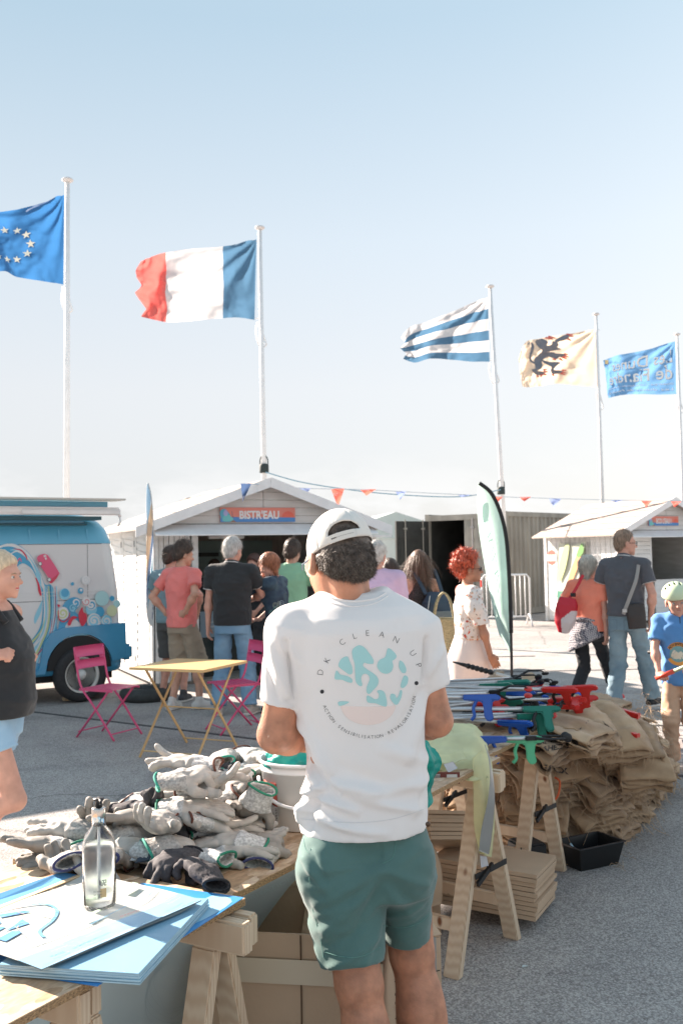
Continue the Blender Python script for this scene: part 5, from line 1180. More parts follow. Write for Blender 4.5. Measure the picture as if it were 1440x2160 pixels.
def trestle(s, w0, w1, lab, spread=.26, ext=0, skew=0, zt=.76, k=0):
    root = thing('trestle', lab, 'trestle', tp(s, w0, 0), TA + skew, 'pine trestles under the tables'); W = w1 - w0; H = zt
    b = MB(); b.box((-.045, -ext, H - .075), (-.006, W, H)); b.build('beam', PINE[k % 3], root, bevel=.006)
    b = MB(); b.box((.006, -ext + .02, H - .075), (.045, W, H)); b.build('beam', PINE[(k + 1) % 3], root, bevel=.006)
    for y in (.02, W - .09):
        for sg in (-1, 1):
            b = MB(); x0 = sg * .024; x1 = sg * spread; w = .035
            b.hexa([(x1 - sg * .0 - .018, y, 0), (x1 + .018, y, 0), (x1 + .018, y + .07, 0), (x1 - .018, y + .07, 0), (x0 - .016 , y, H - .076), (x0 + .016, y, H - .076), (x0 + .016, y + .07, H - .076), (x0 - .016, y + .07, H - .076)])
            b.build('leg', PINE[(k + (sg > 0)) % 3], root, bevel=.004)
        b = MB(); b.bar((-spread * .52, y - .008, .36), (spread * .52, y - .008, .36), .004, .022); b.bar((-spread * .5, y - .014, .33), (0, y - .014, .38), .012, .02); b.tube([(-.02, y - .022, .37), (-.02, y - .004, .37)], .012, 8); b.build('brace', mat('black_steel', (.012, .012, .013), .4), root)
    for sg in (-1, 1):
        b = MB(); x = sg * (spread * .74); b.box((x - .012, .08, .15), (x + .012, W - .09, .20)); b.build('crossbar', PINE[k % 3], root, bevel=.003)
    return root
trestle(-.52, .02, .66, 'pine trestle closest to the camera under the map table', .22, 0, 0, .78, 0)
trestle(-.07, .01, .66, 'pine trestle with its beam sticking out beside the folded box', .20, .07, 0, .78, 1)
trestle(.62, .10, .78, 'pine trestle hidden behind the left leg of the man', .26, 0, 0, .755, 2)
trestle(1.78, .07, .78, 'pine trestle with the yellow vest hanging over it', .24, .06, R(-8), .755, 1)
trestle(2.76, .17, .80, 'pine trestle in front of the sack pile', .22, 0, R(-8), .755, 0)
# sticker on the trestle beam
TR = [o for o in COL.objects if o.name.startswith('trestle')]
# pale blue banner leaning under the tables, printed with lines of faint text
BP = mat('banner_blue', (.68, .82, .86), .22, spec=.6, nscale=1.2, namp=.12)
root = thing('leaning_banner', 'pale blue glossy banner leaning under the glove table', 'banner', (0, 0, 0))
V, F = sheet([[tp(-1.5, .62, .0), tp(-.7, .60, .0), tp(.1, .56, .02), tp(.9, .5, .03)], [tp(-1.5, .60, .4), tp(-.7, .50, .42), tp(.1, .42, .42), tp(.9, .36, .42)], [tp(-1.5, .55, .76), tp(-.7, .44, .765), tp(.1, .2, .76), tp(.9, .13, .757)]], 40, 24, .006, 3, 4, .004)
mk('sheet', V, F, BP, root, True)
bvh_b = BVHTree.FromPolygons([tuple(v) for v in V], [tuple(f) for f in F])
def onb(bv, off=.002, org=(0, 0, CAMZ)):
    def f(px, py, l=0):
        d = Vector(ray(px, py)).normalized(); h = bv.ray_cast(Vector(org), d)
        if h[0] is None: return tuple(at(px, py, 3.5))
        return tuple(h[0] - d * (off + l))
    return f
P = Print(onb(bvh_b))
for t, x, y, w, a, sz in (('ACTION · SENSIBILISATION · REVALORISATION', 590, 1835, 330, -.42, 9), ('REVALORISATION · ACTION', 585, 1868, 300, -.44, 9)):
    V, F = text2d(t, 1, .0); x0 = min(v[0] for v in V); x1 = max(v[0] for v in V); c, s_ = math.cos(a), math.sin(a)
    P.put(([(x + ((v[0] - x0) / (x1 - x0) - .5) * w * c + v[1] * sz * s_ * 1.2, y + ((v[0] - x0) / (x1 - x0) - .5) * w * s_ - v[1] * sz * c * 1.2) for v in V], F), (.55, .70, .74), .0005)
for k in range(5):
    P.put(ribbon2d([(360 + 30 * math.cos(a * 1.0) * (1 + .2 * k) + 8 * math.sin(3 * a + k), 2085 + 50 * math.sin(a) * (1 + .2 * k) + 6 * math.cos(2 * a)) for a in np.linspace(0, 5.5, 40)], 1.2), (.55, .68, .72), .0005)
P.done('print', root)
# ------------------------------------------------------------------ cardboard
CB = mat('cardboard', (.52, .375, .255), .85, nscale=5, namp=.06, bump=.1, bscale=60); CBE = mat('cardboard_inside', (.42, .29, .19), .9, nscale=9, namp=.1); TAPE = mat('tape', (.62, .53, .40), .25)
def slab(b, P, t):                                   # quad plate with thickness
    P = [Vector(p) for p in P]; n = (P[1] - P[0]).cross(P[3] - P[0]).normalized() * t; b.hexa([p for p in P] + [p + n for p in P])
bx = thing('cardboard_box', 'large open cardboard box with tape across under the near table', 'box', (-.12, 2.90, 0), R(-9))
w, d, h = .24, .19, .63; t = .006
for nm, P4 in (('side', [(-w, -d, 0), (w, -d, 0), (w, -d, h), (-w, -d, h)]), ('side', [(w, -d, 0), (w, d, 0), (w, d, h), (w, -d, h)]), ('side', [(w, d, 0), (-w, d, 0), (-w, d, h), (w, d, h)]), ('side', [(-w, d, 0), (-w, -d, 0), (-w, -d, h), (-w, d, h)]), ('bottom', [(-w, -d, .01), (w, -d, .01), (w, d, .01), (-w, d, .01)])):
    b = MB(); slab(b, P4, -t); b.build(nm, CB, bx)
for nm, P4 in (('flap', [(-w, d, h), (w, d, h), (w - .02, d + .05, h + .13), (-w + .02, d + .05, h + .13)]), ('flap', [(-w, -d, h + .006), (-w, d, h + .006), (-w + .0, d - .02, h + .15), (-w + .09, -d + .02, h + .13)]), ('flap', [(w, -d, h), (w, d, h), (w + .09, d, h - .06), (w + .09, -d, h - .06)])):
    b = MB(); slab(b, P4, .005); b.build(nm, CBE if P4[0][0] == -w and P4[1][0] == -w else CB, bx)
b = MB(); slab(b, [(-w - .002, -d - .008, .50), (w + .002, -d - .008, .50), (w + .002, -d - .008, .565), (-w - .002, -d - .008, .565)], -.001); b.build('tape', TAPE, bx)
b = MB(); b.box((.02, -d - .0075, 0), (.024, -d - .0068, h)); b.build('seam', mat('seam_dark', (.10, .06, .035), .9), bx)
b2_ = thing('cardboard_box', 'cardboard box with black printing standing behind the man\'s left leg', 'box', (.10, 3.08, 0), R(28))
w, d, h = .13, .13, .50
b = MB(); b.box((-w, -d, 0), (w, d, h)); b.build('carton', CB, b2_, bevel=.004)
for P4 in ([(-w, -d, h + .001), (w, -d, h + .001), (w, -.02, h + .05), (-w, -.02, h + .05)], [(w, d, h + .001), (-w, d, h + .001), (-w, d + .15, h + .06), (w, d + .15, h + .06)]):
    b = MB(); slab(b, P4, .004); b.build('flap', CB, b2_)
b = MB(); slab(b, [(w + .001, -.05, .0), (w + .001, .05, 0), (w + .001, .05, h), (w + .001, -.05, h)], .001); slab(b, [(w - .1, -d - .001, h - .14), (w - .02, -d - .001, h - .14), (w - .02, -d - .001, h), (w - .1, -d - .001, h)], .001); b.build('tape', mat('tape_grey', (.36, .35, .33), .25), b2_)
P = Print(lambda x, z, l: (x, -d - .002 - l, z))
for tx, x, z, sz in (('EUROPE', -.03, .44, .045), ('LC 24', -.03, .35, .05), ('CARTON BAC-PEHD', -.02, .26, .018), ('gants taille 9', -.03, .225, .018), ('QTE 120 - Fabrique France', -.01, .185, .013)):
    V, F = text2d(tx, sz, .001); P.put(([(x + v[0], z + v[1]) for v in V], F), (.03, .025, .02))
for z in (.40, .295, .165): P.put(([(-.12, z), (.12, z), (.12, z + .003), (-.12, z + .003)], [(0, 1, 2, 3)]), (.03, .025, .02))
x = -.09
while x < .05: ww = rnd.choice([.002, .004, .006]); P.put(([(x, .03), (x + ww, .03), (x + ww, .09), (x, .09)], [(0, 1, 2, 3)]), (.03, .025, .02)); x += ww + rnd.choice([.003, .005])
P.done('print', b2_)
# bundle of flattened boxes under the vest table
def bundle(name, lab, loc, rz, w, d, n, t, tilt=(0, 0)):
    r = thing(name, lab, 'cardboard', loc, rz); r.rotation_euler = (tilt[0], tilt[1], rz); z = 0
    for k in range(n):
        b = MB(); dx, dy = rnd.uniform(-.012, .012), rnd.uniform(-.01, .01); b.box((-w + dx, -d + dy, z), (w + dx, d + dy, z + t * .86)); b.build('cardboard_sheet', CB, r); z += t
    return r
bundle('cardboard_stack', 'stack of flattened cardboard boxes on the ground behind the vest trestle', (.66, 4.62, .05), R(-24), .24, .20, 10, .020, (R(-4), R(3)))
bundle('cardboard_stack', 'leaning pack of flat cardboard above the lower stack', (.44, 4.62, .30), R(35), .18, .14, 7, .018, (R(-24), R(10)))
rl = thing('cardboard_roll', 'brown corrugated cardboard bulging beside the man\'s right hip', 'cardboard', (.26, 4.42, .14), R(10))
V, F = sheet([[(-.18, -.12, .0), (-.18, -.1, .16), (-.18, .06, .22), (-.18, .2, .12)], [(.0, -.16, .0), (.0, -.14, .2), (.0, .05, .26), (.0, .2, .14)], [(.12, -.12, .0), (.13, -.1, .12), (.14, .06, .18), (.13, .2, .08)]], 20, 24, .004, 14, 3, .006); mk('sheet', V, F, CB, rl, True)
b = MB(); b.box((-.16, -.1, -.14), (.12, .18, .0)); b.build('carton', CBE, rl)
bc = thing('black_case', 'small black plastic box standing behind the far trestle foot', 'box', atz(1118, 1872, 0), R(20)); b = MB(); b.box((-.07, -.05, 0), (.07, .1, .22)); b.build('shell', mat('black_plastic', (.012, .012, .013), .4), bc, bevel=.01); b = MB(); b.box((-.25, -.07, .0), (-.08, .02, .05)); b.build('tray_edge', mat('black_plastic', (.012, .012, .013)), bc, bevel=.005)
# ------------------------------------------------------------------ maps and brochures
PAP = mat('paper_edge', (.40, .58, .68), .7, nscale=160, namp=.2, stretch=(.1, .1, 6)); PW = mat('map_paper', (.52, .53, .50), .35)
def quadframe(o, e1, e2): return lambda a, b, l=0: (o[0] + e1[0] * a + e2[0] * b, o[1] + e1[1] * a + e2[1] * b, o[2] + l)
st = thing('map_stack', 'thick stack of folded blue edged maps on the near board', 'stack', (-.416, 2.0, ZT + .005), math.atan2(.982, .187))
n = 7
for k in range(n):
    b = MB(); j = rnd.uniform(-.003, .003); b.box((j, -.002 + j, k * .003), (.43 + j, .30 + j, k * .003 + .0027)); b.build('map', PAP, st)
b = MB(); b.box((0, 0, .0208), (.43, .30, .0214)); b.build('cover', mat('map_cover', (.22, .42, .58), .35), st)
top = thing('town_map', 'unfolded town map lying on the stack with blue harbour basins', 'map', (-.607, 2.0, 0)); e1 = np.array([.572, .82]); e2 = np.array([-.82, .572]); LW, LH = .46, .50
def mz(a, b): return ZT + .031 + .004 * math.sin(a * 9) * (1 - b) + .006 * math.exp(-(a / .06) ** 2) - .022 * max(0, min(1, (b - .34) / .12)) + .002 * math.sin(b * 15) + .01 * math.exp(-((a - .46) / .05) ** 2)
def MF(a, b, l=0): return (e1[0] * a + e2[0] * b, e1[1] * a + e2[1] * b, mz(a, b) + .0008 + l * .6)
n1 = 26; V = [MF(LW * i / n1, LH * j / n1, -.001) for i in range(n1 + 1) for j in range(n1 + 1)]; V2 = [(x, y, z - .0012) for x, y, z in V]; F = [(i * (n1 + 1) + j, (i + 1) * (n1 + 1) + j, (i + 1) * (n1 + 1) + j + 1, i * (n1 + 1) + j + 1) for i in range(n1) for j in range(n1)]; k = len(V)
mk('sheet', V + V2, F + [tuple(q + k for q in reversed(f)) for f in F], PW, top, True)
P = Print(MF); S_ = .03
P.put(fill2d([(0, 0), (LW, 0), (LW, .075), (0, .075)], S_), (.26, .45, .62))
P.put(fill2d([(.0, LH), (LW, LH), (LW, .44), (.32, .445), (.15, .42), (0, .40)], S_), (.12, .34, .60)); P.put(fill2d([(0, .40), (.15, .42), (.32, .445), (LW, .44), (LW, .415), (.3, .42), (.15, .392), (0, .375)], S_), (.74, .55, .34))
for pts in ([(.02, .36), (.05, .30), (.12, .29), (.13, .31), (.08, .32), (.06, .36)], [(.01, .26), (.04, .24), (.11, .26), (.10, .29), (.03, .28)], [(.09, .24), (.15, .23), (.16, .27), (.12, .25)], [(.14, .32), (.20, .29), (.20, .31), (.15, .34)], [(.05, .18), (.11, .2), (.10, .225), (.05, .21)]): P.put(fill2d(pts, S_), (.13, .33, .60))
P.put(ribbon2d(crspline([(.10, .37), (.18, .36), (.25, .31), (.24, .25), (.19, .20), (.13, .17), (.11, .13)], 8), .008), (.16, .38, .62)); P.put(ribbon2d([(.02, .12), (.2, .10), (LW - .01, .13)], .003), (.2, .42, .6)); P.put(ribbon2d([(.02, .10), (.3, .16), (LW, .30)], .0015), (.4, .5, .55))
for k in range(34):
    x, y = rnd.uniform(.04, LW - .03), rnd.uniform(.09, .40); a = rnd.uniform(0, 3.1); l_ = rnd.uniform(.02, .09); P.put(ribbon2d([(x, y), (min(LW, max(0, x + l_ * math.cos(a))), min(.4, max(.08, y + l_ * math.sin(a))))], .0018), rnd.choice([(.36, .40, .42), (.50, .34, .26), (.34, .45, .36)]))
for x, y, w_, h_ in ((.30, .20, .05, .03), (.36, .28, .06, .04), (.40, .18, .04, .03), (.22, .12, .05, .02)): P.put(fill2d([(x, y), (x + w_, y + .01), (x + w_, y + h_), (x, y + h_)]), (.45, .60, .45))
for x, tx in ((.05, 'PLAGES'), (.14, 'LE SENTIER DES DUNES'), (.27, 'DUNKERQUE'), (.38, 'Info tourisme')):
    for r_ in range(3):
        V, F = text2d(tx if r_ == 0 else 'le long du littoral', .010 if r_ == 0 else .006, .0); P.put(([(x + v[0] + .02, .058 - r_ * .013 + v[1]) for v in V], F), (.68, .14, .10) if r_ == 0 else (.5, .6, .66))
P.done('print', top, .35)
for i, (o, a, c, lab) in enumerate((((-.497, 2.0, ZT + .0022), R(69), (.03, .22, .55), 'dark blue brochure under the map stack at the board edge'), ((-.46, 2.03, ZT + .0042), R(66), (.05, .27, .60), 'second blue brochure fanned out under the map stack'))):
    r = thing('brochure', lab, 'brochure', o, a - 0); b = MB(); b.box((0, 0, 0), (.50, .30, .0015)); b.build('cover', mat('broch%d' % i, c, .3), r)
    P = Print(lambda x, y, l: (x, y, .0018 + l * .3)); P.put(fill2d(crspline([(.02, .004), (.10, .004), (.16, .05), (.28, .06), (.10, .10), (.02, .06)], 4, True), .03), (.60, .55, .25)); P.put(fill2d([(.18, .02), (.2, .035), (.23, .03), (.21, .012)]), (.75, .2, .2)); P.put(fill2d(crspline([(.3, .02), (.46, .01), (.48, .08), (.36, .07)], 4, True), .03), (.30, .55, .72)); P.done('print', r, .3)
# ------------------------------------------------------------------ bottle of hand gel
def glass(n, c, rough, ior, tint=None):
    m = mat(n, c, rough, trans=1.0); m.node_tree.nodes['Principled BSDF'].inputs['IOR'].default_value = ior; return m
bo = thing('pump_bottle', 'clear plastic pump bottle with black cap standing on the map', 'bottle', (*atz(210, 1912, ZT + .033)[:2], ZT + .0335))
prof = [(.0001, .0), (.030, .0), (.037, .004), (.0385, .012), (.0385, .135), (.037, .150), (.031, .168), (.022, .180), (.0155, .187), (.0145, .20)]
b = MB(); b.lathe(prof + [(.0128, .20), (.014, .186), (.021, .178), (.029, .166), (.0352, .150), (.0365, .135), (.0365, .012), (.028, .003), (.0001, .003)], 40, cap=False); b.build('shell', glass('clear_plastic', (.97, .98, .98), .08, 1.3), bo, True)
b = MB(); b.lathe([(.0001, .0036), (.0278, .0036), (.0362, .0125), (.0362, .134), (.0345, .146), (.0001, .146)], 40, cap=False); b.build('gel', glass('gel', (.96, .97, .97), .35, 1.2), bo, True)
b = MB(); b.tube([(0, 0, .02), (0, 0, .19)], .0035, 8); b.build('dip_tube', mat('tube_white', (.75, .76, .76), .4), bo, True)
b = MB(); b.lathe([(.0165, .188), (.0165, .226), (.015, .229), (.0001, .229)], 28); b.build('collar', mat('chrome', (.62, .58, .54), .18, metal=.95), bo, True)
b = MB(); b.lathe([(.0085, .229), (.0082, .243), (.013, .246), (.013, .250), (.0001, .2505)], 20); b.tube([(0, 0, .248), (.012, -.028, .249), (.013, -.034, .244)], .0035, 8); b.build('pump_head', mat('black_plastic', (.012, .012, .013)), bo, True)
cyl = lambda x, z, l=0: (.0392 * math.sin(x / .0392), -.0392 * math.cos(x / .0392) - l * .3, z)
P = Print(cyl)
for k in range(6):
    for j in range(5):
        if rnd.random() < .6: P.put(([(.010 + k * .0028, .058 + j * .0028), (.0124 + k * .0028, .058 + j * .0028), (.0124 + k * .0028, .0604 + j * .0028), (.010 + k * .0028, .0604 + j * .0028)], [(0, 1, 2, 3)]), (.08, .08, .09), .0003)
P.put(([(.012, .032), (.026, .032), (.026, .052), (.012, .052)], [(0, 1, 2, 3)]), (.60, .42, .22), .0003)
for k in range(3): V, F = text2d('GEL MAINS', .004); P.put(([(v[0] * 1. + .006, .046 - k * .007 + v[1]) for v in V], F), (.1, .1, .1), .0004)
P.done('label', bo)
# ------------------------------------------------------------------ bucket
bk = thing('bucket', 'white plastic bucket with red label and handle on the table', 'bucket', (*atz(642, 1722, ZT)[:2], ZT - .018))
BW = mat('bucket_white', (.74, .74, .74), .35, spec=.5, nscale=4, namp=.03)
b = MB(); b.lathe([(.0001, .0), (.118, .0), (.123, .004), (.136, .175), (.141, .176), (.141, .183), (.138, .186), (.139, .20), (.145, .201), (.145, .209), (.141, .212), (.136, .209), (.133, .17), (.118, .01), (.0001, .01)], 48, cap=False); b.build('pail', BW, bk, True)
b = MB(); hp_ = [(.145 * math.cos(a), -.145 * abs(math.sin(a)) * 1.02 - .008, .165 - .085 * math.sin(a)) for a in np.linspace(R(8), R(172), 20)]; b.tube(hp_, .006, 8); b.build('handle', BW, bk, True)
cy2 = lambda x, z, l=0: ((.1245 + z * .073) * math.sin(x / .13), -(.1245 + z * .073) * math.cos(x / .13) - l * .3 - .0006, z)
P = Print(cy2); q = lambda x0, z0, x1, z1: fill2d([(x0, z0), (x1, z0), (x1, z1), (x0, z1)], .015)
q0 = q; q = lambda a, b, c, d: q0(a - .03, b, c - .03, d); P.put(q(-.125, .075, -.055, .150), (.50, .07, .045)); P.put(q(-.125, .03, -.055, .0745), (.60, .60, .60)); P.put(q(-.122, .034, -.075, .055), (.3, .3, .3)); P.put(q(-.068, .035, -.057, .072), (.72, .72, .72))
for k in range(7): P.put(q(-.067, .037 + k * .005, -.058, .0395 + k * .005), (.05, .05, .05))
V, F = text2d('Peinture', .016, .0003); P.put(([(-.128 + v[0], .125 + v[1]) for v in V], F), (.75, .65, .6)); V, F = text2d('mate', .010); P.put(([(-.13 + v[0], .108 + v[1]) for v in V], F), (.75, .65, .6)); P.put(q(-.082, .09, -.057, .150), (.58, .12, .09)); P.done('label', bk)
tl = thing('plastic_bag', 'crumpled teal plastic bag bulging out of the white bucket', 'bag', bk.location)
V, F = sheet([[(-.12, -.09, .195), (-.03, -.125, .20), (.05, -.12, .21), (.12, -.06, .20)], [(-.12, .0, .215), (-.05, -.05, .275), (.06, -.04, .265), (.12, .0, .22)], [(-.10, .08, .2), (-.02, .1, .24), (.05, .1, .24), (.1, .07, .2)]], 42, 42, .022, 26, 5, .002); TEAL = mat('teal_plastic', (.02, .42, .36), .35, thin=.35); mk('film', V, F, TEAL, tl, True)
# ------------------------------------------------------------------ gloves
def glove_mesh(kind, seed, h=.0042):
    rs = np.random.RandomState(seed); S = SDF(); f = np.array([0, 1, 0.]); n = np.array([0, 0, -1.]); sd = np.array([1, 0, 0.])
    flat = .5
    S.cap((0, -.02, 0), (0, .03, .002), .043, .046, .02, ((0, 0, 1), flat))
    c = {'open': .12, 'curl': .55, 'flat': .03, 'point': .3, 'fist': 1.0}[kind]
    for i, (o, ln) in enumerate(((.034, .070), (.0115, .080), (-.0115, .074), (-.034, .058))):
        p = np.array([o, .062, 0]); a = rs.uniform(-.08, .08) ; ci = c * rs.uniform(.5, 1.5)
        if kind == 'point' and i == 0: ci = -.2
        bend = rs.uniform(-.12, .12) + o * 4
        for fr, r in ((.42, .0118), (.33, .0115), (.25, .0105)):
            a += ci * .75; d = np.array([math.sin(bend) * math.cos(a), math.cos(bend) * math.cos(a), -math.sin(a)]); q = p + d * ln * fr * 1.08; S.cap(p, q, r, r - .0003, .0045, ((0, 0, 1), .85)); p = q
    p = np.array([.040, .0, -.004]); d = np.array([.75, .6, -.35 - c * .3]); d /= np.linalg.norm(d); S.cap(p - d * .01, p + d * .034, .017, .014, .015); d2 = d * .7 + np.array([-.1 - .4 * c, .7, -.2]); d2 /= np.linalg.norm(d2); S.cap(p + d * .034, p + d * .034 + d2 * .032, .014, .0115, .006)
    S.loft((0, -.095, .0), (0, -.01, .0), [(0, .048, .0205), (.3, .040, .018), (1, .042, .026)], k=.02)
    S.ell((0, -.112, .0), (.041, .085, .0155), None, .004, 's')
    def disp(V, N):
        w = .0036 * (1 - 2.2 * np.abs(fbm(V * [38, 22, 38] + seed, seed, 2))); cuff = V[:, 1] < -.035; return np.where(cuff, .0010 * np.sin(np.arctan2(V[:, 2] * 2, V[:, 0]) * 34) + w * .6, w)
    V, F = S.mesh(h, disp); bend = rs.uniform(-.5, .5) * 2; V[:, 2] += bend * (V[:, 1]) ** 2 * 1.4
    m = V[F].mean(1)[:, 1]; return V, F, m, bend
def knit(n, c): return mat(n, c, .9, nscale=120, namp=.28, bump=.5, bscale=400, bdist=.002, detail=2)
GP = mat('glove_coat', (.27, .25, .225), .72, nscale=16, namp=.22, bump=.2, bscale=150, bdist=.002); GP2 = mat('glove_coat_light', (.42, .395, .36), .7, nscale=18, namp=.18, bump=.2, bscale=150, bdist=.002); GD = mat('glove_coat_dark', (.055, .05, .055), .8, nscale=18, namp=.25, bump=.3, bscale=300, bdist=.002)
KG = knit('knit_grey', (.38, .37, .35)); KL = knit('knit_light', (.52, .52, .51)); KD = knit('knit_dark', (.06, .055, .06))
TR_ = {'green': mat('trim_green', (.02, .20, .125), .8), 'brown': mat('trim_brown', (.12, .045, .03), .8), 'navy': mat('trim_navy', (.035, .04, .12), .8), 'black': mat('trim_black', (.02, .02, .025), .8), 'teal': mat('trim_teal', (.03, .30, .22), .8)}
GL = {}
def glove_proto(key, kind, coat, kn, trim, seed):
    V, F, m, bend = glove_mesh(kind, seed)
    root = bpy.data.objects.new('work_glove', None); COL.objects.link(root); root['category'] = 'glove'; root.location = (0, 0, -5)
    coated = m > -.012 + .012 * math.sin(seed)
    for nm, sel, mm in (('coated_hand', coated, coat), ('knit_cuff', ~coated, kn)):
        f = F[sel]; u, inv = np.unique(f, return_inverse=True); mk(nm, V[u], inv.reshape(f.shape).astype(np.int32), mm, root, True)
    b = MB(); P = [(.0485 * math.cos(a), -.0955 + .006 * math.sin(a * 2 + seed), .0205 * math.sin(a) + bend * .0955 ** 2 * 1.4) for a in np.linspace(0, 2 * math.pi, 21)]; b.tube(P, .0042, 6, False); b.build('cuff_hem', TR_[trim], root, True)
    GL[key] = root; return root
spec = [('a', 'open', GP2, KL, 'green', 1), ('b', 'curl', GP2, KG, 'teal', 2), ('c', 'flat', GP, KL, 'green', 3), ('d', 'point', GP2, KL, 'brown', 4), ('e', 'curl', GP, KG, 'navy', 5), ('f', 'open', GP2, KG, 'black', 6), ('g', 'fist', GD, KD, 'black', 7), ('h', 'fist', GP2, KG, 'teal', 8)]
for s_ in spec: glove_proto(*s_)
cl = {'a': 'white green hemmed glove', 'b': 'curled teal hemmed glove', 'c': 'flat grey green hemmed glove', 'd': 'pale brown hemmed glove', 'e': 'dark navy hemmed glove', 'f': 'open grey black hemmed glove', 'g': 'balled black glove', 'h': 'balled teal hemmed glove'}
def heap_h(s, w): return .165 * math.exp(-((s - .82) / .42) ** 2) * (math.exp(-((w - .50) / .26) ** 2)) + .085 * math.exp(-((s - .22) / .32) ** 2) * math.exp(-((w - .50) / .24) ** 2) + .10 * math.exp(-((s - 1.2) / .3) ** 2) * math.exp(-((w - .52) / .2) ** 2)
gfirst = set(); rg = random.Random(11); placed = []
def put_glove(key, loc, rot, label, group='work gloves heaped on the table'):
    o = GL[key]
    if key in gfirst: o = dup(o)
    gfirst.add(key); o.location = tuple(loc); o.rotation_euler = rot; o['label'] = label; o['group'] = group; o.scale = (.9, .9, .9) if key != 'g' else (.85,) * 3; return o
cand = []
bkx = np.array(bk.location[:2])
for layer in range(7):
    for i in range(60):
        s = rg.uniform(-.12, 1.42); w = rg.uniform(.14, .76); hh = heap_h(s, w); z = layer * .029
        if z > hh + .012: continue
        if layer and z < hh - .075: continue
        p = tp(s, w, ZT - .02 + .024 + z)
        if np.hypot(*(p[:2] - bkx)) < .22 or (s < .12 and w < .42) or (s < .5 and w < .16 and layer == 0): continue
        if all(np.linalg.norm(p - q) > .058 for q in cand): cand.append(p)
where = lambda s, h: ('low at the left end' if s < .3 else 'on the crest' if h > .15 else 'beyond the bucket' if s > 1.0 else 'mid heap' if h > .07 else 'at the foot of the heap')
for p in cand[:150]:
    r = p[:2] - O_; s = float(r @ D_); h = p[2] - ZT; key = rg.choice('aabbcccddeeeeeffggh')
    gs = .02; gx = (heap_h(s + gs, float(r @ N_)) - heap_h(s - gs, float(r @ N_))) / (2 * gs)
    rz_ = rg.uniform(0, 6.28); lb = cl[key] + ' ' + where(s, h) + ', fingers to the ' + ('left', 'camera', 'right', 'hut')[int(((rz_ + .785) % 6.2832) / 1.5708) % 4]
    put_glove(key, p + [0, 0, .004], (rg.uniform(-.35, .35) + (math.pi if rg.random() < .35 else 0), rg.uniform(-.35, .35), rz_), lb, 'work gloves %s' % where(s, h))
# the gloves one can tell apart
Zt = ZT - .018
def G_(key, px, py, z, rot, lab): return put_glove(key, atz(px, py, z), rot, lab, 'single gloves at the edge of the heap')
G_('c', 105, 1785, ZT + .035, (R(12), R(8), R(108)), 'flat grey glove lying furthest left with fingers towards the edge')
G_('f', 150, 1748, ZT + .06, (R(5), R(-10), R(80)), 'open pale glove just above the leftmost one')
G_('a', 460, 1740, ZT + .05, (R(4), R(6), R(-75)), 'long white glove with green hem pointing right')
G_('a', 395, 1700, ZT + .12, (R(0), R(10), R(-95)), 'white glove showing its open green rimmed cuff')
G_('d', 440, 1655, ZT + .17, (R(20), R(0), R(-100)), 'pale glove with one finger standing up')
G_('h', 395, 1640, ZT + .20, (R(10), R(15), R(-80)), 'large folded pale glove near the top of the heap')
G_('d', 400, 1612, ZT + .225, (R(5), R(0), R(80)), 'pale glove lying topmost with brown hem')
G_('c', 535, 1700, ZT + .10, (R(-50), R(20), R(10)), 'grey speckled glove hanging beside the bucket')
G_('a', 500, 1775, ZT + .03, (R(4), R(0), R(85)), 'white glove whose green ribbed cuff hangs at the board edge')
G_('g', 427, 1838, ZT + .03, (R(10), R(20), R(40)), 'black balled glove nearest the maps')
G_('g', 365, 1815, ZT + .03, (R(0), R(0), R(150)), 'black glove beside the balled one')
G_('g', 340, 1795, ZT + .02, (R(10), R(0), R(200)), 'black glove partly under the clear packet')
G_('e', 290, 1760, ZT + .05, (R(0), R(15), R(-60)), 'dark grey glove with navy hem above the packet')
# clear packets of new gloves
CLR = mat('clear_film', (.80, .84, .86), .08, spec=.9, thin=.35); NV = mat('packet_navy', (.02, .035, .06), .3)
pk = thing('glove_packet', 'clear packet of new gloves with a navy header card', 'packet', atz(215, 1820, ZT + .004))
V, F = sheet([[(-.13, -.05, .004), (-.04, -.055, .02), (.06, -.05, .02), (.16, -.02, .006)], [(-.10, .0, .01), (-.02, .0, .05), (.07, .01, .045), (.17, .03, .012)], [(-.06, .06, .006), (.0, .07, .02), (.08, .08, .02), (.18, .08, .02)]], 30, 20, .004, 40, 3, .0015); mk('film', V, F, CLR, pk, True)
V, F = sheet([[(.10, -.052, .012), (.15, -.05, .02), (.155, -.048, .02)], [(.13, .0, .048), (.18, .0, .05), (.185, .01, .05)], [(.16, .06, .03), (.21, .07, .04), (.215, .075, .04)]], 10, 12, .002, 30, 3, .001); o = mk('header_card', V, F, NV, pk, True)
V, F = sheet([[(-.16, -.055, .004), (-.10, -.055, .01)], [(-.14, -.01, .008), (-.07, .0, .03)], [(-.10, .05, .006), (-.04, .06, .02)]], 8, 8, .002, 30, 3, .001); mk('header_card', V, F, NV, pk, True)
b = MB(); b.lathe([(.013, 0), (.013, .001)], 18, (-.135, -.035, .014)); b.build('print', mat('print_pale', (.6, .62, .6)), pk)
for i, (w_, c) in enumerate(((.008, (.03, .28, .18)), (.006, (.65, .05, .08)))):
    V, F = sheet([[(-.09 + i * .02, -.054, .014), (-.09 + i * .02 + w_, -.054, .015)], [(-.05 + i * .02, .01, .045), (-.05 + i * .02 + w_, .01, .046)], [(-.03 + i * .02, .05, .03), (-.03 + i * .02 + w_, .05, .031)]], 2, 8, 0, 1, 1, .001); mk('print', V, F, mat('pk%d' % i, c), pk)
V, F = text2d('GANTS', .02); mk('print', [(.165 + v[1] * -.6, .01 + v[0] * .9 * .6, .056) for v in V], F, mat('print_pale', (.6, .62, .6)), pk)
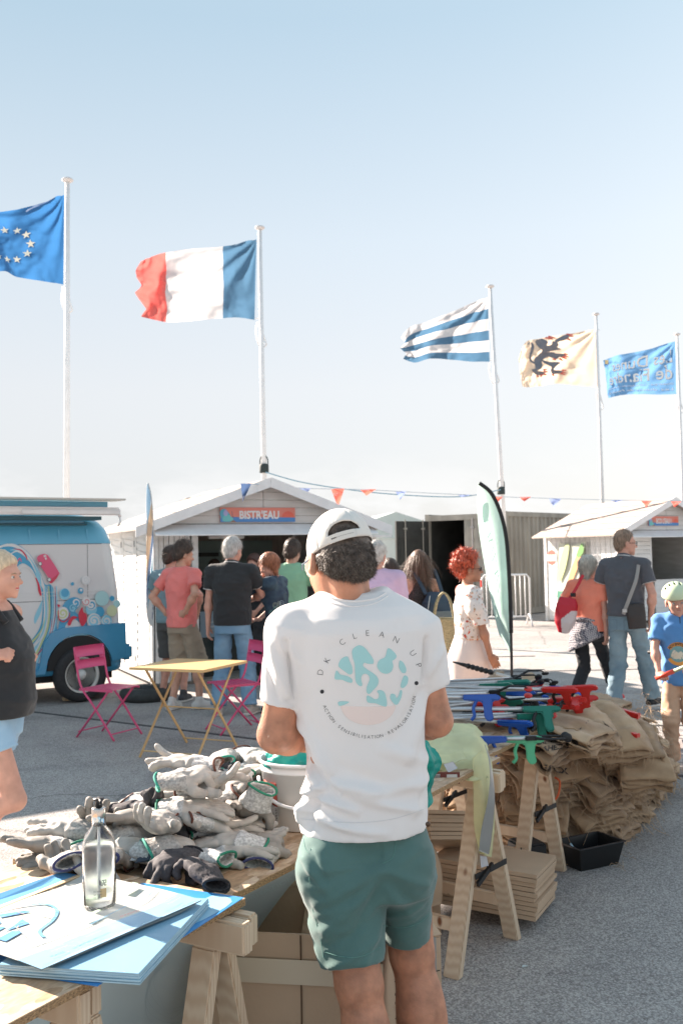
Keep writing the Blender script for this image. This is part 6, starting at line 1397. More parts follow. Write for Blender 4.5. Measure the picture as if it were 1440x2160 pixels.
b = MB(); b.tube([(.15, -.03, .048), (.156, -.036, .047), (.163, -.03, .05), (.16, -.018, .052), (.15, -.02, .052), (.15, -.03, .05)], .0012, 5); b.build('emblem', mat('print_pale', (.6, .62, .6)), pk)
# ------------------------------------------------------------------ burlap sacks
def burlap(n, c, c2):
    m = mat(n, c, .95, nscale=7, col2=c2, sheen=.2, bump=.6, bscale=260, bdist=.003, detail=6); return m
BU = [burlap('burlap_a', (.50, .335, .20), (.33, .205, .115)), burlap('burlap_b', (.55, .39, .25), (.40, .26, .155)), burlap('burlap_c', (.42, .275, .165), (.27, .165, .09))]
def sack_mesh(seed, Lx=.56, Wy=.34, layers=3, rolled=False):
    rs = np.random.RandomState(seed); P = []; t = .019
    if rolled:
        for k in range(46): a = k / 45 * 2 * math.pi * 2.1; r = .022 + .050 * k / 45; P.append((r * math.cos(a), r * math.sin(a) * .75 + .05))
    else:
        for l in range(layers):
            n = 9; y0, y1 = (0, Wy + rs.uniform(-.03, .03)); ys = np.linspace(y0, y1, n) if l % 2 == 0 else np.linspace(y1, y0, n)
            for i, y in enumerate(ys): P.append((y, l * t * 1.25 + .004 * math.sin(i * 1.3 + l + seed)))
            if l < layers - 1:
                yc = ys[-1]; sgn = 1 if l % 2 == 0 else -1
                for a in (-.9, 0, .9): P.append((yc + sgn * (.009 * math.cos(a)), l * t * 1.25 + t * .62 + .009 * math.sin(a)))
    P = np.array(P); m = len(P); nx = 26; X = np.linspace(-Lx / 2, Lx / 2, nx); V = []
    droop = rs.uniform(.2, 1.1); side = rs.uniform(-.05, .05)
    for x in X:
        for j, (y, z) in enumerate(P):
            V.append((x + .012 * math.sin(j * .7 + seed) * (abs(x) > Lx * .45), y - Wy / 2 * (0 if rolled else 1) + side * (x / Lx) ** 2 * 3, z))
    V = np.array(V); q = V * np.array([7, 7, 24]) + seed * 3.1
    V[:, 2] += .030 * fbm(q * .6, seed, 3) + .012 * (1 - 2 * np.abs(fbm(q * 1.7, seed + 4, 2))) - droop * np.clip(V[:, 0] - .08, 0, 1) ** 2 * 1.6 - .5 * np.clip(-V[:, 1] - .12, 0, 1) ** 2
    V[:, 1] += .020 * fbm(q + 9, seed + 2, 3); V[:, 0] += .016 * fbm(q * 1.3 + 5, seed + 3, 2)
    F = np.array([(i * m + j, (i + 1) * m + j, (i + 1) * m + j + 1, i * m + j + 1) for i in range(nx - 1) for j in range(m - 1)], np.int32)
    N = vnormals(V, F); V2 = V - N * .0055; k = len(V)
    bd = [((i + 1) * m, i * m) for i in range(nx - 1)] + [(i * m + m - 1, (i + 1) * m + m - 1) for i in range(nx - 1)] + [(j, j + 1) for j in range(m - 1)] + [((nx - 1) * m + j + 1, (nx - 1) * m + j) for j in range(m - 1)]
    F = np.concatenate([F, F[:, ::-1] + k, np.array([(a, b, b + k, a + k) for a, b in bd], np.int32)])
    V = np.concatenate([V, V2])
    # frayed ends: threads sticking out of both short edges
    fr = MB()
    for e in range(60):
        x = rs.choice([-1, 1]) * Lx / 2; j = rs.randint(m); base = V[(0 if x < 0 else nx - 1) * m + j]; d = np.array([np.sign(x), rs.uniform(-.9, .9), rs.uniform(-1.4, .1)]); l_ = rs.uniform(.012, .055)
        p1 = base + d * l_ * .5 + rs.uniform(-.01, .01, 3); p2 = p1 + (d + [0, 0, -.8]) * l_ * .5; w = .0018
        fr.add([base + [0, w, 0], base - [0, w, 0], p1 - [0, w, 0], p1 + [0, w, 0], p2], [(0, 1, 2, 3), (3, 2, 4)])
    k = len(V); V = np.concatenate([V, np.array(fr.V)])
    return V, [tuple(f) for f in F] + [tuple(i + k for i in f) for f in fr.F]
SK = []
for i in range(6):
    V, F = sack_mesh(20 + i, .56 if i < 4 else .44, .34, 3 if i % 2 else 4, rolled=(i == 5)); o = mk('burlap_sack', V, F, BU[i % 3], None, True); SK.append(o); o['category'] = 'sack'
used_s = set()
def sack(k, loc, rot, label, group, sc=None):
    o = SK[k]
    if k in used_s: o = dup(o)
    used_s.add(k); o.location = tuple(loc); o.rotation_euler = rot; o['label'] = label; o['group'] = group
    if sc: o.scale = sc
    return o
PLAN = [np.array(p) for p in [(.62, 5.75), (1.02, 5.45), (1.48, 5.62), (1.80, 6.15), (2.12, 6.75), (2.15, 7.3), (1.3, 7.6), (.6, 7.2)]]
CEN = sum(PLAN) / len(PLAN); rk = random.Random(5)
def ptop(p): return .70 - .20 * max(0, p[0] - 1.05) - .09 * max(0, p[1] - 5.9)
SG = 'burlap sacks piled on the ground'
z = .0; layer = 0
while z < .80:
    shrink = 1 - .34 * (z / .8) ** 2.4 + (.03 if layer % 2 else 0)
    pts = [CEN + (p - CEN) * shrink for p in PLAN]
    for i in range(len(pts)):
        a, b = pts[i], pts[(i + 1) % len(pts)]; n = max(1, int(np.hypot(*(b - a)) / .21)); back = i in (5, 6)
        if back: n = max(1, n // 2)
        for j in range(n):
            t = (j + rk.uniform(.2, .8)) / n; p = a + (b - a) * t; out = p - CEN; nrm_ = np.array([(b - a)[1], -(b - a)[0]]); nrm_ /= np.hypot(*nrm_)
            if nrm_ @ out < 0: nrm_ = -nrm_
            zz = z + rk.uniform(-.015, .015)
            if zz > ptop(p): continue
            ang = math.atan2(nrm_[1], nrm_[0]) + rk.uniform(-.45, .45); c = p - nrm_ * rk.uniform(.14, .24)
            tilt = R(rk.uniform(4, 22) + 18 * (z / .8)); k = rk.choice([0, 1, 2, 3, 4, 0, 1, 2, 3, 5])
            side = 'facing the camera' if i in (0, 1) else 'on its right flank' if i in (2, 3, 4) else 'at its back'; lv = 'low' if z < .26 else 'halfway up' if z < .55 else 'high'
            kind = ['thick folded burlap sack', 'folded brown burlap sack with frayed end', 'dark folded burlap sack', 'thin folded burlap sack', 'short folded burlap sack', 'rolled burlap sack'][k]
            sack(k, (c[0], c[1], max(.012, zz + .02)), (rk.uniform(-.15, .15), tilt, ang), '%s %s in the pile %s' % (kind, lv, side), '%s %s' % (SG, side), (rk.uniform(.7, .85), rk.uniform(.75, .95), rk.uniform(.95, 1.3)))
    z += .058; layer += 1
# sacks lying across the top
for k, px, py, zz, rz, tl_, lab in ((0, 1085, 1575, .66, 25, 10, 'broad sack lying under the green picker handle'), (1, 1150, 1545, .80, 20, 12, 'printed sack on top of the pile below the red jaws'), (3, 1210, 1535, .80, -35, 20, 'sack with a black square mark sloping to the right'), (2, 1250, 1500, .72, 5, 6, 'sack stacked at the back right of the top'), (1, 1225, 1490, .78, -8, 4, 'uppermost back sack beside the white picker rod'),
    (3, 1280, 1545, .62, -30, 24, 'sack draped over the right shoulder of the pile'), (2, 1310, 1570, .52, -40, 30, 'sack hanging down the right flank below the red tip'), (0, 1335, 1610, .42, -50, 30, 'outermost right sack folded like a curtain'), (5, 1330, 1650, .30, 60, 10, 'rolled sack end showing a dark hole on the right'), (0, 1180, 1560, .70, 0, 8, 'wide sack behind the printed one'), (2, 1100, 1580, .68, 10, 10, 'dark sack in front under the printed one')):
    
    p = atz(px, py, zz)
    for _ in range(8): p = atz(px, py, min(zz, ptop(p) + .05))
    sack(k, p, (0, R(tl_), R(rz - 40)), lab, 'sacks on top of the pile')
bpy.context.view_layer.update()
# stencilled printing laid on the top sacks
allV = []; allF = []; nb = 0
for o in COL.objects:
    if o.name.startswith('burlap_sack') and o.location.z > .35:
        mw = np.array(o.matrix_world); n_ = len(o.data.vertices); c = np.empty(n_ * 3); o.data.vertices.foreach_get('co', c); c = c.reshape(-1, 3) @ mw[:3, :3].T + mw[:3, 3]
        allV.append(c); allF += [tuple(v + nb for v in p.vertices) for p in o.data.polygons]; nb += n_
bvh_s = BVHTree.FromPolygons([tuple(v) for v in np.concatenate(allV)], allF)
ps = tag(bpy.data.objects.new('sack_printing', None), 'black stencilled lettering on the top sacks', 'lettering'); COL.objects.link(ps)
P = Print(onb(bvh_s, .005))
def ptxt(t, x, y, w, h, a):
    V, F = text2d(t, 1, .03); x0 = min(v[0] for v in V); x1 = max(v[0] for v in V); y0 = min(v[1] for v in V); y1 = max(v[1] for v in V); c, s_ = math.cos(R(a)), math.sin(R(a)); W = []
    for v in V:
        p, q = ((v[0] - x0) / (x1 - x0) - .5) * w, ((v[1] - y0) / (y1 - y0) - .5) * h; W.append((x + p * c + q * s_, y - p * -s_ * -1 - q * c))
    P.put((W, F), (.045, .035, .03), .0005)
ptxt('BRASIL ARA', 1150, 1562, 92, 13, 10); ptxt('WASHED S', 1158, 1578, 84, 12, 8); ptxt('GTCX', 1168, 1622, 60, 14, -10); ptxt('NY 2', 1290, 1538, 44, 13, -38)
P.put(ribbon2d([(1236, 1524), (1222, 1538), (1240, 1520)], 2), (.045, .035, .03), .0005); P.put(ribbon2d(crspline([(1192, 1548), (1202, 1556), (1206, 1562), (1214, 1566), (1216, 1572)], 4), [2, 4, 5, 8, 6]), (.045, .035, .03), .0005)
for o in P.done('print', ps): pass
# jute threads hanging from the pile, and the orange cord
fb = MB(); rf = np.random.RandomState(3)
for k in range(620):
    t = rf.rand(); i = rf.choice([0, 1, 2, 3, 4], p=[.22, .26, .26, .16, .10]); a, b = PLAN[i], PLAN[i + 1]; zz = rf.uniform(.05, .62); p = CEN + (a + (b - a) * t - CEN) * (1 - .34 * (zz / .8) ** 2.4) * 1.0; nrm_ = np.array([(b - a)[1], -(b - a)[0]]); nrm_ /= np.hypot(*nrm_)
    p = np.array([p[0] + nrm_[0] * .03, p[1] + nrm_[1] * .03, zz]); pts = [p]; d = np.array([nrm_[0], nrm_[1], rf.uniform(-.5, .6)]) * .02
    for q in range(rf.randint(3, 8)): d = d * .8 + rf.randn(3) * .013 + [0, 0, -.006]; pts.append(pts[-1] + d)
    for q in pts: q[2] = max(q[2], .004)
    fb.tube(pts, .0011 if k % 4 else .0018, 3, False)
for k in range(60):
    p = atz(rf.uniform(1090, 1330), rf.uniform(1770, 1830), .003); d = np.append(rf.randn(2) * .03, 0); fb.tube([p, p + d + [0, 0, .01], p + d * 1.8], .0013, 3, False)
tag(fb.build('loose_jute_threads', BU[1], None), 'loose pale jute threads hanging from the sack pile', kind='stuff')
oc = MB(); oc.tube(crspline([at(1146, 1655, 5.42), at(1158, 1690, 5.36), at(1175, 1680, 5.34), at(1180, 1650, 5.4), at(1170, 1640, 5.45)], 6), .006, 6); tag(oc.build('orange_cord', mat('orange_cord', (.70, .13, .04), .6), None, True), 'short loop of orange cord caught in the sack pile', 'cord')
# black tray on the ground
tr = thing('black_tray', 'black plastic tray on the ground in front of the sacks', 'tray', atz(1243, 1822, 0), R(28))
def frust(b, a, c, z0, z1, inner=0):
    b.add([(-a[0], -a[1], z0), (a[0], -a[1], z0), (a[0], a[1], z0), (-a[0], a[1], z0), (-c[0], -c[1], z1), (c[0], -c[1], z1), (c[0], c[1], z1), (-c[0], c[1], z1)], [(0, 1, 5, 4), (1, 2, 6, 5), (2, 3, 7, 6), (3, 0, 4, 7)])
b = MB(); frust(b, (.125, .075), (.15, .10), 0, .12); frust(b, (.122, .072), (.145, .095), .004, .12); b.add([(-.125, -.075, 0), (.125, -.075, 0), (.125, .075, 0), (-.125, .075, 0)], [(0, 3, 2, 1)]); b.add([(-.122, -.072, .006), (.122, -.072, .006), (.122, .072, .006), (-.122, .072, .006)], [(0, 1, 2, 3)]); b.build('pan', mat('tray_black', (.010, .011, .012), .3), tr)
b = MB(); P4 = [(-.153, -.103), (.153, -.103), (.153, .103), (-.153, .103)]
for i in range(4): a, c = P4[i], P4[(i + 1) % 4]; b.bar((*a, .12), (*c, .12), .012, .004)
b.build('rim', mat('tray_rim', (.05, .05, .055), .25), tr)
b = MB(); b.tube([(-.07, -.02, .02), (-.08, -.01, .07), (-.11, .0, .1), (-.10, .03, .11)], .006, 5); b.build('scrap', mat('paper_edge', (.4, .58, .68)), tr)
# small litter on the ground
for px, py, c, lab in ((597, 0, 0, 0), (1100, 2042, (.55, .62, .62), 'tiny pale scrap of paper on the asphalt in front'), (1160, 1880, (.42, .38, .33), 'tiny grey scrap on the asphalt near the far trestle')):
    if lab: g = atz(px, py, 0); b = MB(); b.add([(0, 0, .003), (.03, .005, .006), (.026, .012, .004), (.004, .01, .009)], [(0, 1, 2, 3)]); o = b.build('paper_scrap', mat('scrap%d' % px, c), None, loc=g); tag(o, lab, 'scrap')
# ------------------------------------------------------------------ litter pickers
ALU = mat('aluminium', (.62, .63, .64), .32, metal=.75, nscale=30, namp=.06); RUB = mat('black_rubber', (.014, .014, .015), .55); 
PCOL = {'red': mat('plastic_red', (.58, .025, .02), .35), 'blue': mat('plastic_blue', (.010, .09, .42), .35), 'green': mat('plastic_green', (.10, .52, .28), .35), 'darkgreen': mat('plastic_dkgreen', (.01, .17, .12), .4)}
def picker(key, col, tipcol, ln=.80):
    """rod along +x: jaws at x=0, grip at x=ln"""
    root = bpy.data.objects.new('litter_picker', None); COL.objects.link(root); root['category'] = 'litter picker'; C_ = PCOL[col]; T_ = PCOL.get(tipcol, RUB)
    b = MB(); b.tube([(.05, 0, 0), (ln, 0, 0)], .0082, 12); b.build('rod', ALU, root, True)
    b = MB(); b.tube([(.04, 0, .011), (ln, 0, .012)], .0014, 4); b.build('pull_wire', mat('steel_wire', (.4, .4, .42), .3, metal=.8), root)
    for sg in (-1, 1):
        b = MB(); b.tube([(.06, sg * .008, 0), (.0, sg * .038, 0), (-.07, sg * .034, 0), (-.085, sg * .02, 0)], [.007, .006, .0045, .0045], 7); j = b.build('jaw', RUB, root, True)
        b = MB(); b.lathe([(.0001, -.006), (.017, -.006), (.021, .0), (.017, .006), (.0001, .006)], 14, (-.09, sg * .018, 0), axis='y'); b.build('cup', T_, j, True)
    b = MB(); b.box((.045, -.016, -.009), (.10, .016, .009)); b.build('jaw_block', RUB, root, bevel=.004)
    b = MB(); prof = [(ln - .02, .012), (ln + .14, .016), (ln + .16, .0), (ln + .15, -.012), (ln + .12, -.014), (ln + .115, -.055), (ln + .125, -.10), (ln + .10, -.112), (ln + .08, -.09), (ln + .078, -.05), (ln + .07, -.02), (ln - .02, -.014)]
    b.prism([(x, -.012, z) for x, z in prof], (0, .024, 0)); b.build('grip', C_, root, bevel=.005)
    b = MB(); b.tube(crspline([(ln + .045, 0, -.012), (ln + .03, 0, -.05), (ln + .035, 0, -.085), (ln + .02, 0, -.105)], 4), .008, 8); b.build('trigger', C_ if col in ('green', 'blue') else RUB, root, True)
    return root
PK = {k: picker(k, *a) for k, a in {'r': ('red', None), 'r2': ('red', 'red'), 'b': ('blue', None), 'g': ('green', None), 'd': ('darkgreen', 'red')}.items()}
pused = set()
def put_picker(k, a, b, roll, lab, grp='litter pickers laid on the far table'):
    o = PK[k]
    if k in pused: o = dup(o)
    pused.add(k); a = Vector(a); b = Vector(b); x = (b - a).normalized(); y = Vector((0, 0, 1)).cross(x).normalized(); z = x.cross(y); m = Matrix((x, y, z)).transposed() @ Matrix.Rotation(roll, 3, 'X')
    o.location = a; o.rotation_euler = m.to_euler(); o['label'] = lab; o['group'] = grp; return o
rp = random.Random(9)
for i in range(38):
    lay = i // 10; yv = 4.72 + (i % 10) * .095 + rp.uniform(-.04, .04); xh = .80 + rp.uniform(-.22, .24) + (yv - 4.7) * .25; zz = .815 + lay * .032 + rp.uniform(0, .012)
    a = rp.choice([rp.uniform(-.2, .2), rp.uniform(-.5, .5)]); k = rp.choice(['r', 'b', 'r2', 'r', 'b', 'd', 'r2', 'd']); L_ = .80
    head_right = rp.random() < .62
    e = np.array([xh, yv, zz + .02]); s_ = np.array([xh - L_ * math.cos(a), yv - L_ * math.sin(a) + .05, zz + rp.uniform(-.004, .01)])
    if i >= 30: s_[2] += .03; e[2] += .02
    cn = {'r': 'red gripped', 'r2': 'red gripped red tipped', 'b': 'blue gripped', 'd': 'dark green gripped'}[k]; rw = ['front', 'second', 'third', 'fourth', 'middle', 'sixth', 'seventh', 'eighth', 'rear', 'rearmost'][i % 10]; lv = ['bottom', 'lower', 'upper', 'topmost'][lay]
    put_picker(k, s_ if head_right else e, e if head_right else s_, rp.uniform(-1.4, 1.4), '%s litter picker, %s layer, %s row, grip to the %s' % (cn, lv, rw, 'right' if head_right else 'left'))
PK['b3'] = picker('b3', 'blue', None, .20); put_picker('b3', at(1152, 1556, 4.45), at(1020, 1560, 4.42), 0, 'blue picker grip hanging over the table edge by the vest', 'picker grips over the table edge')
PK['b2'] = picker('b2', 'green', None, .30); put_picker('b2', at(928, 1556, 4.50), at(1135, 1560, 4.45), 0, 'bright green picker grip at the table edge', 'picker grips over the table edge')
def longpicker(a, b, lab, tip, blackgrip=False):
    a = np.array(a); b = np.array(b); r = thing('litter_picker', lab, 'litter picker', a, 0, 'long pickers reaching over the sacks'); d = b - a; u = d / np.linalg.norm(d)
    m = MB(); m.tube([(0, 0, 0), d], .010, 12); m.build('rod', ALU if tip else mat('pale_rod', (.62, .60, .56), .4), r, True)
    if tip:
        m = MB(); m.bar(d - u * .01, d + u * .105, .042, .030); m.bar(d + u * .100, d + u * .112, .05, .036); m.build('jaw', PCOL['red'], r, bevel=.005)
        m = MB(); m.bar(-u * .05, u * .02, .03, .03); m.lathe([(.018, -.012), (.022, 0), (.018, .012)], 12, tuple(-u * .05)); m.build('grip', RUB, r, bevel=.004)
    if blackgrip:
        m = MB()
        m.tube([tuple(-u * .02), tuple(-u * .20)], .012, 10)
        for k in range(6): m.tube([tuple(-u * (.03 + k * .028)), tuple(-u * (.045 + k * .028))], .0165, 10)
        m.tube([tuple(-u * .20), tuple(-u * .28)], [.012, .004], 8); m.build('grip', RUB, r, True)
longpicker(at(1195, 1468, 6.0), at(1308, 1500, 5.8), 'long picker rod whose red tip reaches right, behind the other', True)
longpicker(at(1232, 1515, 5.7), at(1306, 1541, 5.55), 'shorter picker rod with a red tip over the sack pile front', True)
longpicker(at(1046, 1421, 5.9), at(1160, 1452, 5.75), 'pale rod with black ribbed grip in front of the white trousers', False, True)
b = MB(); b.tube([at(1140, 1555, 5.0), at(1172, 1588, 4.98)], .004, 6); b.lathe([(.0001, -.004), (.018, -.003), (.018, .003), (.0001, .004)], 12, tuple(at(1175, 1588, 4.98)), axis='y'); tag(b.build('picker_jaw', mat('blue_grey_metal', (.14, .2, .26), .35, metal=.5), None, True), 'thin blue grey picker jaw poking down over the sacks', 'litter picker')
for k in list(PK):
    if k not in pused:
        for c in list(PK[k].children_recursive) + [PK[k]]: bpy.data.objects.remove(c)
# ------------------------------------------------------------------ hi-vis vests on the trestle
HV = mat('hi_vis', (.80, .79, .50), .75, nscale=10, namp=.08, thin=.3, bump=.15, bscale=200, bdist=.002); RF = mat('reflective', (.42, .43, .42), .35, metal=.4)
vs_ = thing('safety_vest', 'pale yellow safety vest heaped on the trestle beam', 'vest', (0, 0, 0))
V, F = sheet([[at(900, 1560, 4.35), at(950, 1525, 4.5), at(1000, 1530, 4.5), at(1020, 1560, 4.45)], [at(895, 1590, 4.1), at(945, 1570, 4.15), at(1000, 1565, 4.15), at(1030, 1600, 4.12)], [at(915, 1612, 3.98), at(950, 1632, 3.95), at(990, 1650, 3.93), at(1028, 1640, 3.95)]], 44, 40, .024, 13, 8, .003); mk('cloth', V, F, HV, vs_, True)
V, F = sheet([[at(898, 1578, 4.05), at(935, 1588, 4.02), at(975, 1585, 4.0)], [at(905, 1600, 3.96), at(940, 1610, 3.93), at(985, 1602, 3.93)]], 24, 10, .012, 20, 3, .003); mk('cloth', V, F, HV, vs_, True)
V, F = sheet([[at(935, 1612, 3.93), at(955, 1606, 3.93)], [at(945, 1630, 3.92), at(965, 1620, 3.92)]], 6, 6, .004, 30, 3, .002); mk('white_label', V, F, mat('cloth_label', (.62, .64, .68)), vs_, True)
v2 = thing('safety_vest', 'yellow safety vest hanging down to the ground with a grey reflective band', 'vest', (0, 0, 0))
V, F = sheet([[at(996, 1600, 3.98), at(1015, 1585, 4.0), at(1035, 1600, 4.02)], [at(998, 1660, 3.96), at(1020, 1660, 3.94), at(1040, 1680, 3.98)], [at(1000, 1740, 4.0), at(1022, 1740, 3.97), at(1042, 1745, 4.0)], [at(1010, 1800, 4.02), at(1022, 1805, 4.0), at(1036, 1808, 4.02)]], 20, 48, .010, 9, 5, .003); mk('cloth', V, F, HV, v2, True)
V, F = sheet([[at(1022, 1570, 3.95), at(1034, 1600, 3.96)], [at(1034, 1620, 3.92), at(1042, 1650, 3.93)], [at(1030, 1680, 3.92), at(1043, 1700, 3.93)], [at(1014, 1755, 3.94), at(1036, 1770, 3.95)], [at(1010, 1795, 3.95), at(1030, 1802, 3.96)]], 6, 40, .006, 9, 2, .002); mk('reflective_band', V, F, RF, v2, True)
V, F = sheet([[at(1012, 1805, 3.99), at(1026, 1807, 3.99)], [at(1014, 1830, 3.99), at(1030, 1826, 3.99)]], 6, 8, .006, 40, 2, .001); mk('torn_label', V, F, mat('cloth_label', (.62, .64, .68)), v2, True)
ts = thing('teal_cloth', 'teal plastic bag hanging beside the right arm of the man', 'bag', (0, 0, 0))
V, F = sheet([[at(884, 1555, 3.3), at(900, 1562, 3.3), at(918, 1580, 3.3)], [at(886, 1600, 3.28), at(908, 1598, 3.24), at(932, 1612, 3.3)], [at(888, 1650, 3.3), at(905, 1640, 3.26), at(914, 1640, 3.3)], [at(890, 1705, 3.3), at(900, 1702, 3.28), at(912, 1690, 3.3)]], 24, 44, .018, 22, 6, .002); mk('film', V, F, TEAL, ts, True)
lb = thing('beam_sticker', 'red and white barcode sticker on the trestle beam under the vest', 'sticker', at(936, 1640, 3.86)); P = Print(lambda x, z, l: (x, -.002 - l, z)); P.put(fill2d([(-.05, -.02), (.06, -.025), (.06, .02), (-.05, .022)]), (.16, .04, .03)); P.put(fill2d([(-.04, -.012), (-.015, -.012), (-.015, .014), (-.04, .014)]), (.6, .6, .58)); P.put(fill2d([(.01, -.014), (.05, -.016), (.05, .012), (.01, .012)]), (.6, .6, .58))
for k in range(6): P.put(fill2d([(-.038 + k * .004, -.01), (-.036 + k * .004, -.01), (-.036 + k * .004, .012), (-.038 + k * .004, .012)]), (.05, .05, .05))
P.done('print', lb)
# ------------------------------------------------------------------ yellow table and pink chairs
YEL = mat('table_yellow', (.66, .44, .20), .4, nscale=3, namp=.03); PNK = mat('chair_pink', (.66, .075, .20), .4, nscale=3, namp=.03)
tb = thing('folding_table', 'mustard yellow square folding bistro table on crossed legs', 'table', (-1.30, 8.42, 0), R(66)); h_ = .735; hw = .355
b = MB(); b.box((-hw, -hw, h_ - .003), (hw, hw, h_)); b.box((-hw, -hw, h_ - .022), (hw, -hw + .004, h_ - .0031)); b.box((-hw, hw - .004, h_ - .022), (hw, hw, h_ - .0031)); b.box((-hw, -hw + .0041, h_ - .022), (-hw + .004, hw - .0041, h_ - .0031)); b.box((hw - .004, -hw + .0041, h_ - .022), (hw, hw - .0041, h_ - .0031)); b.build('table_top', YEL, tb)
for y in (-.27, .27):
    b = MB(); b.bar((-.34, y, .0), (.27, y, h_ - .024), .008, .026); b.build('leg', YEL, tb, bevel=.002)
    b = MB(); b.bar((.34, y * .93, .0), (-.27, y * .93, h_ - .024), .008, .026); b.build('leg', YEL, tb, bevel=.002)
for x, y in ((-.30, .27), (.30, .25)): b = MB(); b.tube([(x, -y, .05), (x, y, .05)], .006, 6); b.build('stretcher', YEL, tb)
b = MB(); b.tube([(-.0, -.27, .37), (.0, .27, .37)], .006, 6); b.build('pivot_rod', YEL, tb)
for x in (-.27, .27): b = MB(); b.bar((x, -.3, h_ - .03), (x, .3, h_ - .03), .02, .006); b.build('runner', YEL, tb)
def chair(loc, rz, lab, slots=1):
    c = thing('folding_chair', lab, 'chair', loc, rz, 'pink folding bistro chairs')
    # sits facing +x
    for y in (-.19, .19):
        b = MB(); b.tube(crspline([(.24, y, 0), (.0, y, .30), (-.14, y, .46), (-.19, y, .62), (-.225, y, .82)], 5), .010, 8); b.build('long_leg', PNK, c, True)
        b = MB(); b.tube([(-.22, y * .9, 0), (.17, y * .9, .445)], .010, 8); b.build('leg', PNK, c, True)
    for x, y in ((.20, .19), (-.20, .17)): b = MB(); b.tube([(x, -y, .055), (x, y, .055)], .006, 6); b.build('stretcher', PNK, c, True)
    for k in range(8): b = MB(); x = -.15 + k * .049; b.box((x, -.185, .446), (x + .028, .185, .452)); b.build('seat_slat', PNK, c)
    for y in (-.186, .186): b = MB(); b.bar((-.17, y, .44), (.22, y, .44), .006, .022); b.build('seat_rail', PNK, c)
    z0, z1 = .62, .825; 
    for za, zb in (((z0, .70), (.725, z1)) if slots == 1 else ((z0, .70), (.725, z1))):
        V, F = sheet([[(-.188 - (z - .62) * .17, y, z) if abs(y) > .1 else (-.205 - (z - .62) * .17, y, z) for y in (-.2, -.07, .07, .2)] for z in (za, zb)], 12, 2, 0, 1, 1, .004); mk('back_slat', V, F, PNK, c, True)
    for y0, y1 in ((-.2, -.135), (.135, .2)):
        V, F = sheet([[(-.191 - (z - .62) * .17 - (.006 if abs(y) < .15 else 0), y, z) for y in (y0, y1)] for z in (.70, .726)], 2, 2, 0, 1, 1, .004); mk('back_slat', V, F, PNK, c, True)
    return c
g = atz(228, 1552, 0); chair((g[0], g[1], 0), R(-28), 'pink metal folding chair at the left of the yellow table')
g = atz(500, 1540, 0); chair((g[0], g[1], 0), R(208), 'pink metal folding chair at the right of the yellow table')
# ------------------------------------------------------------------ people in the square
def gnd(px, D, py=1400): p = at(px, py, D); return (p[0], p[1])
TH = lambda n, c, **k: mat('cloth_' + n, c, .85, nscale=k.get('ns', 5), namp=.08, bump=.25, bscale=350, bdist=.0015, sheen=.15)
KHAKI = TH('khaki', (.33, .27, .20)); CORAL = TH('coral', (.80, .22, .20)); BLACK = TH('black', (.018, .02, .024)); WSH = mat('shoe_white', (.62, .60, .57), .6)
DENIM = mat('denim_light', (.24, .40, .54), .85, nscale=3.2, col2=(.13, .26, .40), bump=.4, bscale=420, bdist=.0015); DENIM2 = mat('denim_grey', (.26, .36, .41), .85, nscale=3.2, col2=(.13, .21, .27), bump=.4, bscale=420, bdist=.0015); DENIM3 = mat('denim_shorts', (.40, .58, .74), .85, nscale=6, col2=(.24, .42, .60), bump=.4, bscale=420, bdist=.0015)
HB = hairmat('darkbrown', (.055, .035, .025)); HG = hairmat('grey', (.50, .49, .47), .3); HR = hairmat('red', (.50, .095, .045), .5); HA = hairmat('auburn', (.33, .125, .06)); HL = hairmat('brownlong', (.13, .07, .045)); HBL = hairmat('blonde', (.60, .47, .33), .25); HSG = hairmat('silver', (.48, .44, .38), .35); HSB = hairmat('saltbrown', (.22, .15, .105), .4)
SKD = mat('sandal_tan', (.35, .18, .08), .7)
def seam_bits(R_, col=(.7, .7, .7)):                # collar and sleeve piping of a polo shirt
    s = R_['s']; root = R_['root']; m = mat('piping_%d' % int(col[0] * 100), col, .8); p = R_['sk']
    c = MB(); c.tube([p(.078 * math.cos(a) , .005 + .068 * math.sin(a), 1.488 + .018 * math.sin(-a)) for a in np.linspace(0, 2 * math.pi, 25)], .0045 * s, 6, False); c.build('collar_piping', m, root, True)
def collar(R_, m, h=.03):
    s = R_['s']; p = R_['sk']; c = MB(); n = 24; V = []; F = []
    for j, (r, z) in enumerate(((.083, 1.462), (.080, 1.478), (.070, 1.505), (.062, 1.508), (.066, 1.48))):
        for k in range(n): a = 2 * math.pi * k / n; V.append(p(r * math.cos(a), .002 + r * .88 * math.sin(a), z - .02 * math.sin(a)))
    for j in range(4):
        for k in range(n): F.append((j * n + k, j * n + (k + 1) % n, (j + 1) * n + (k + 1) % n, (j + 1) * n + k))
    mk('collar', V, F, m, R_['root'], True)
def hem_rings(R_, m, frac=.6, r=.062):
    for i in (0, 1):
        a, b = R_['sh'][i], R_['el'][i]; c = a + (b - a) * frac; d = (b - a) / np.linalg.norm(b - a); x = np.cross(d, [0, 1, .2]); x /= np.linalg.norm(x); y = np.cross(d, x)
        t = MB(); t.tube([c + (x * math.cos(q) + y * math.sin(q)) * r * R_['s'] for q in np.linspace(0, 2 * math.pi, 21)], .0045 * R_['s'], 5, False); t.build('sleeve_piping', m, R_['root'], True)
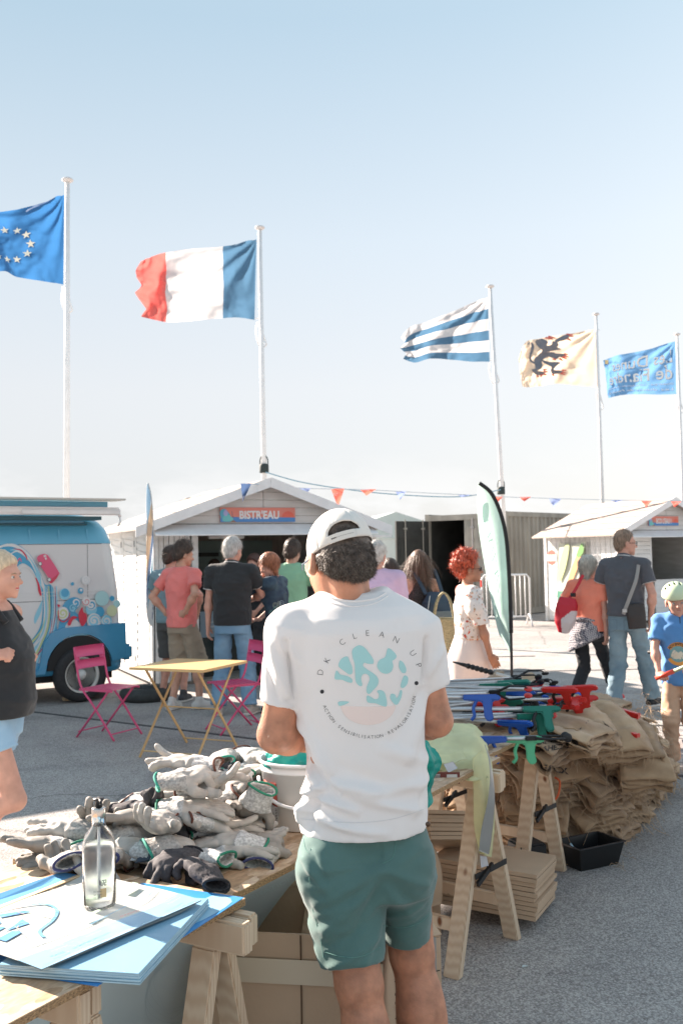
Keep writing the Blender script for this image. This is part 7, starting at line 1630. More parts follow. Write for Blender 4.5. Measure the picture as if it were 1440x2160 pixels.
# man in coral T-shirt, hands on hips, glancing right
person('slim man in coral T-shirt and khaki shorts, hands on his hips', gnd(385, 10.7), R(-28), 1.79, sk=SK_LIGHT, feet=((-.10, -.05), (.14, .10)), foot_yaw=(.1, -.9), hands=((-.165, -.03, .99), (.13, -.12, 1.02)), elbow=((-1, -.5, 0), (1, -.75, 0)), hdir=((.75, .5, -.35), (-.9, .1, -.2)), hpalm=((.3, .9, 0), (0, .9, 0)),
       top=CORAL, sleeve=.62, hem=.86, loose=1.05, bottom=KHAKI, leglen=.98, legr=1.12, shoes=WSH, head=(R(-32), R(10), 0), hair=h_short(.014, 1800, .03, .003, low=.02, curl=.2, top=.02), hairm=HB, wide=.92, fold_amp=.008, seed=3)
person('man in teal T-shirt and charcoal shorts half hidden behind the coral shirt', gnd(362, 11.35), R(-20), 1.76, sk=SK_PINK, feet=((-.12, 0), (.16, -.02)), hands=((-.20, .25, 1.0), (.27, .12, .98)), top=TH('tealgrey', (.20, .33, .38)), sleeve=.6, bottom=TH('charcoal', (.09, .095, .095)), leglen=.95, legr=1.15, shoes=TH('shoegrey', (.06, .06, .065)), hair=h_short(.012, 600), hairm=HB, head=(R(-20), R(5), 0), face=False, seed=8)
POLO = TH('polo_black', (.020, .023, .026))
def polo_x(R_): collar(R_, POLO); hem_rings(R_, mat('piping_70', (.7, .7, .7), .8), .62, .064); seam_bits(R_)
person('broad grey haired man in black polo shirt and light blue jeans', gnd(491, 10.3), R(-6), 1.83, sk=SK_PINK, feet=((-.15, 0), (.16, .02)), foot_yaw=(.2, -.35), hands=((-.25, .02, .84), (.10, .30, 1.10)), elbow=((-1, -.3, 0), (1, -.5, -.2)), hcurl=(.4, .8), top=POLO, sleeve=.62, hem=.88, loose=1.12, bottom=DENIM, leglen=1.98, legr=1.1,
       shoes=mat('shoe_beige', (.45, .42, .37), .7), head=(R(-22), R(12), 0), hair=h_short(.014, 2200, .028, .003, low=-.005, curl=.35), hairm=HG, wide=1.06, belly=.03, fold_amp=.007, seed=5, extras=polo_x)
person('man in mint green T-shirt with dark curly hair at the counter', gnd(618, 11.6), R(-10), 1.80, sk=SK_LIGHT, hands=((-.22, .2, .9), (.38, .10, .92)), elbow=((-1, -.3, 0), (1, -.2, 0)), top=TH('mint', (.27, .53, .34)), sleeve=.62, loose=1.08, bottom=TH('navytr', (.05, .06, .09)), leglen=1.95, shoes=BLACK, head=(R(-15), R(14), 0), hair=h_short(.02, 1800, .03, .004, low=.0, curl=.6, top=.01), hairm=HB, face=False, seed=9)
TUN = mat('tunic_print', (.055, .10, .13), .85, nscale=9, col2=(.02, .035, .07), bump=.3, bscale=300, bdist=.0015, detail=3)
def tunic_x(R_):
    rs = np.random.RandomState(2); root = R_['root']; tp_ = [c for c in root.children if c.name.startswith('top')][0]; V = np.array([v.co for v in tp_.data.vertices]); bv = BVHTree.FromPolygons([tuple(v) for v in V], [tuple(p.vertices) for p in tp_.data.polygons])
    for i in range(16):
        ang = rs.uniform(-.3, 3.6); z = rs.uniform(.9, 1.36) * R_['s']; o = Vector((math.cos(ang) * -.5, math.sin(ang) * -.5, z)); d = Vector((-o.x, -o.y, 0)).normalized(); h = bv.ray_cast(o, d)
        if h[0] is None: continue
        n = h[1]; u = n.cross(Vector((0, 0, 1))).normalized(); v = n.cross(u); r = rs.uniform(.02, .05)
        b = MB()
        for q in (1, .55):
            P = []
            for a in np.linspace(0, 2 * math.pi, 17):
                c = h[0] + (u * math.cos(a) + v * math.sin(a)) * r * q; w = bv.find_nearest(c); P.append(w[0] + w[1] * .002)
            b.tube(P, .0022, 4, False)
        b.build('print_ring', mat('print_ring%d' % (i % 3), [(.30, .42, .50), (.16, .34, .30), (.34, .40, .34)][i % 3], .8), tp_)
person('auburn haired woman in dark blue patterned tunic hiding her face with a hand', gnd(588, 10.5), R(72), 1.66, True, SK_PINK, lean=(0, .06), hands=((.02, .17, 1.50), (.12, .28, 1.0)), elbow=((-.8, .6, -.8), (1, -.3, -.4)), hdir=((.0, .25, 1), (0, 1, 0)), hpalm=((.75, -.5, 0), (0, 0, -1)), hcurl=(.12, .5),
       top=TUN, sleeve=1.25, hem=.80, loose=1.16, bottom=BLACK, leglen=1.9, shoes=BLACK, head=(R(28), R(24), 0), hair=h_long(.10, .022, .08, -.05, 2600, 0, low=.0, wave=.5), hairm=HA, fold_amp=.010, seed=12, extras=tunic_x)
person('woman with tousled dark hair and black top inside the hut', gnd(540, 12.75), R(150), 1.64, True, SK_PINK, hands=((-.2, .25, 1.0), (.2, .25, 1.02)), top=BLACK, sleeve=1.3, bottom=BLACK, leglen=1.9, shoes=BLACK, hair=h_long(.06, .028, .08, -.04, 1500, .01, low=.04, wave=.6), hairm=hairmat('darkred', (.08, .035, .025)), seed=15)
person('woman in dark apron serving behind the counter inside the hut', gnd(455, 13.9), R(175), 1.58, True, SK_DARK, hands=((-.2, .28, 1.05), (.2, .28, 1.05)), top=TH('apron', (.05, .055, .07)), sleeve=1.2, bottom=BLACK, leglen=1.9, shoes=BLACK, hair=h_long(.06, .02, .08, -.04, 800), hairm=HB, seed=16)
person('grey haired man in lilac shirt behind the right shoulder of the main man', gnd(797, 9.0), R(-8), 1.75, sk=SK_PINK, hands=((-.22, .15, .9), (.24, .08, .86)), top=TH('lilac', (.58, .44, .62)), sleeve=.75, loose=1.14, bottom=TH('beigetr', (.35, .32, .27)), leglen=1.95, shoes=WSH, hair=h_short(.013, 1200, .03, .003, low=-.01, curl=.3), hairm=HG, wide=1.03, belly=.03, head=(R(-12), R(8), 0), face=False, seed=17)
person('dark haired woman in pale top hidden behind the lilac shirt', gnd(826, 10.0), R(15), 1.58, True, SK_LIGHT, hands=((-.2, .2, 1.0), (.26, .1, .9)), top=TH('paletop', (.55, .50, .46)), sleeve=.3, bottom=TH('skirt', (.3, .3, .33)), leglen=1.9, shoes=WSH, hair=h_long(.22, .015, .08, -.05, 1200, .02), hairm=HB, face=False, seed=18)
LACE = mat('lace_black', (.035, .03, .03), .85, nscale=90, namp=.9, bump=.4, bscale=200)
def pack_x(R_):                                      # straps belong to the pack below
    pass
lp = gnd(888, 9.3)
person('long haired woman in black lace top with a bare left shoulder', lp, R(18), 1.655, True, SK_LIGHT, hands=((-.16, .22, 1.0), (.25, .10, .92)), elbow=((-1, -.2, 0), (1, -.3, 0)), top=LACE, sleeve=0, neckline='tank', hem=.86, bottom=TH('print_trousers', (.28, .27, .25)), leglen=1.95, legr=1.25, shoes=BLACK, head=(R(-18), R(4), 0), hair=h_long(.40, .013, .07, -.05, 3600, .03, wave=.06), hairm=HL, seed=19)
bp_ = thing('backpack', 'navy backpack with grey pocket on the long haired woman', 'backpack', (lp[0], lp[1], 0), R(18))
NVY = mat('pack_navy', (.025, .045, .075), .7, nscale=10, namp=.2); GRY = mat('pack_grey', (.14, .155, .16), .7)
S = SDF(); S.loft((.09, -.20, .93), (.10, -.17, 1.27), [(0, .11, .06), (.2, .14, .095), (.7, .14, .09), (1, .08, .04)], k=.02, pw=2.8); V, F = S.mesh(.009, folds((6, 6, 6), .004, 3)); mk('pack', V, F, NVY, bp_, True)
S = SDF(); S.loft((.10, -.285, .95), (.10, -.275, 1.10), [(0, .09, .03), (.5, .10, .045), (1, .08, .02)], k=.02, pw=3); V, F = S.mesh(.008, folds((6, 6, 6), .003, 4)); mk('pocket', V, F, GRY, bp_, True)
b = MB(); b.tube(crspline([(-.02, -.20, 1.0), (-.035, -.27, 1.12), (.0, -.24, 1.24)], 6), .004, 5); b.build('piping', mat('pale_line', (.5, .52, .52), .6), bp_)
for x in (-.10, .17): b = MB(); P = crspline([(x * .6 + .06, -.15, 1.25), (x * .8, -.04, 1.465), (x * .85, .07, 1.43), (x, .12, 1.25), (x, .02, 1.05), (x * .8 + .05, -.12, .97)], 6); [b.bar(P[i], P[i + 1], .035, .008, (0, 1, 0)) for i in range(len(P) - 1)]; b.build('strap', NVY, bp_)
wbk = thing('straw_basket', 'woven straw basket bag hanging behind the red haired woman', 'basket', (*gnd(938, 8.75), 0), 0)
WK = mat('straw', (.42, .36, .21), .85, nscale=60, namp=.3, stretch=(1, 1, 3), bump=.8, bscale=140)
S = SDF(); S.loft((0, 0, .72), (0, 0, 1.06), [(0, .06, .05), (.25, .12, .085), (1, .15, .10)], k=.02); S.ell((0, 0, 1.08), (.135, .085, .16), None, .005, 's')
V, F = S.mesh(.008, lambda V, N: .003 * np.sin(V[:, 2] * 520) + .002 * np.sin(np.arctan2(V[:, 1] * 1.5, V[:, 0]) * 60)); mk('basket', V, F, WK, wbk, True)
for y in (-.07, .07): b = MB(); b.tube(crspline([(-.10, y, 1.0), (-.06, y * .6, 1.2), (0, y * .2, 1.28), (.06, y * .6, 1.2), (.10, y, 1.0)], 6), .009, 6); b.build('handle', WK, wbk, True)
FLO = mat('blouse_base', (.78, .72, .68), .8, nscale=30, namp=.06, bump=.3, bscale=300, bdist=.0015)
def flower_x(R_):
    rs = np.random.RandomState(4); root = R_['root']; tp_ = [c for c in root.children if c.name.startswith('top')][0]; V = np.array([v.co for v in tp_.data.vertices]); F = [tuple(p.vertices) for p in tp_.data.polygons]; N = np.array([v.normal for v in tp_.data.vertices])
    cols = [((.58, .09, .05), 1), ((.62, .30, .18), .8), ((.13, .11, .12), .6), ((.42, .30, .16), .7), ((.66, .40, .32), .9), ((.20, .22, .14), .6)]
    MBs = [MB() for _ in cols]
    for i in range(620):
        j = rs.randint(len(V)); c = Vector(V[j]); n = Vector(N[j]); u = n.cross(Vector((rs.randn(), rs.randn(), rs.randn()))).normalized(); v = n.cross(u); k = rs.choice(len(cols), p=[.12, .22, .2, .16, .2, .1]); r = rs.uniform(.005, .014) * cols[k][1]; a = rs.uniform(.25, 1)
        P = [c + n * .0028 + u * math.cos(t) * r * (1 + .4 * math.cos(3 * t)) + v * math.sin(t) * r * a for t in np.linspace(0, 2 * math.pi, 8)[:-1]]; MBs[k].add(P, [tuple(range(7))])
    for k, m in enumerate(MBs):
        if m.V: mk('flower_print', m.V, m.F, mat('flower%d' % k, cols[k][0], .8), tp_)
    glasses(R_['H'], root)
def skirt_f(z0, z1, r0, r1, m, name='skirt'):
    def f(R_):
        S = SDF(); s = R_['s']; S.loft(R_['sk'](0, 0, z0), R_['sk'](0, 0, z1), [(0, r0 * s, r0 * .85 * s), (.6, (r0 * .55 + r1 * .45) * s, (r0 * .5 + r1 * .4) * s), (.85, .175 * s, .135 * s), (1, r1 * s, r1 * .74 * s)], k=.02)
        V, F = S.mesh(.010, lambda V, N: .006 * np.sin(np.arctan2(V[:, 1], V[:, 0]) * 14) * np.clip((z1 * s - V[:, 2]) * 3, 0, 1)); mk(name, V, F, m, R_['root'], True)
    return f
def puff(S, sk_, s):
    for q in (-1, 1): S.ell(sk_(q * .205, -.0, 1.30), np.array([.075, .075, .10]) * s, None, .03)
CRM = TH('cream_trousers', (.80, .68, .63))
def red_x(R_):
    flower_x(R_)
    S = SDF(); s = R_['s']; S.loft(R_['sk'](0, 0, .62), R_['sk'](0, 0, 1.055), [(0, .19 * s, .21 * s), (.5, .195 * s, .20 * s), (.85, .165 * s, .14 * s), (1, .145 * s, .112 * s)], k=.02)
    V, F = S.mesh(.010, lambda V, N: .004 * np.sin(np.arctan2(V[:, 1], V[:, 0]) * 26) * np.clip((V[:, 2] - .85) * 4, 0, 1) + .006 * fbm(V * 6, 3, 2)); mk('trouser_yoke', V, F, CRM, R_['root'], True)
person('woman with curly bright red hair, sunglasses, flowered blouse and cream trousers', gnd(990, 8.0), R(-82), 1.62, True, SK_TAN, hands=((-.23, .10, .92), (.215, .13, .86)), elbow=((-1, -.3, 0), (1, -.55, 0)), hdir=(None, (-.1, .6, -1)), hpalm=((.9, 0, 0), (-.9, 0, 0)), hcurl=(.3, .3), feet=((-.1, .05), (.1, -.05)), top=FLO, sleeve=.95, hem=1.02, loose=1.12, topfn=puff, neckline='scoop', bottom=CRM, leglen=1.95, legr=1.6, shoes=WSH, head=(R(-4), R(-2), 0), hair=h_curly(.026, 260, 3200), hairm=HR, seed=21, extras=red_x, face_kw=dict(lips=(.55, .06, .08), brow=(.2, .07, .04)))
# couple walking away on the right
KN = mat('cardigan_check', (.30, .29, .31), .9, nscale=0, bump=.5, bscale=300)
def knit_pattern(m):
    t = m.node_tree; p = t.nodes['Principled BSDF']; c = t.nodes.new('ShaderNodeTexCoord'); k = t.nodes.new('ShaderNodeTexChecker'); k.inputs['Scale'].default_value = 62; k.inputs[1].default_value = (.45, .43, .44, 1); k.inputs[2].default_value = (.045, .05, .09, 1); mp = t.nodes.new('ShaderNodeMapping'); mp.inputs['Rotation'].default_value = (.6, .7, .4)
    t.links.new(c.outputs['Object'], mp.inputs[0]); t.links.new(mp.outputs[0], k.inputs[0]); t.links.new(k.outputs[0], p.inputs['Base Color'])
knit_pattern(KN)
def cardi(R_):
    S = SDF(); s = R_['s']; S.loft(R_['sk'](0, 0, .66), R_['sk'](0, 0, 1.04), [(0, .215 * s, .19 * s, 0, .0), (.5, .205 * s, .175 * s), (.85, .175 * s, .14 * s), (1, .150 * s, .118 * s)], k=.02)
    S.plane(R_['sk'](-.1, -.1, .70), (.45, .15, -1))
    V, F = S.mesh(.010, folds((5, 5, 9), .010, 5)); cg = mk('tied_cardigan', V, F, KN, R_['root'], True)
    b = MB(); b.tube([R_['sk'](.16 * math.cos(a), .125 * math.sin(a), 1.03 + .01 * math.sin(3 * a)) for a in np.linspace(0, 2 * math.pi, 21)], .022 * s, 8, False); b.build('tied_sleeves', KN, cg, True)
COR2 = TH('coral_shirt', (.85, .26, .17)); RSH = mat('shoe_red', (.60, .03, .04), .6)
cpos = gnd(1240, 10.2)
person('woman with silver bob in coral T-shirt and black leggings, cardigan round her waist', cpos, R(-48), 1.57, True, SK_PINK, lean=(0, .03), feet=((-.10, -.16), (.09, .42)), lift=(.05, .0), knee=((0, 1, 0), (0, 1, 0)), hands=((-.20, .06, .98), (.235, .02, .84)), elbow=((-1, -.6, 0), (1, -.4, 0)), top=COR2, sleeve=.6, hem=.90, loose=1.06, bottom=BLACK, leglen=1.62, legr=.92, shoes=RSH, head=(R(-20), R(8), 0), hair=h_long(.10, .022, .075, -.045, 3000, .005, low=.0, wave=.15), hairm=HSG, seed=23, extras=cardi, wide=1.22, fold_amp=.007)
rbg = thing('shoulder_bag', 'red and white shoulder bag hanging on the left of the coral T-shirt', 'bag', (*gnd(1200, 10.1), 0), R(-30)); REDL = mat('bag_red', (.52, .012, .03), .45)
S = SDF(); S.loft((-.05, 0, .80), (.0, 0, 1.15), [(0, .045, .04), (.3, .10, .07), (.8, .105, .05), (1, .08, .02)], k=.02, pw=2.6); V, F = S.mesh(.009, folds((5, 5, 5), .008, 3)); mi = ((V[F].mean(1)[:, 0] > -.05) & (V[F].mean(1)[:, 2] < 1.02) & (V[F].mean(1)[:, 0] * .8 + .98 > V[F].mean(1)[:, 2])).astype(int); o = mk('bag_body', V, F, None, rbg, True, None, [REDL, mat('bag_pale', (.62, .55, .55), .6)], mi)
b = MB(); P = crspline([(.0, 0, 1.12), (.08, .02, 1.24), (.15, .05, 1.38)], 6); [b.bar(P[i], P[i + 1], .03, .008, (0, 1, 0)) for i in range(len(P) - 1)]; b.build('strap', REDL, rbg); b = MB(); b.box((.03, -.0, 1.16), (.07, .05, 1.20)); b.build('buckle', RUB, rbg)
NVP = mat('polo_navy', (.085, .09, .105), .85, nscale=5, namp=.1, bump=.25, bscale=350, bdist=.0015, sheen=.15)
def navy_x(R_):
    pw_ = mat('piping_70', (.7, .7, .7), .8); collar(R_, NVP); hem_rings(R_, pw_, .62, .062); seam_bits(R_); glasses(R_['H'], R_['root'], False, 'spectacles')
    s = R_['s']; b = MB(); b.box((-.09 * s, -.125 * s, .935 * s), (-.02 * s, -.122 * s, .94 * s))
    for x in (-.085, .085):
        q = MB(); P = [R_['sk'](x + dx, -.128, z) for dx, z in ((-.05, .90), (.05, .90), (.05, .81), (0, .785), (-.05, .81), (-.05, .90))]; q.tube(P, .0016, 4, False); q.build('pocket_stitch', mat('stitch', (.10, .14, .18)), R_['root'])
npos = gnd(1322, 9.9)
person('tall man in navy polo shirt and grey blue jeans, hands in his pockets', npos, R(-40), 1.83, sk=SK_PINK, feet=((-.10, -.12), (.10, .34)), foot_yaw=(0, -.15), knee=((0, 1, 0), (0, 1, 0)), hands=((-.20, .10, .93), (.215, .06, .90)), elbow=((-1, -.55, 0), (1, -.55, 0)), hdir=((.2, .4, -1), (-.15, .35, -1)), top=NVP, sleeve=.62, hem=.93, loose=1.06, bottom=DENIM2, leglen=1.97, legr=1.02, shoes=mat('shoe_black', (.012, .012, .014), .6), head=(R(-42), R(2), 0), hair=h_short(.007, 1400, .018, .0025, low=.0, curl=.2, front=.06, nape=-.06), hairm=HSB, wide=1.0, seed=25, extras=navy_x, fold_amp=.008)
cbg = thing('crossbody_bag', 'small black crossbody bag with a grey strap on the navy polo man', 'bag', (*npos, 0), R(-40)); LEA = mat('leather_black', (.03, .024, .022), .45)
S = SDF(); S.loft((.17, -.12, .86), (.15, -.12, 1.10), [(0, .085, .03), (.5, .09, .035), (1, .085, .025)], side=(.8, .6, 0), k=.015, pw=3.5); V, F = S.mesh(.008, folds((4, 4, 4), .003, 3)); mk('bag_body', V, F, LEA, cbg, True)
b = MB(); P = crspline([(.06, -.19, 1.0), (.12, -.172, 1.16), (.175, -.13, 1.34), (.165, -.03, 1.525), (.08, .09, 1.50)], 8); [b.bar(P[i], P[i + 1], .036, .005, (0, -1, .1)) for i in range(len(P) - 1)]; b.build('strap', mat('strap_grey', (.34, .32, .30), .7), cbg)
b = MB(); b.box((.055, -.20, 1.02), (.10, -.185, 1.05)); b.build('buckle', ALU, cbg)
# boy with the green helmet
BLU = TH('boyblue', (.10, .28, .60)); TANP = TH('tan', (.60, .38, .25))
def boy_x(R_):
    root = R_['root']; H = R_['H']; s = H.s
    rs = np.random.RandomState(3); tp_ = [c for c in root.children if c.name.startswith('top')][0]; bv = BVHTree.FromPolygons([tuple(v.co) for v in tp_.data.vertices], [tuple(p.vertices) for p in tp_.data.polygons])
    def fr(x, z, l=0): h = bv.ray_cast(Vector((x, 1, z)), Vector((0, -1, 0))); return (x, (h[0].y if h[0] else .1) + .003 + l, z)
    P = Print(fr); ring = lambda r0, r1, a0, a1: ribbon2d([((r0 + r1) / 2 * math.cos(a), .86 + (r0 + r1) / 2 * math.sin(a)) for a in np.linspace(a0, a1, 26)], r1 - r0)
    P.put(fill2d([(.062 * math.cos(a), .86 + .07 * math.sin(a)) for a in np.linspace(0, 2 * math.pi, 20)[:-1]], .015), (.16, .34, .36)); P.put(fill2d(crspline([(-.05, .84), (-.02, .88), (.0, .87), (.03, .89), (.05, .84), (0, .82)], 4, True), .015), (.62, .60, .50)); P.put(ring(.06, .088, .5, 2.7), (.70, .30, .06)); P.put(ring(.06, .085, 3.6, 5.8), (.70, .34, .08))
    for i, ch in enumerate('ADVENTURE'):
        a = 2.5 - i * .235; V, F = text2d(ch, .026, .001); c, q = math.cos(a - math.pi / 2), math.sin(a - math.pi / 2); P.put(([(-(.073 * math.cos(a) + v[0] * c - v[1] * q), .86 + .073 * math.sin(a) + v[0] * q + v[1] * c) for v in V], F), (.06, .05, .05))
    P.done('print', tp_)
    b = MB(); b.tube([H.p(-.075, .02, .10), H.p(-.06, .06, .0), H.p(0, .085, -.025), H.p(.06, .06, .0), H.p(.075, .02, .10)], .0035, 6); b.build('chin_strap', RUB, root)
    b = MB(); b.tube([H.p(0, .08, -.03), H.p(.005, .09, -.10), H.p(.0, .10, -.16)], .003, 5); b.build('cord', RUB, root)
    he = thing('bike_helmet', 'pale green child bicycle helmet worn by the boy', 'helmet', root.location, root.rotation_euler.z); GRN = mat('helmet_green', (.60, .70, .48), .35)
    S = SDF(); S.ell(H.p(0, .0, .135), np.array([.108, .132, .105]) * s, H.R, .01); S.ell(H.p(0, .0, .125), np.array([.092, .112, .095]) * s, H.R, .006, 's'); S.plane(H.p(0, 0, .125), H.v(0, -.22, -1), .012)
    for x in (-.072, -.038, .0, .038, .072):
        for y in (-.075, .015):
            S.ell(H.p(x, y + .02, .225 - abs(x) * 1.0), np.array([.0095, .036, .06]) * s, H.R, .005, 's')
    V, F = S.mesh(.0055); mk('shell', V, F, GRN, he, True)
    S = SDF(); S.ell(H.p(0, -.0, .13), np.array([.091, .111, .094]) * s, H.R, .01); S.plane(H.p(0, 0, .135), H.v(0, -.2, -1), .01); V, F = S.mesh(.008); mk('liner', V, F, mat('liner', (.08, .09, .08), .8), he, True)
    # the red picker toy in his hands
    w = R_['wr']; rt = Matrix.Translation(root.location) @ Matrix.Rotation(root.rotation_euler.z, 4, 'Z'); a = Vector(w[1]) * 1.0 + Vector((.02, .06, -.03)); bb = Vector(w[0]) + Vector((-.02, .06, .06))
    gb = thing('hand_grabber', 'short red and pale green grabber held by the boy', 'litter picker', root.location, root.rotation_euler.z); q = MB(); q.tube([a, a * .55 + bb * .45], .017, 10); q.build('grip', mat('grab_red', (.78, .08, .04), .4), gb, True); q = MB(); q.tube([a * .55 + bb * .45, bb], .014, 10); q.build('rod', mat('grab_pale', (.55, .62, .42), .4), gb, True)
bpos = gnd(1432, 7.45)
person('boy in blue printed T-shirt and tan trousers under a green helmet', bpos, R(158), 1.36, sk=SK_PINK, feet=((-.10, -.03), (.09, .06)), foot_yaw=(.2, -.2), hands=((-.14, .26, .98), (.17, .22, .93)), elbow=((-1, -.3, -.5), (1, -.3, -.4)), hcurl=(.9, 1.1), hdir=((.4, .8, .1), (-.4, .8, -.1)), hpalm=((.3, 0, -.8), (-.3, 0, -.8)), top=BLU, sleeve=.7, hem=.80, loose=1.10, bottom=TANP, leglen=1.97, legr=.95, shoes=mat('shoe_taupe', (.30, .27, .23), .7), sole=mat('sole_pale', (.42, .40, .36), .7), head=(R(10), R(4), R(6)), hair=h_short(.006, 500, .02, .002), hairm=HBL, wide=.96, seed=27, extras=boy_x, fold_amp=.009, face_kw=dict(smile=True, brow=(.3, .2, .12)))
# the boy's scooter at the edge of the frame
sg = atz(1446, 1600, 0); sc = thing('kick_scooter', 'red kick scooter with black wheel behind the boy at the edge', 'scooter', (sg[0] + .02, sg[1] + .35, 0), R(75)); RS_ = mat('scooter_red', (.70, .12, .05), .35)
for x in (-.0, .62):
    w = MB(); w.tube([(x + .10 * math.cos(a), 0, .115 + .10 * math.sin(a)) for a in np.linspace(0, 2 * math.pi, 25)], .014, 8, False); w.build('wheel', RUB, sc, True); w = MB(); w.lathe([(.0001, -.012), (.03, -.012), (.03, .012), (.0001, .012)], 12, (x, 0, .115), axis='y'); w.build('hub', RS_, sc, True)
b = MB(); b.box((.12, -.06, .08), (.52, .06, .105)); b.build('deck', RS_, sc, bevel=.006); b = MB(); b.tube([(0, 0, .12), (.02, 0, .3), (.06, 0, .78)], .016, 8); b.tube([(.0, .03, .115), (.04, .03, .24), (.12, 0, .10)], .012, 8); b.build('stem', RS_, sc, True); b = MB(); b.tube([(.06, -.18, .78), (.06, .18, .78)], .013, 8); b.build('handlebar', RUB, sc, True)
# blonde woman striding in at the left edge
def bl_x(R_):
    root = R_['root']; s = R_['s']
    for i, sd_ in enumerate((-1, 1)):
        b = MB(); b.tube(crspline([R_['sk'](sd_ * .06, -.085, 1.40), R_['sk'](sd_ * .09, -.01, 1.482), R_['sk'](sd_ * .085, .09, 1.38)], 5), .017 * s, 8); b.build('shoulder_strap', BLACK, root, True)
    b = MB()
    for i in (0, 1): pass
person('blonde woman in black tank top and denim shorts at the left edge', (at(2, 1400, 5.0)[0] - .025, 5.0), R(-97), 1.69, True, SK_PINK, lean=(0, .02), feet=((-.10, -.30), (.10, -.22)), lift=(.04, .24), knee=((0, 1, 0), (0, 1, 0)), hands=((-.10, .12, 1.2), (.16, .06, 1.22)), elbow=((-1, -.9, -.4), (1, -1, -.4)), hcurl=(1.3, 1.35), hdir=((.6, .6, .1), (-.05, 1, .15)), hpalm=((.5, 0, -.5), (-.6, 0, -.5)),
       top=BLACK, sleeve=0, neckline='tank', hem=.90, loose=1.02, bottom=DENIM3, leglen=.42, legr=1.10, shoes=SKD, head=(R(-4), R(2), 0), hair=h_long(.03, .010, .06, -.04, 1800, 0, low=.05, wave=.2), hairm=HBL, belly=.055, wide=1.08, seed=29, voxel=.008, extras=bl_x, face_kw=dict(lips=(.55, .22, .18), brow=(.35, .25, .17), smile=True))
# ------------------------------------------------------------------ the man in the white T-shirt
DM = 2.6
g0 = np.array([.06, 2.62, 0]); MR = thing('person', 'man seen from behind in white DK CLEAN UP T-shirt, green shorts and backwards cap', 'person', g0)
def m_(px, py, dy=0.0): return at(px, py, DM + dy) - g0
W_ = lambda px: px / 808.0
SKM = mat('skin_main', (.50, .23, .14), .5, nscale=22, namp=.26, bump=.45, bscale=160, sss=.15, bdist=.002, detail=8)
HSK = mat('hair_main', (.095, .072, .058), .5, nscale=80, namp=.5, bump=.6, bscale=160, bdist=.003)
Hm = HeadF(m_(722, 1246, .02), rotm(R(22), R(17), R(2)), 1.0)
# joints, from the picture
shL, shR = m_(618, 1346, .0), m_(880, 1340, .05); elL, elR = m_(583, 1548, .02), m_(920, 1520, .05)
wrL, wrR = m_(664, 1565, .27), m_(862, 1530, .29)
S = SDF()
S.loft(m_(770, 1880, .03), m_(747, 1262, .03), [(0, .14, .09), (.4, .13, .09), (.8, .145, .08), (.92, .09, .06), (1, .055, .05)], k=.03)
S.cap(m_(738, 1285, .03), m_(726, 1225, .035), .062, .060, .03); S.cap(m_(745, 1312, .03), shL, .05, .045, .03); S.cap(m_(745, 1312, .04), shR, .05, .043, .03)
S.cap(shL, elL, .042, .0475, .02); S.cap(elL, wrL, .0465, .030, .015); S.ell(elL + [0, .015, -.006], (.045, .047, .045), None, .02); S.ell(elL * .72 + wrL * .28, (.047, .047, .047), None, .03)
S.cap(shR, elR, .041, .0425, .02); S.cap(elR, wrR, .042, .029, .015); S.ell(elR * .72 + wrR * .28, (.044, .044, .044), None, .03)
# legs: knee backs at the hem, calves below
legs = []
for (hx, kx, kz, ax, az, dy) in ((712, (757, 2075), 0, (808, 2448), 0, -.08), (850, (868, 2010), 0, (928, 2395), 0, .08)):
    hp_, kn_, an_ = m_(hx, 1830, dy * .7), m_(kx[0], kx[1], dy), m_(ax[0], ax[1], dy); an_[2] = .09; legs.append((hp_, kn_, an_))
    S.cap(hp_ + [0, .02, 0], kn_, .072, .058, .03); S.cap(kn_, an_, .056, .042, .02); c = kn_ * .66 + an_ * .34; S.ell(c + [0, -.020, 0], (.066, .064, .125), None, .03); S.ell(kn_ * .75 + an_ * .25 + [.014, -.024, 0], (.034, .034, .09), None, .02); S.ell(kn_ * .74 + an_ * .26 + [-.016, -.024, 0], (.034, .034, .085), None, .02)
    S.cap(an_ - [0, .03, .05], an_ + [0, .14, -.06], .032, .028, .02)
parts = [S.mesh(.0075, lambda V, N: .0012 * fbm(V * 30, 1, 2))]
S = SDF(); head_sdf(S, Hm); S.cap(m_(738, 1285, .03), m_(726, 1215, .03), .063, .058, .03); S.cap(m_(742, 1275, -.02), m_(728, 1225, -.03), .030, .028, .03)
for q in (-1, 1): S.ell(Hm.p(q * .084, -.012, .070), (.009, .019, .030), Hm.R @ np.array(Matrix.Rotation(q * -.35, 3, 'Z')), .008); S.ell(Hm.p(q * .092, -.004, .074), (.006, .010, .018), Hm.R, .008, 's')
parts.append(S.mesh(.0045))
parts.append(hand_mesh(wrL, (.8, .55, -.1), (.1, -.1, -1), -1, .7, 1.05, .004)); parts.append(hand_mesh(wrR, (-.8, .5, -.1), (-.1, -.1, -1), 1, .7, 1.05, .004))
V, F = join(parts); body_o = mk('body', V, F, SKM, MR, True); face_bits(Hm, MR, None)
strands(V, F, 2600, .012, .0007, (0, 0, -1), .5, mat('arm_hair', (.42, .26, .14), .5), name='body_hair', parent=body_o, seed=3, lift=.5, mask=lambda c, n: ((c[:, 2] < .62) & (c[:, 2] > .12)) | ((c[:, 2] < 1.25) & (c[:, 2] > 1.05) & (np.abs(c[:, 0] + .02) > .12)))
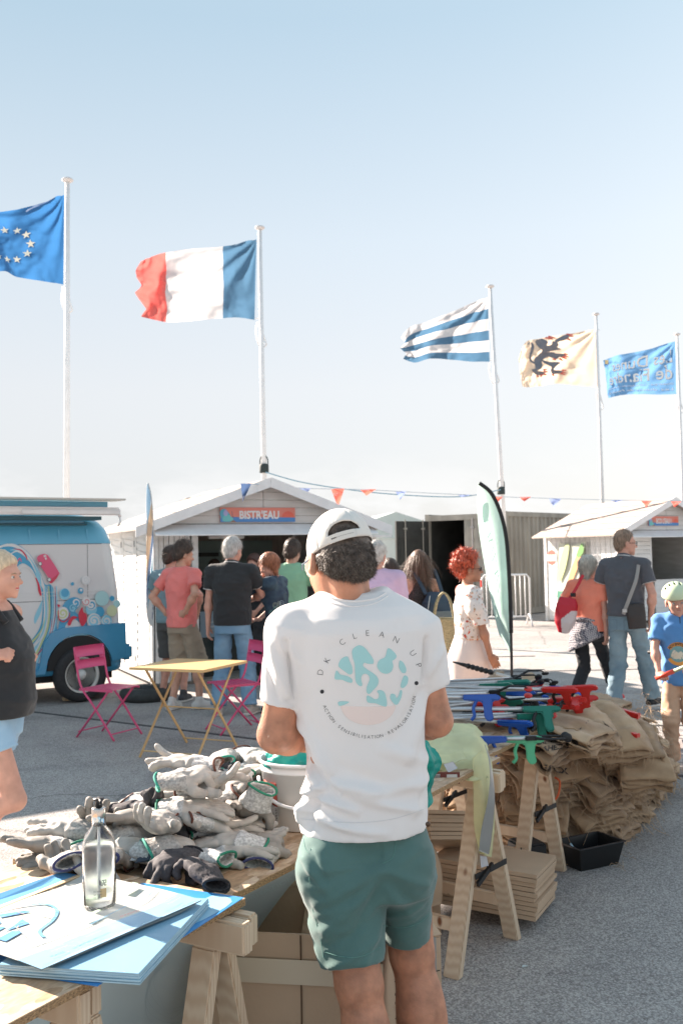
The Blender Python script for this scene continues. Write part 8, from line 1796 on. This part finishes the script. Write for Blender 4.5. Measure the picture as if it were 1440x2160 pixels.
# trainers
for hp_, kn_, an_ in legs:
    A = an_ - [0, 0, .09]; d = np.array([-.15, .99, 0]); up = np.array([0, 0, 1.]); S = SDF(); S.cap(A - d * .05 + up * .05, A + d * .15 + up * .042, .044, .040, .02); S.cap(A + up * .05, A + up * .10, .046, .046, .02); S.plane(A + up * .02, -up); Vv, Ff = S.mesh(.007); so_ = mk('shoe', Vv, Ff, mat('trainer_grey', (.20, .21, .22), .7), MR, True)
    S = SDF(); S.cap(A - d * .05 + up * .02, A + d * .155 + up * .02, .049, .046, .01); S.plane(A + up * .026, up); S.plane(A + up * .002, -up); Vv, Ff = S.mesh(.007); mk('sole', Vv, Ff, mat('white_sole', (.6, .58, .55)), so_, True)
# hair: head of dark hair, cut round ears and nape
def hx(S):
    S.ell(Hm.p(0, -.052, .055), (.066, .056, .062), Hm.R, .03)
S = SDF(); S.ell(Hm.p(0, -.010, .117), (.078, .097, .095), Hm.R, .01); S.ell(Hm.p(0, -.030, .068), (.073, .073, .072), Hm.R, .02); hx(S)
A = Hm.p(0, .085, .15); B = Hm.p(0, -.085, -.002); d = B - A; n = np.cross(Hm.v(1, 0, 0), d); n = n if n @ Hm.v(0, 1, -1) > 0 else -n; S.plane(A, n, .02)
for q in (-1, 1): S.ell(Hm.p(q * .090, .0, .06), (.02, .028, .042), Hm.R, .012, 's')
Vh, Fh = S.mesh(.0045, lambda V, N: .0035 * fbm(V * 60, 2, 3) + .002 * (1 - 2 * np.abs(fbm(V * 34, 8, 2)))); ho = mk('hair', Vh, Fh, HSK, MR, True)
Bk, Lf, Rt = m_(728, 1126, -.10), m_(650, 1180, .03), m_(784, 1140, .03); cn = np.cross(Lf - Bk, Rt - Bk); cn = cn / np.linalg.norm(cn); cn = -cn if cn[2] > 0 else cn
CR = np.array([.0865, .107, .103])
CC = Hm.p(0, -.012, .115)
u_ = (Rt - Lf) / np.linalg.norm(Rt - Lf); v_ = -cn; HOc = Bk + v_ * .021 + u_ * -.002
def hole(P):
    q = P - HOc; x = q @ u_; y = q @ v_; front = (P - CC) @ Hm.v(0, 1, 0)
    e = (np.sqrt((x / .042) ** 2 + (np.maximum(y, 0) / .030) ** 2) - 1) * .03
    return np.maximum(np.maximum(e, -y * 1.0), front + .01)
def undercap(c): return ((((c - Bk) @ cn) > .004) | (hole(c) < -.004)).astype(float)
NP = Hm.p(0, -.085, -.01)
strands(Vh, Fh, 15000, .014, .0015, lambda P: np.array(Hm.v(0, -.25, -1)) + .8 * fbm(P * 22, 3, 2)[:, None] * np.array([1, .2, .4]), .25, HSK, parent=ho, seed=5, lift=.28, curl=.25, mask=lambda c, n: ((c[:, 1] < Hm.o[1] + .03) + .2) * undercap(c))
strands(Vh, Fh, 5200, .012, .0012, tuple(Hm.v(0, -.2, -1)), .4, hairmat('grey_strand', (.30, .26, .21), .3), parent=ho, seed=7, lift=.4, curl=.3, mask=lambda c, n: np.clip((NP[2] + .085 - c[:, 2]) * 12, .12, 1) * undercap(c))
strands(Vh, Fh, 1500, .012, .0009, tuple(Hm.v(0, 0, -1)), .35, HSK, name='nape_hair', parent=ho, seed=9, lift=.2, mask=lambda c, n: (c[:, 2] < NP[2] + .03).astype(float))
# cap
CAPM = mat('cap_cotton', (.74, .71, .66), .85, nscale=9, namp=.04, bump=.5, bscale=380, bdist=.0012)
def seam_d(V, N):
    q = (V - CC) @ Hm.R; a = np.arctan2(q[:, 0], q[:, 1]); d = np.abs(((a / (math.pi / 3)) % 1) - .5) * (math.pi / 3) * np.hypot(q[:, 0], q[:, 1]); return -.0016 * np.exp(-((d - np.pi / 6 * np.hypot(q[:, 0], q[:, 1])) / .0025) ** 2) + .0022 * fbm(V * 13, 4, 2) - .0008 * np.exp(-((np.abs(d - .004)) / .002) ** 2)
S = SDF(); S.ell(CC, CR, Hm.R, .01); S.ell(CC, CR - .007, Hm.R, .002, 's'); S.plane(Bk, cn, .003)
S.func(lambda P: -hole(P), .003)
Vc, Fc = S.mesh(.0034, seam_d); cap_o = mk('cap', Vc, Fc, CAPM, MR, True)
b = MB(); P = []
for t in np.linspace(-1, 1, 17):
    x = t * .052; p0 = HOc - v_ * .012 + u_ * x; dd = p0 - CC; dl = dd @ Hm.R; k = 1 / math.sqrt(((dl / (CR + .001)) ** 2).sum()); P.append(CC + dd * k)
for i in range(16):
    a, c = Vector(P[i]), Vector(P[i + 1]); o_ = (Vector((a + c) / 2) - Vector(CC)).normalized() * .0022; vv = Vector(v_) * .0105; b.add([a - vv + o_, c - vv + o_, c + vv + o_, a + vv + o_, a - vv - o_, c - vv - o_, c + vv - o_, a + vv - o_], [(0, 1, 2, 3), (7, 6, 5, 4), (0, 4, 5, 1), (3, 2, 6, 7)])
b.build('strap', CAPM, cap_o, False)
b = MB()
for i in range(2, 15): c = Vector(P[i]) + (Vector(P[i]) - Vector(CC)).normalized() * .0032; n_ = (Vector(P[i]) - Vector(CC)).normalized(); x_ = Vector(u_); y_ = n_.cross(x_).normalized(); r = .0021 if i < 5 else .0010; b.add([c + x_ * r * math.cos(a) + y_ * r * math.sin(a) for a in np.linspace(0, 2 * math.pi, 9)[:-1]], [tuple(range(8))])
b.build('snap_hole', mat('snap', (.06, .055, .05), .6), cap_o)
b = MB(); b.lathe([(.0001, .006), (.006, .004), (.008, .0)], 12); b.V = [tuple(CC + Hm.R @ (np.array(v) * 1.1 + np.array([0, 0, CR[2] - .001]))) for v in b.V]; b.build('button', CAPM, cap_o, True)
BC = m_(655, 1188, .06)
S = SDF(); Rb = np.array(Matrix.Rotation(R(22), 3, 'Z') @ Matrix.Rotation(R(-60), 3, 'X') @ Matrix.Rotation(R(8), 3, 'Y')); S.ell(BC + [.036, .04, .0], (.056, .062, .007), Rb, .01); Vb, Fb = S.mesh(.004); mk('peak', Vb, Fb, CAPM, cap_o, True)
# glasses arm glimpsed at the temple
b = MB(); b.tube([Hm.p(-.086, -.01, .083), Hm.p(-.084, .06, .088), Hm.p(-.07, .10, .085)], .002, 6); b.build('spectacle_arm', mat('glasses_blue', (.10, .14, .2), .3), MR)
# T-shirt
def row(py, l, r, ry, oy=0): return (py, (l + r) / 2, (r - l) / 2, ry, oy)
RW = [row(1744, 628, 903, .150), row(1722, 627, 905, .148), row(1680, 636, 905, .142), row(1620, 640, 901, .136), row(1540, 634, 897, .135), row(1460, 622, 895, .142), row(1390, 607, 893, .146), row(1330, 598, 896, .140), row(1300, 612, 884, .125), row(1278, 640, 860, .102), row(1262, 672, 828, .080), row(1250, 690, 806, .064)]
a_, b__ = m_(RW[0][1], RW[0][0], .03), m_(RW[-1][1], RW[-1][0], .03); Ln = np.linalg.norm(b__ - a_); wv = (b__ - a_) / Ln; uu = np.array([1, 0, 0.]) - wv * wv[0]; uu /= np.linalg.norm(uu)
secs = []
for py, cx, hw, ry, oy in RW:
    c = m_(cx, py, .03); t = (c - a_) @ wv / Ln; secs.append((t, W_(hw) * (DM - ry * .35) / DM, ry, (c - a_) @ uu, oy))
secs[0] = (0,) + secs[0][1:]; secs[-1] = (1,) + secs[-1][1:]
S = SDF(); S.loft(a_, b__, secs, k=.02, pw=2.25)
S.cap(m_(690, 1285, .035), m_(618, 1332, .01), .050, .058, .045); S.cap(m_(808, 1283, .05), m_(878, 1328, .05), .050, .058, .045)
S.ell(m_(612, 1330, .01), (.062, .066, .062), None, .04); slL, slR = m_(585, 1482, .01), m_(919, 1448, .055)
S.loft(m_(618, 1330, .005), slL, [(0, .060, .066), (.5, .062, .070), (1, .0475, .066)], side=(1, 0, 0), k=.035); S.loft(m_(876, 1328, .05), slR, [(0, .058, .064), (.5, .056, .068), (1, .0385, .062)], side=(1, 0, 0), k=.035)
S.ell(m_(745, 1226, .03), (.074, .066, .032), None, .008, 's')
FL = []                                              # creases drawn as raised or sunk lines: (px, py) -> (px, py), width, height
for a1, a2, w, h in (((640, 1655), (760, 1690), 9, .010), ((636, 1690), (740, 1722), 8, .008), ((645, 1630), (800, 1650), 12, .009), ((640, 1600), (720, 1655), 9, -.009), ((660, 1712), (820, 1735), 8, .005), ((900, 1640), (760, 1655), 11, .006), ((902, 1600), (790, 1560), 12, .004), ((618, 1490), (700, 1620), 13, .010), ((612, 1470), (680, 1590), 8, -.006), ((895, 1470), (850, 1600), 12, .007), ((888, 1450), (820, 1560), 9, -.004),
                  ((606, 1350), (622, 1470), 5, -.010), ((896, 1345), (890, 1440), 5, -.010), ((575, 1360), (610, 1470), 8, .006), ((562, 1410), (590, 1478), 6, -.006), ((590, 1340), (640, 1400), 10, .004), ((930, 1370), (900, 1430), 8, .006), ((640, 1670), (690, 1640), 7, .012), ((650, 1740), (680, 1650), 7, -.008), ((632, 1725), (660, 1670), 6, .012), ((700, 1320), (830, 1315), 26, .003), ((640, 1560), (650, 1700), 12, -.008), ((870, 1700), (890, 1580), 10, .006), ((720, 1600), (900, 1680), 14, -.004), ((750, 1660), (895, 1700), 8, .005)):
    FL.append((m_(*a1)[[0, 2]], m_(*a2)[[0, 2]], w / 808., h))
def shirt_d(V, N):
    r = .0040 * fbm(V * [7, 7, 8], 3, 3) + .0011 * fbm(V * 24, 7, 2); back = np.clip(-N[:, 1] * 2.0 + .6, 0, 1); P = V[:, [0, 2]]
    for a, b, w, h in FL:
        ab = b - a; t = np.clip(((P - a) @ ab) / (ab @ ab), 0, 1); d = np.linalg.norm(P - a - t[:, None] * ab, axis=1) + .006 * fbm(V * 9, 15, 2); r = r + back * 2.1 * h * np.exp(-(d / w) ** 2) * np.sin(np.clip(t * .9 + .1, 0, 1) * math.pi) ** .5
    r = r + (.0018 * np.sin(np.arctan2(V[:, 1], V[:, 0] - .05) * 9 + 1) + .001 * np.sin(np.arctan2(V[:, 1], V[:, 0]) * 23)) * np.clip((m_(760, 1700)[2] - V[:, 2]) * 9 + .3, 0, 1) * (np.abs(V[:, 0] - .03) < .22)
    return r
TSH = mat('tshirt_cotton', (.87, .85, .84), .9, nscale=3, namp=.012, bump=.35, bscale=900, bdist=.0006, sheen=.2, thin=.10)
Vt, Ft = S.mesh(.0058, shirt_d, True); ts_o = mk('t_shirt', Vt, Ft, TSH, MR, True)
bvt = BVHTree.FromPolygons([tuple(v) for v in Vt], [tuple(f) for f in Ft])
def ons(px, py, l=0):
    d = Vector(ray(px, py)).normalized(); h = bvt.ray_cast(Vector((0, 0, CAMZ)) - Vector(g0), d)
    return tuple((h[0] if h[0] else Vector(m_(px, py, -.13))) - d * (.0009 + l * .35))
# hems, neck rib and shoulder seams
def trim(pts, name, r=.0016, m=TSH, off=.0):
    b = MB(); P = [Vector(ons(*p)) for p in pts]; b.tube(P, r, 5, False); b.build(name, m, ts_o, True)
trim(crspline([(682, 1259), (700, 1272), (745, 1279), (790, 1272), (818, 1256)], 8), 'neck_rib', .0015); trim(crspline([(688, 1254), (705, 1263), (745, 1268), (788, 1263), (812, 1251)], 8), 'neck_rib', .003)
trim(crspline([(634, 1727), (700, 1733), (760, 1735), (830, 1727), (896, 1706)], 8), 'hem_stitch', .0007, mat('stitch_grey', (.70, .70, .71), .9)); trim([(612, 1345), (606, 1390), (612, 1440), (620, 1475)], 'sleeve_seam', .0007, mat('stitch_grey', (.55, .55, .56)))
# the print
PR = Print(ons); TEALP = (.38, .66, .67)
z5 = lambda pts: [(600 + x / 4, 1050 + y / 4) for x, y in pts]
blobs = [[(570, 1290), (600, 1255), (640, 1245), (680, 1270), (720, 1320), (750, 1370), (745, 1400), (700, 1400), (672, 1392), (662, 1418), (700, 1450), (760, 1490), (790, 1530), (785, 1580), (750, 1620), (715, 1655), (692, 1640), (695, 1590), (718, 1530), (700, 1492), (665, 1488), (645, 1520), (655, 1580), (632, 1588), (600, 1550), (595, 1480), (590, 1400), (575, 1350)],
         [(470, 1370), (500, 1345), (530, 1340), (545, 1370), (570, 1430), (570, 1480), (545, 1490), (500, 1460), (455, 1420)], [(430, 1470), (445, 1460), (470, 1490), (530, 1505), (568, 1530), (568, 1560), (530, 1555), (480, 1535), (425, 1530)],
         [(870, 1272), (910, 1290), (945, 1335), (925, 1365), (908, 1378), (916, 1420), (900, 1465), (860, 1485), (810, 1470), (780, 1420), (800, 1370), (848, 1342)], [(970, 1375), (1000, 1390), (1025, 1440), (1020, 1475), (990, 1475), (965, 1430)], [(1010, 1500), (1040, 1515), (1035, 1570), (1000, 1605), (978, 1590), (990, 1540)],
         [(900, 1655), (930, 1660), (945, 1690), (962, 1665), (975, 1625), (990, 1630), (985, 1680), (955, 1740), (925, 1740), (890, 1690)], [(780, 1630), (820, 1625), (850, 1660), (862, 1755), (820, 1755), (770, 1735), (700, 1725), (695, 1670), (730, 1682), (762, 1700), (790, 1690), (795, 1660)], [(458, 1720), (540, 1720), (530, 1735), (480, 1755), (455, 1750)]]
PR.put(fill2d(z5([(475, 1752)] + [(930, 1752)] + [(705 + 232 * math.cos(a), 1745 + 172 * math.sin(a)) for a in np.linspace(.08, math.pi - .08, 22)]), 5), (.82, .70, .66), .0003)
for bl in blobs: PR.put(fill2d(z5(crspline(bl, 4, True)), 5), TEALP, .0006)
def onarc(ch, x, y, deg, h, col=(.03, .03, .035), off=-.022, sx=1):
    V, F = text2d(ch, 1, off); 
    if not V: return
    x0, x1 = min(v[0] for v in V), max(v[0] for v in V); k = h / .72; c, s_ = math.cos(R(deg)), math.sin(R(deg)); cx = (x0 + x1) / 2
    PR.put(([(x + ((v[0] - cx) * k * sx) * c - (v[1] * k) * -s_ * 1, y + ((v[0] - cx) * k * sx) * s_ - (v[1] * k) * c) for v in V], F), col, .0007)
for ch, x, y, dg in (('D', 676, 1418, -82), ('K', 690, 1393, -62), ('C', 722, 1355, -38), ('L', 748, 1342, -18), ('E', 775, 1336, -3), ('A', 805, 1339, 12), ('N', 835, 1350, 27), ('U', 870, 1378, 55), ('P', 882, 1404, 68)): onarc(ch, x, y, dg, 13)
for x, y in ((679, 1459), (878, 1441)): PR.put(fill2d([(x + 4.2 * math.cos(a), y + 4.4 * math.sin(a)) for a in np.linspace(0, 2 * math.pi, 13)[:-1]]), (.03, .03, .035), .0007)
arc = np.array(crspline([(683, 1487), (690, 1503), (700, 1517), (712, 1530), (730, 1543), (752, 1551), (775, 1555), (796, 1554), (815, 1548), (834, 1538), (852, 1522), (864, 1503), (871, 1484), (874, 1468)], 10)); sa = np.concatenate([[0], np.cumsum(np.linalg.norm(np.diff(arc, axis=0), axis=1))]); sa /= sa[-1]
txt = 'ACTION · SENSIBILISATION · REVALORISATION'; wd = np.array([.35 if c in ' ' else .5 if c in 'I·' else 1 for c in txt]); cum = (np.cumsum(wd) - wd / 2) / wd.sum()
for ch, t in zip(txt, cum):
    if ch == ' ': continue
    x, y = np.interp(t, sa, arc[:, 0]), np.interp(t, sa, arc[:, 1]); x2, y2 = np.interp(min(1, t + .01), sa, arc[:, 0]), np.interp(min(1, t + .01), sa, arc[:, 1]); x1, y1 = np.interp(max(0, t - .01), sa, arc[:, 0]), np.interp(max(0, t - .01), sa, arc[:, 1]); onarc(ch, x, y, math.degrees(math.atan2(y2 - y1, x2 - x1)), 7.2, off=-.012)
PR.done('print', ts_o, .8)
# shorts
SHM = mat('shorts_green', (.075, .160, .148), .85, nscale=5, namp=.12, bump=.5, bscale=700, bdist=.0008, sheen=.25)
S = SDF()
S.loft(m_(775, 1868, .03), m_(767, 1715, .03), [(0, .161, .150), (.45, .165, .144), (.68, .154, .116), (1, .146, .105)], k=.03, pw=2.4)
S.ell(m_(700, 1835, -.05), (.085, .085, .10), None, .05); S.ell(m_(840, 1825, -.02), (.080, .085, .095), None, .05)
cL, cR = m_(743, 2034, -.08), m_(857, 1972, .08)
S.loft(m_(722, 1835, -.02), cL, [(0, .096, .118), (.5, .095, .106), (1, .079, .092)], side=(1, 0, 0), k=.022); S.loft(m_(850, 1835, .06), cR, [(0, .088, .118), (.5, .068, .104), (1, .062, .086)], side=(1, 0, 0), k=.022)
S.cap(m_(797, 1835, -.16), m_(801, 1905, -.16), .008, .010, .03, None, 's')
for c, dirv, rx in ((cL, m_(743, 2034, -.08) - m_(716, 1835, -.02), .070), (cR, m_(857, 1972, .08) - m_(850, 1835, .06), .053)):
    dv = dirv / np.linalg.norm(dirv); S.cap(c - dv * .035, c + dv * .05, rx, rx + .002, .006, None, 's')
SL = []
for a1, a2, w, h in (((798, 1800), (660, 1880), 11, .010), ((800, 1815), (680, 1930), 12, .010), ((795, 1790), (640, 1830), 9, -.008), ((800, 1830), (720, 1960), 10, -.007), ((802, 1800), (905, 1850), 10, .009), ((803, 1820), (900, 1905), 10, -.008), ((802, 1815), (880, 1950), 11, .008), ((700, 1990), (800, 1930), 9, .008), ((690, 1950), (798, 1890), 8, -.007), ((665, 1900), (770, 1850), 8, .006), ((820, 1930), (905, 1890), 8, .008), ((830, 1955), (905, 1925), 7, -.006), ((648, 1790), (700, 1850), 8, .009), ((655, 1770), (690, 1830), 6, -.007), ((880, 1770), (820, 1800), 9, .006), ((654, 1930), (690, 2010), 6, .006), ((760, 1990), (800, 1900), 8, .007), ((800, 1760), (799, 1805), 4, -.006)):
    SL.append((m_(*a1)[[0, 2]], m_(*a2)[[0, 2]], w / 808., h))
def sh_d(V, N):
    r = .0042 * (1 - 2 * np.abs(fbm(V * [9, 9, 16], 5, 3))) + .0012 * fbm(V * 30, 7, 2); back = np.clip(-N[:, 1] * 2.0 + .6, 0, 1); P = V[:, [0, 2]]
    for a, b, w, h in SL:
        ab = b - a; t = np.clip(((P - a) @ ab) / (ab @ ab), 0, 1); d = np.linalg.norm(P - a - t[:, None] * ab, axis=1) + .007 * fbm(V * 9, 15, 2); r = r + back * h * np.exp(-(d / w) ** 2) * np.sin(np.clip(t * .85 + .15, 0, 1) * math.pi) ** .5
    return r
Vs, Fs = S.mesh(.0062, sh_d, True); sh_o = mk('shorts', Vs, Fs, SHM, MR, True); bvs2 = BVHTree.FromPolygons([tuple(v) for v in Vs], [tuple(f) for f in Fs])
def onsh(px, py, off=.0006):
    d = Vector(ray(px, py)).normalized(); h = bvs2.ray_cast(Vector((0, 0, CAMZ)) - Vector(g0), d); return (h[0] if h[0] else Vector(m_(px, py, -.15))) - d * off
STI = mat('stitch_teal', (.12, .26, .23), .9)
for pts, nm in ((crspline([(832, 1745), (833, 1790), (825, 1812), (805, 1822)], 6), 'seat_seam'), ([(655, 1790), (652, 1850), (660, 1920), (677, 1985), (682, 2020)], 'side_seam'), (crspline([(684, 2008), (720, 2018), (760, 2018), (803, 1998)], 6), 'hem_stitch'), (crspline([(808, 1952), (850, 1957), (885, 1946), (905, 1928)], 6), 'hem_stitch'), ([(690, 1752), (800, 1756)], 'pocket_welt'), ([(866, 1748), (866, 1768), (900, 1765)], 'pocket_welt'), (crspline([(640, 1768), (644, 1790), (652, 1800)], 4), 'pocket_edge')):
    b = MB(); b.tube([onsh(*p) for p in pts], .0009 if nm != 'pocket_welt' else .0016, 4, False); b.build(nm, STI, sh_o, True)
b = MB(); b.tube([onsh(903, 1738, .004), onsh(901, 1738, .004) + Vector((0, -.004, 0))], .006, 10); b.build('button', mat('button_brown', (.08, .04, .02), .4), sh_o, True)
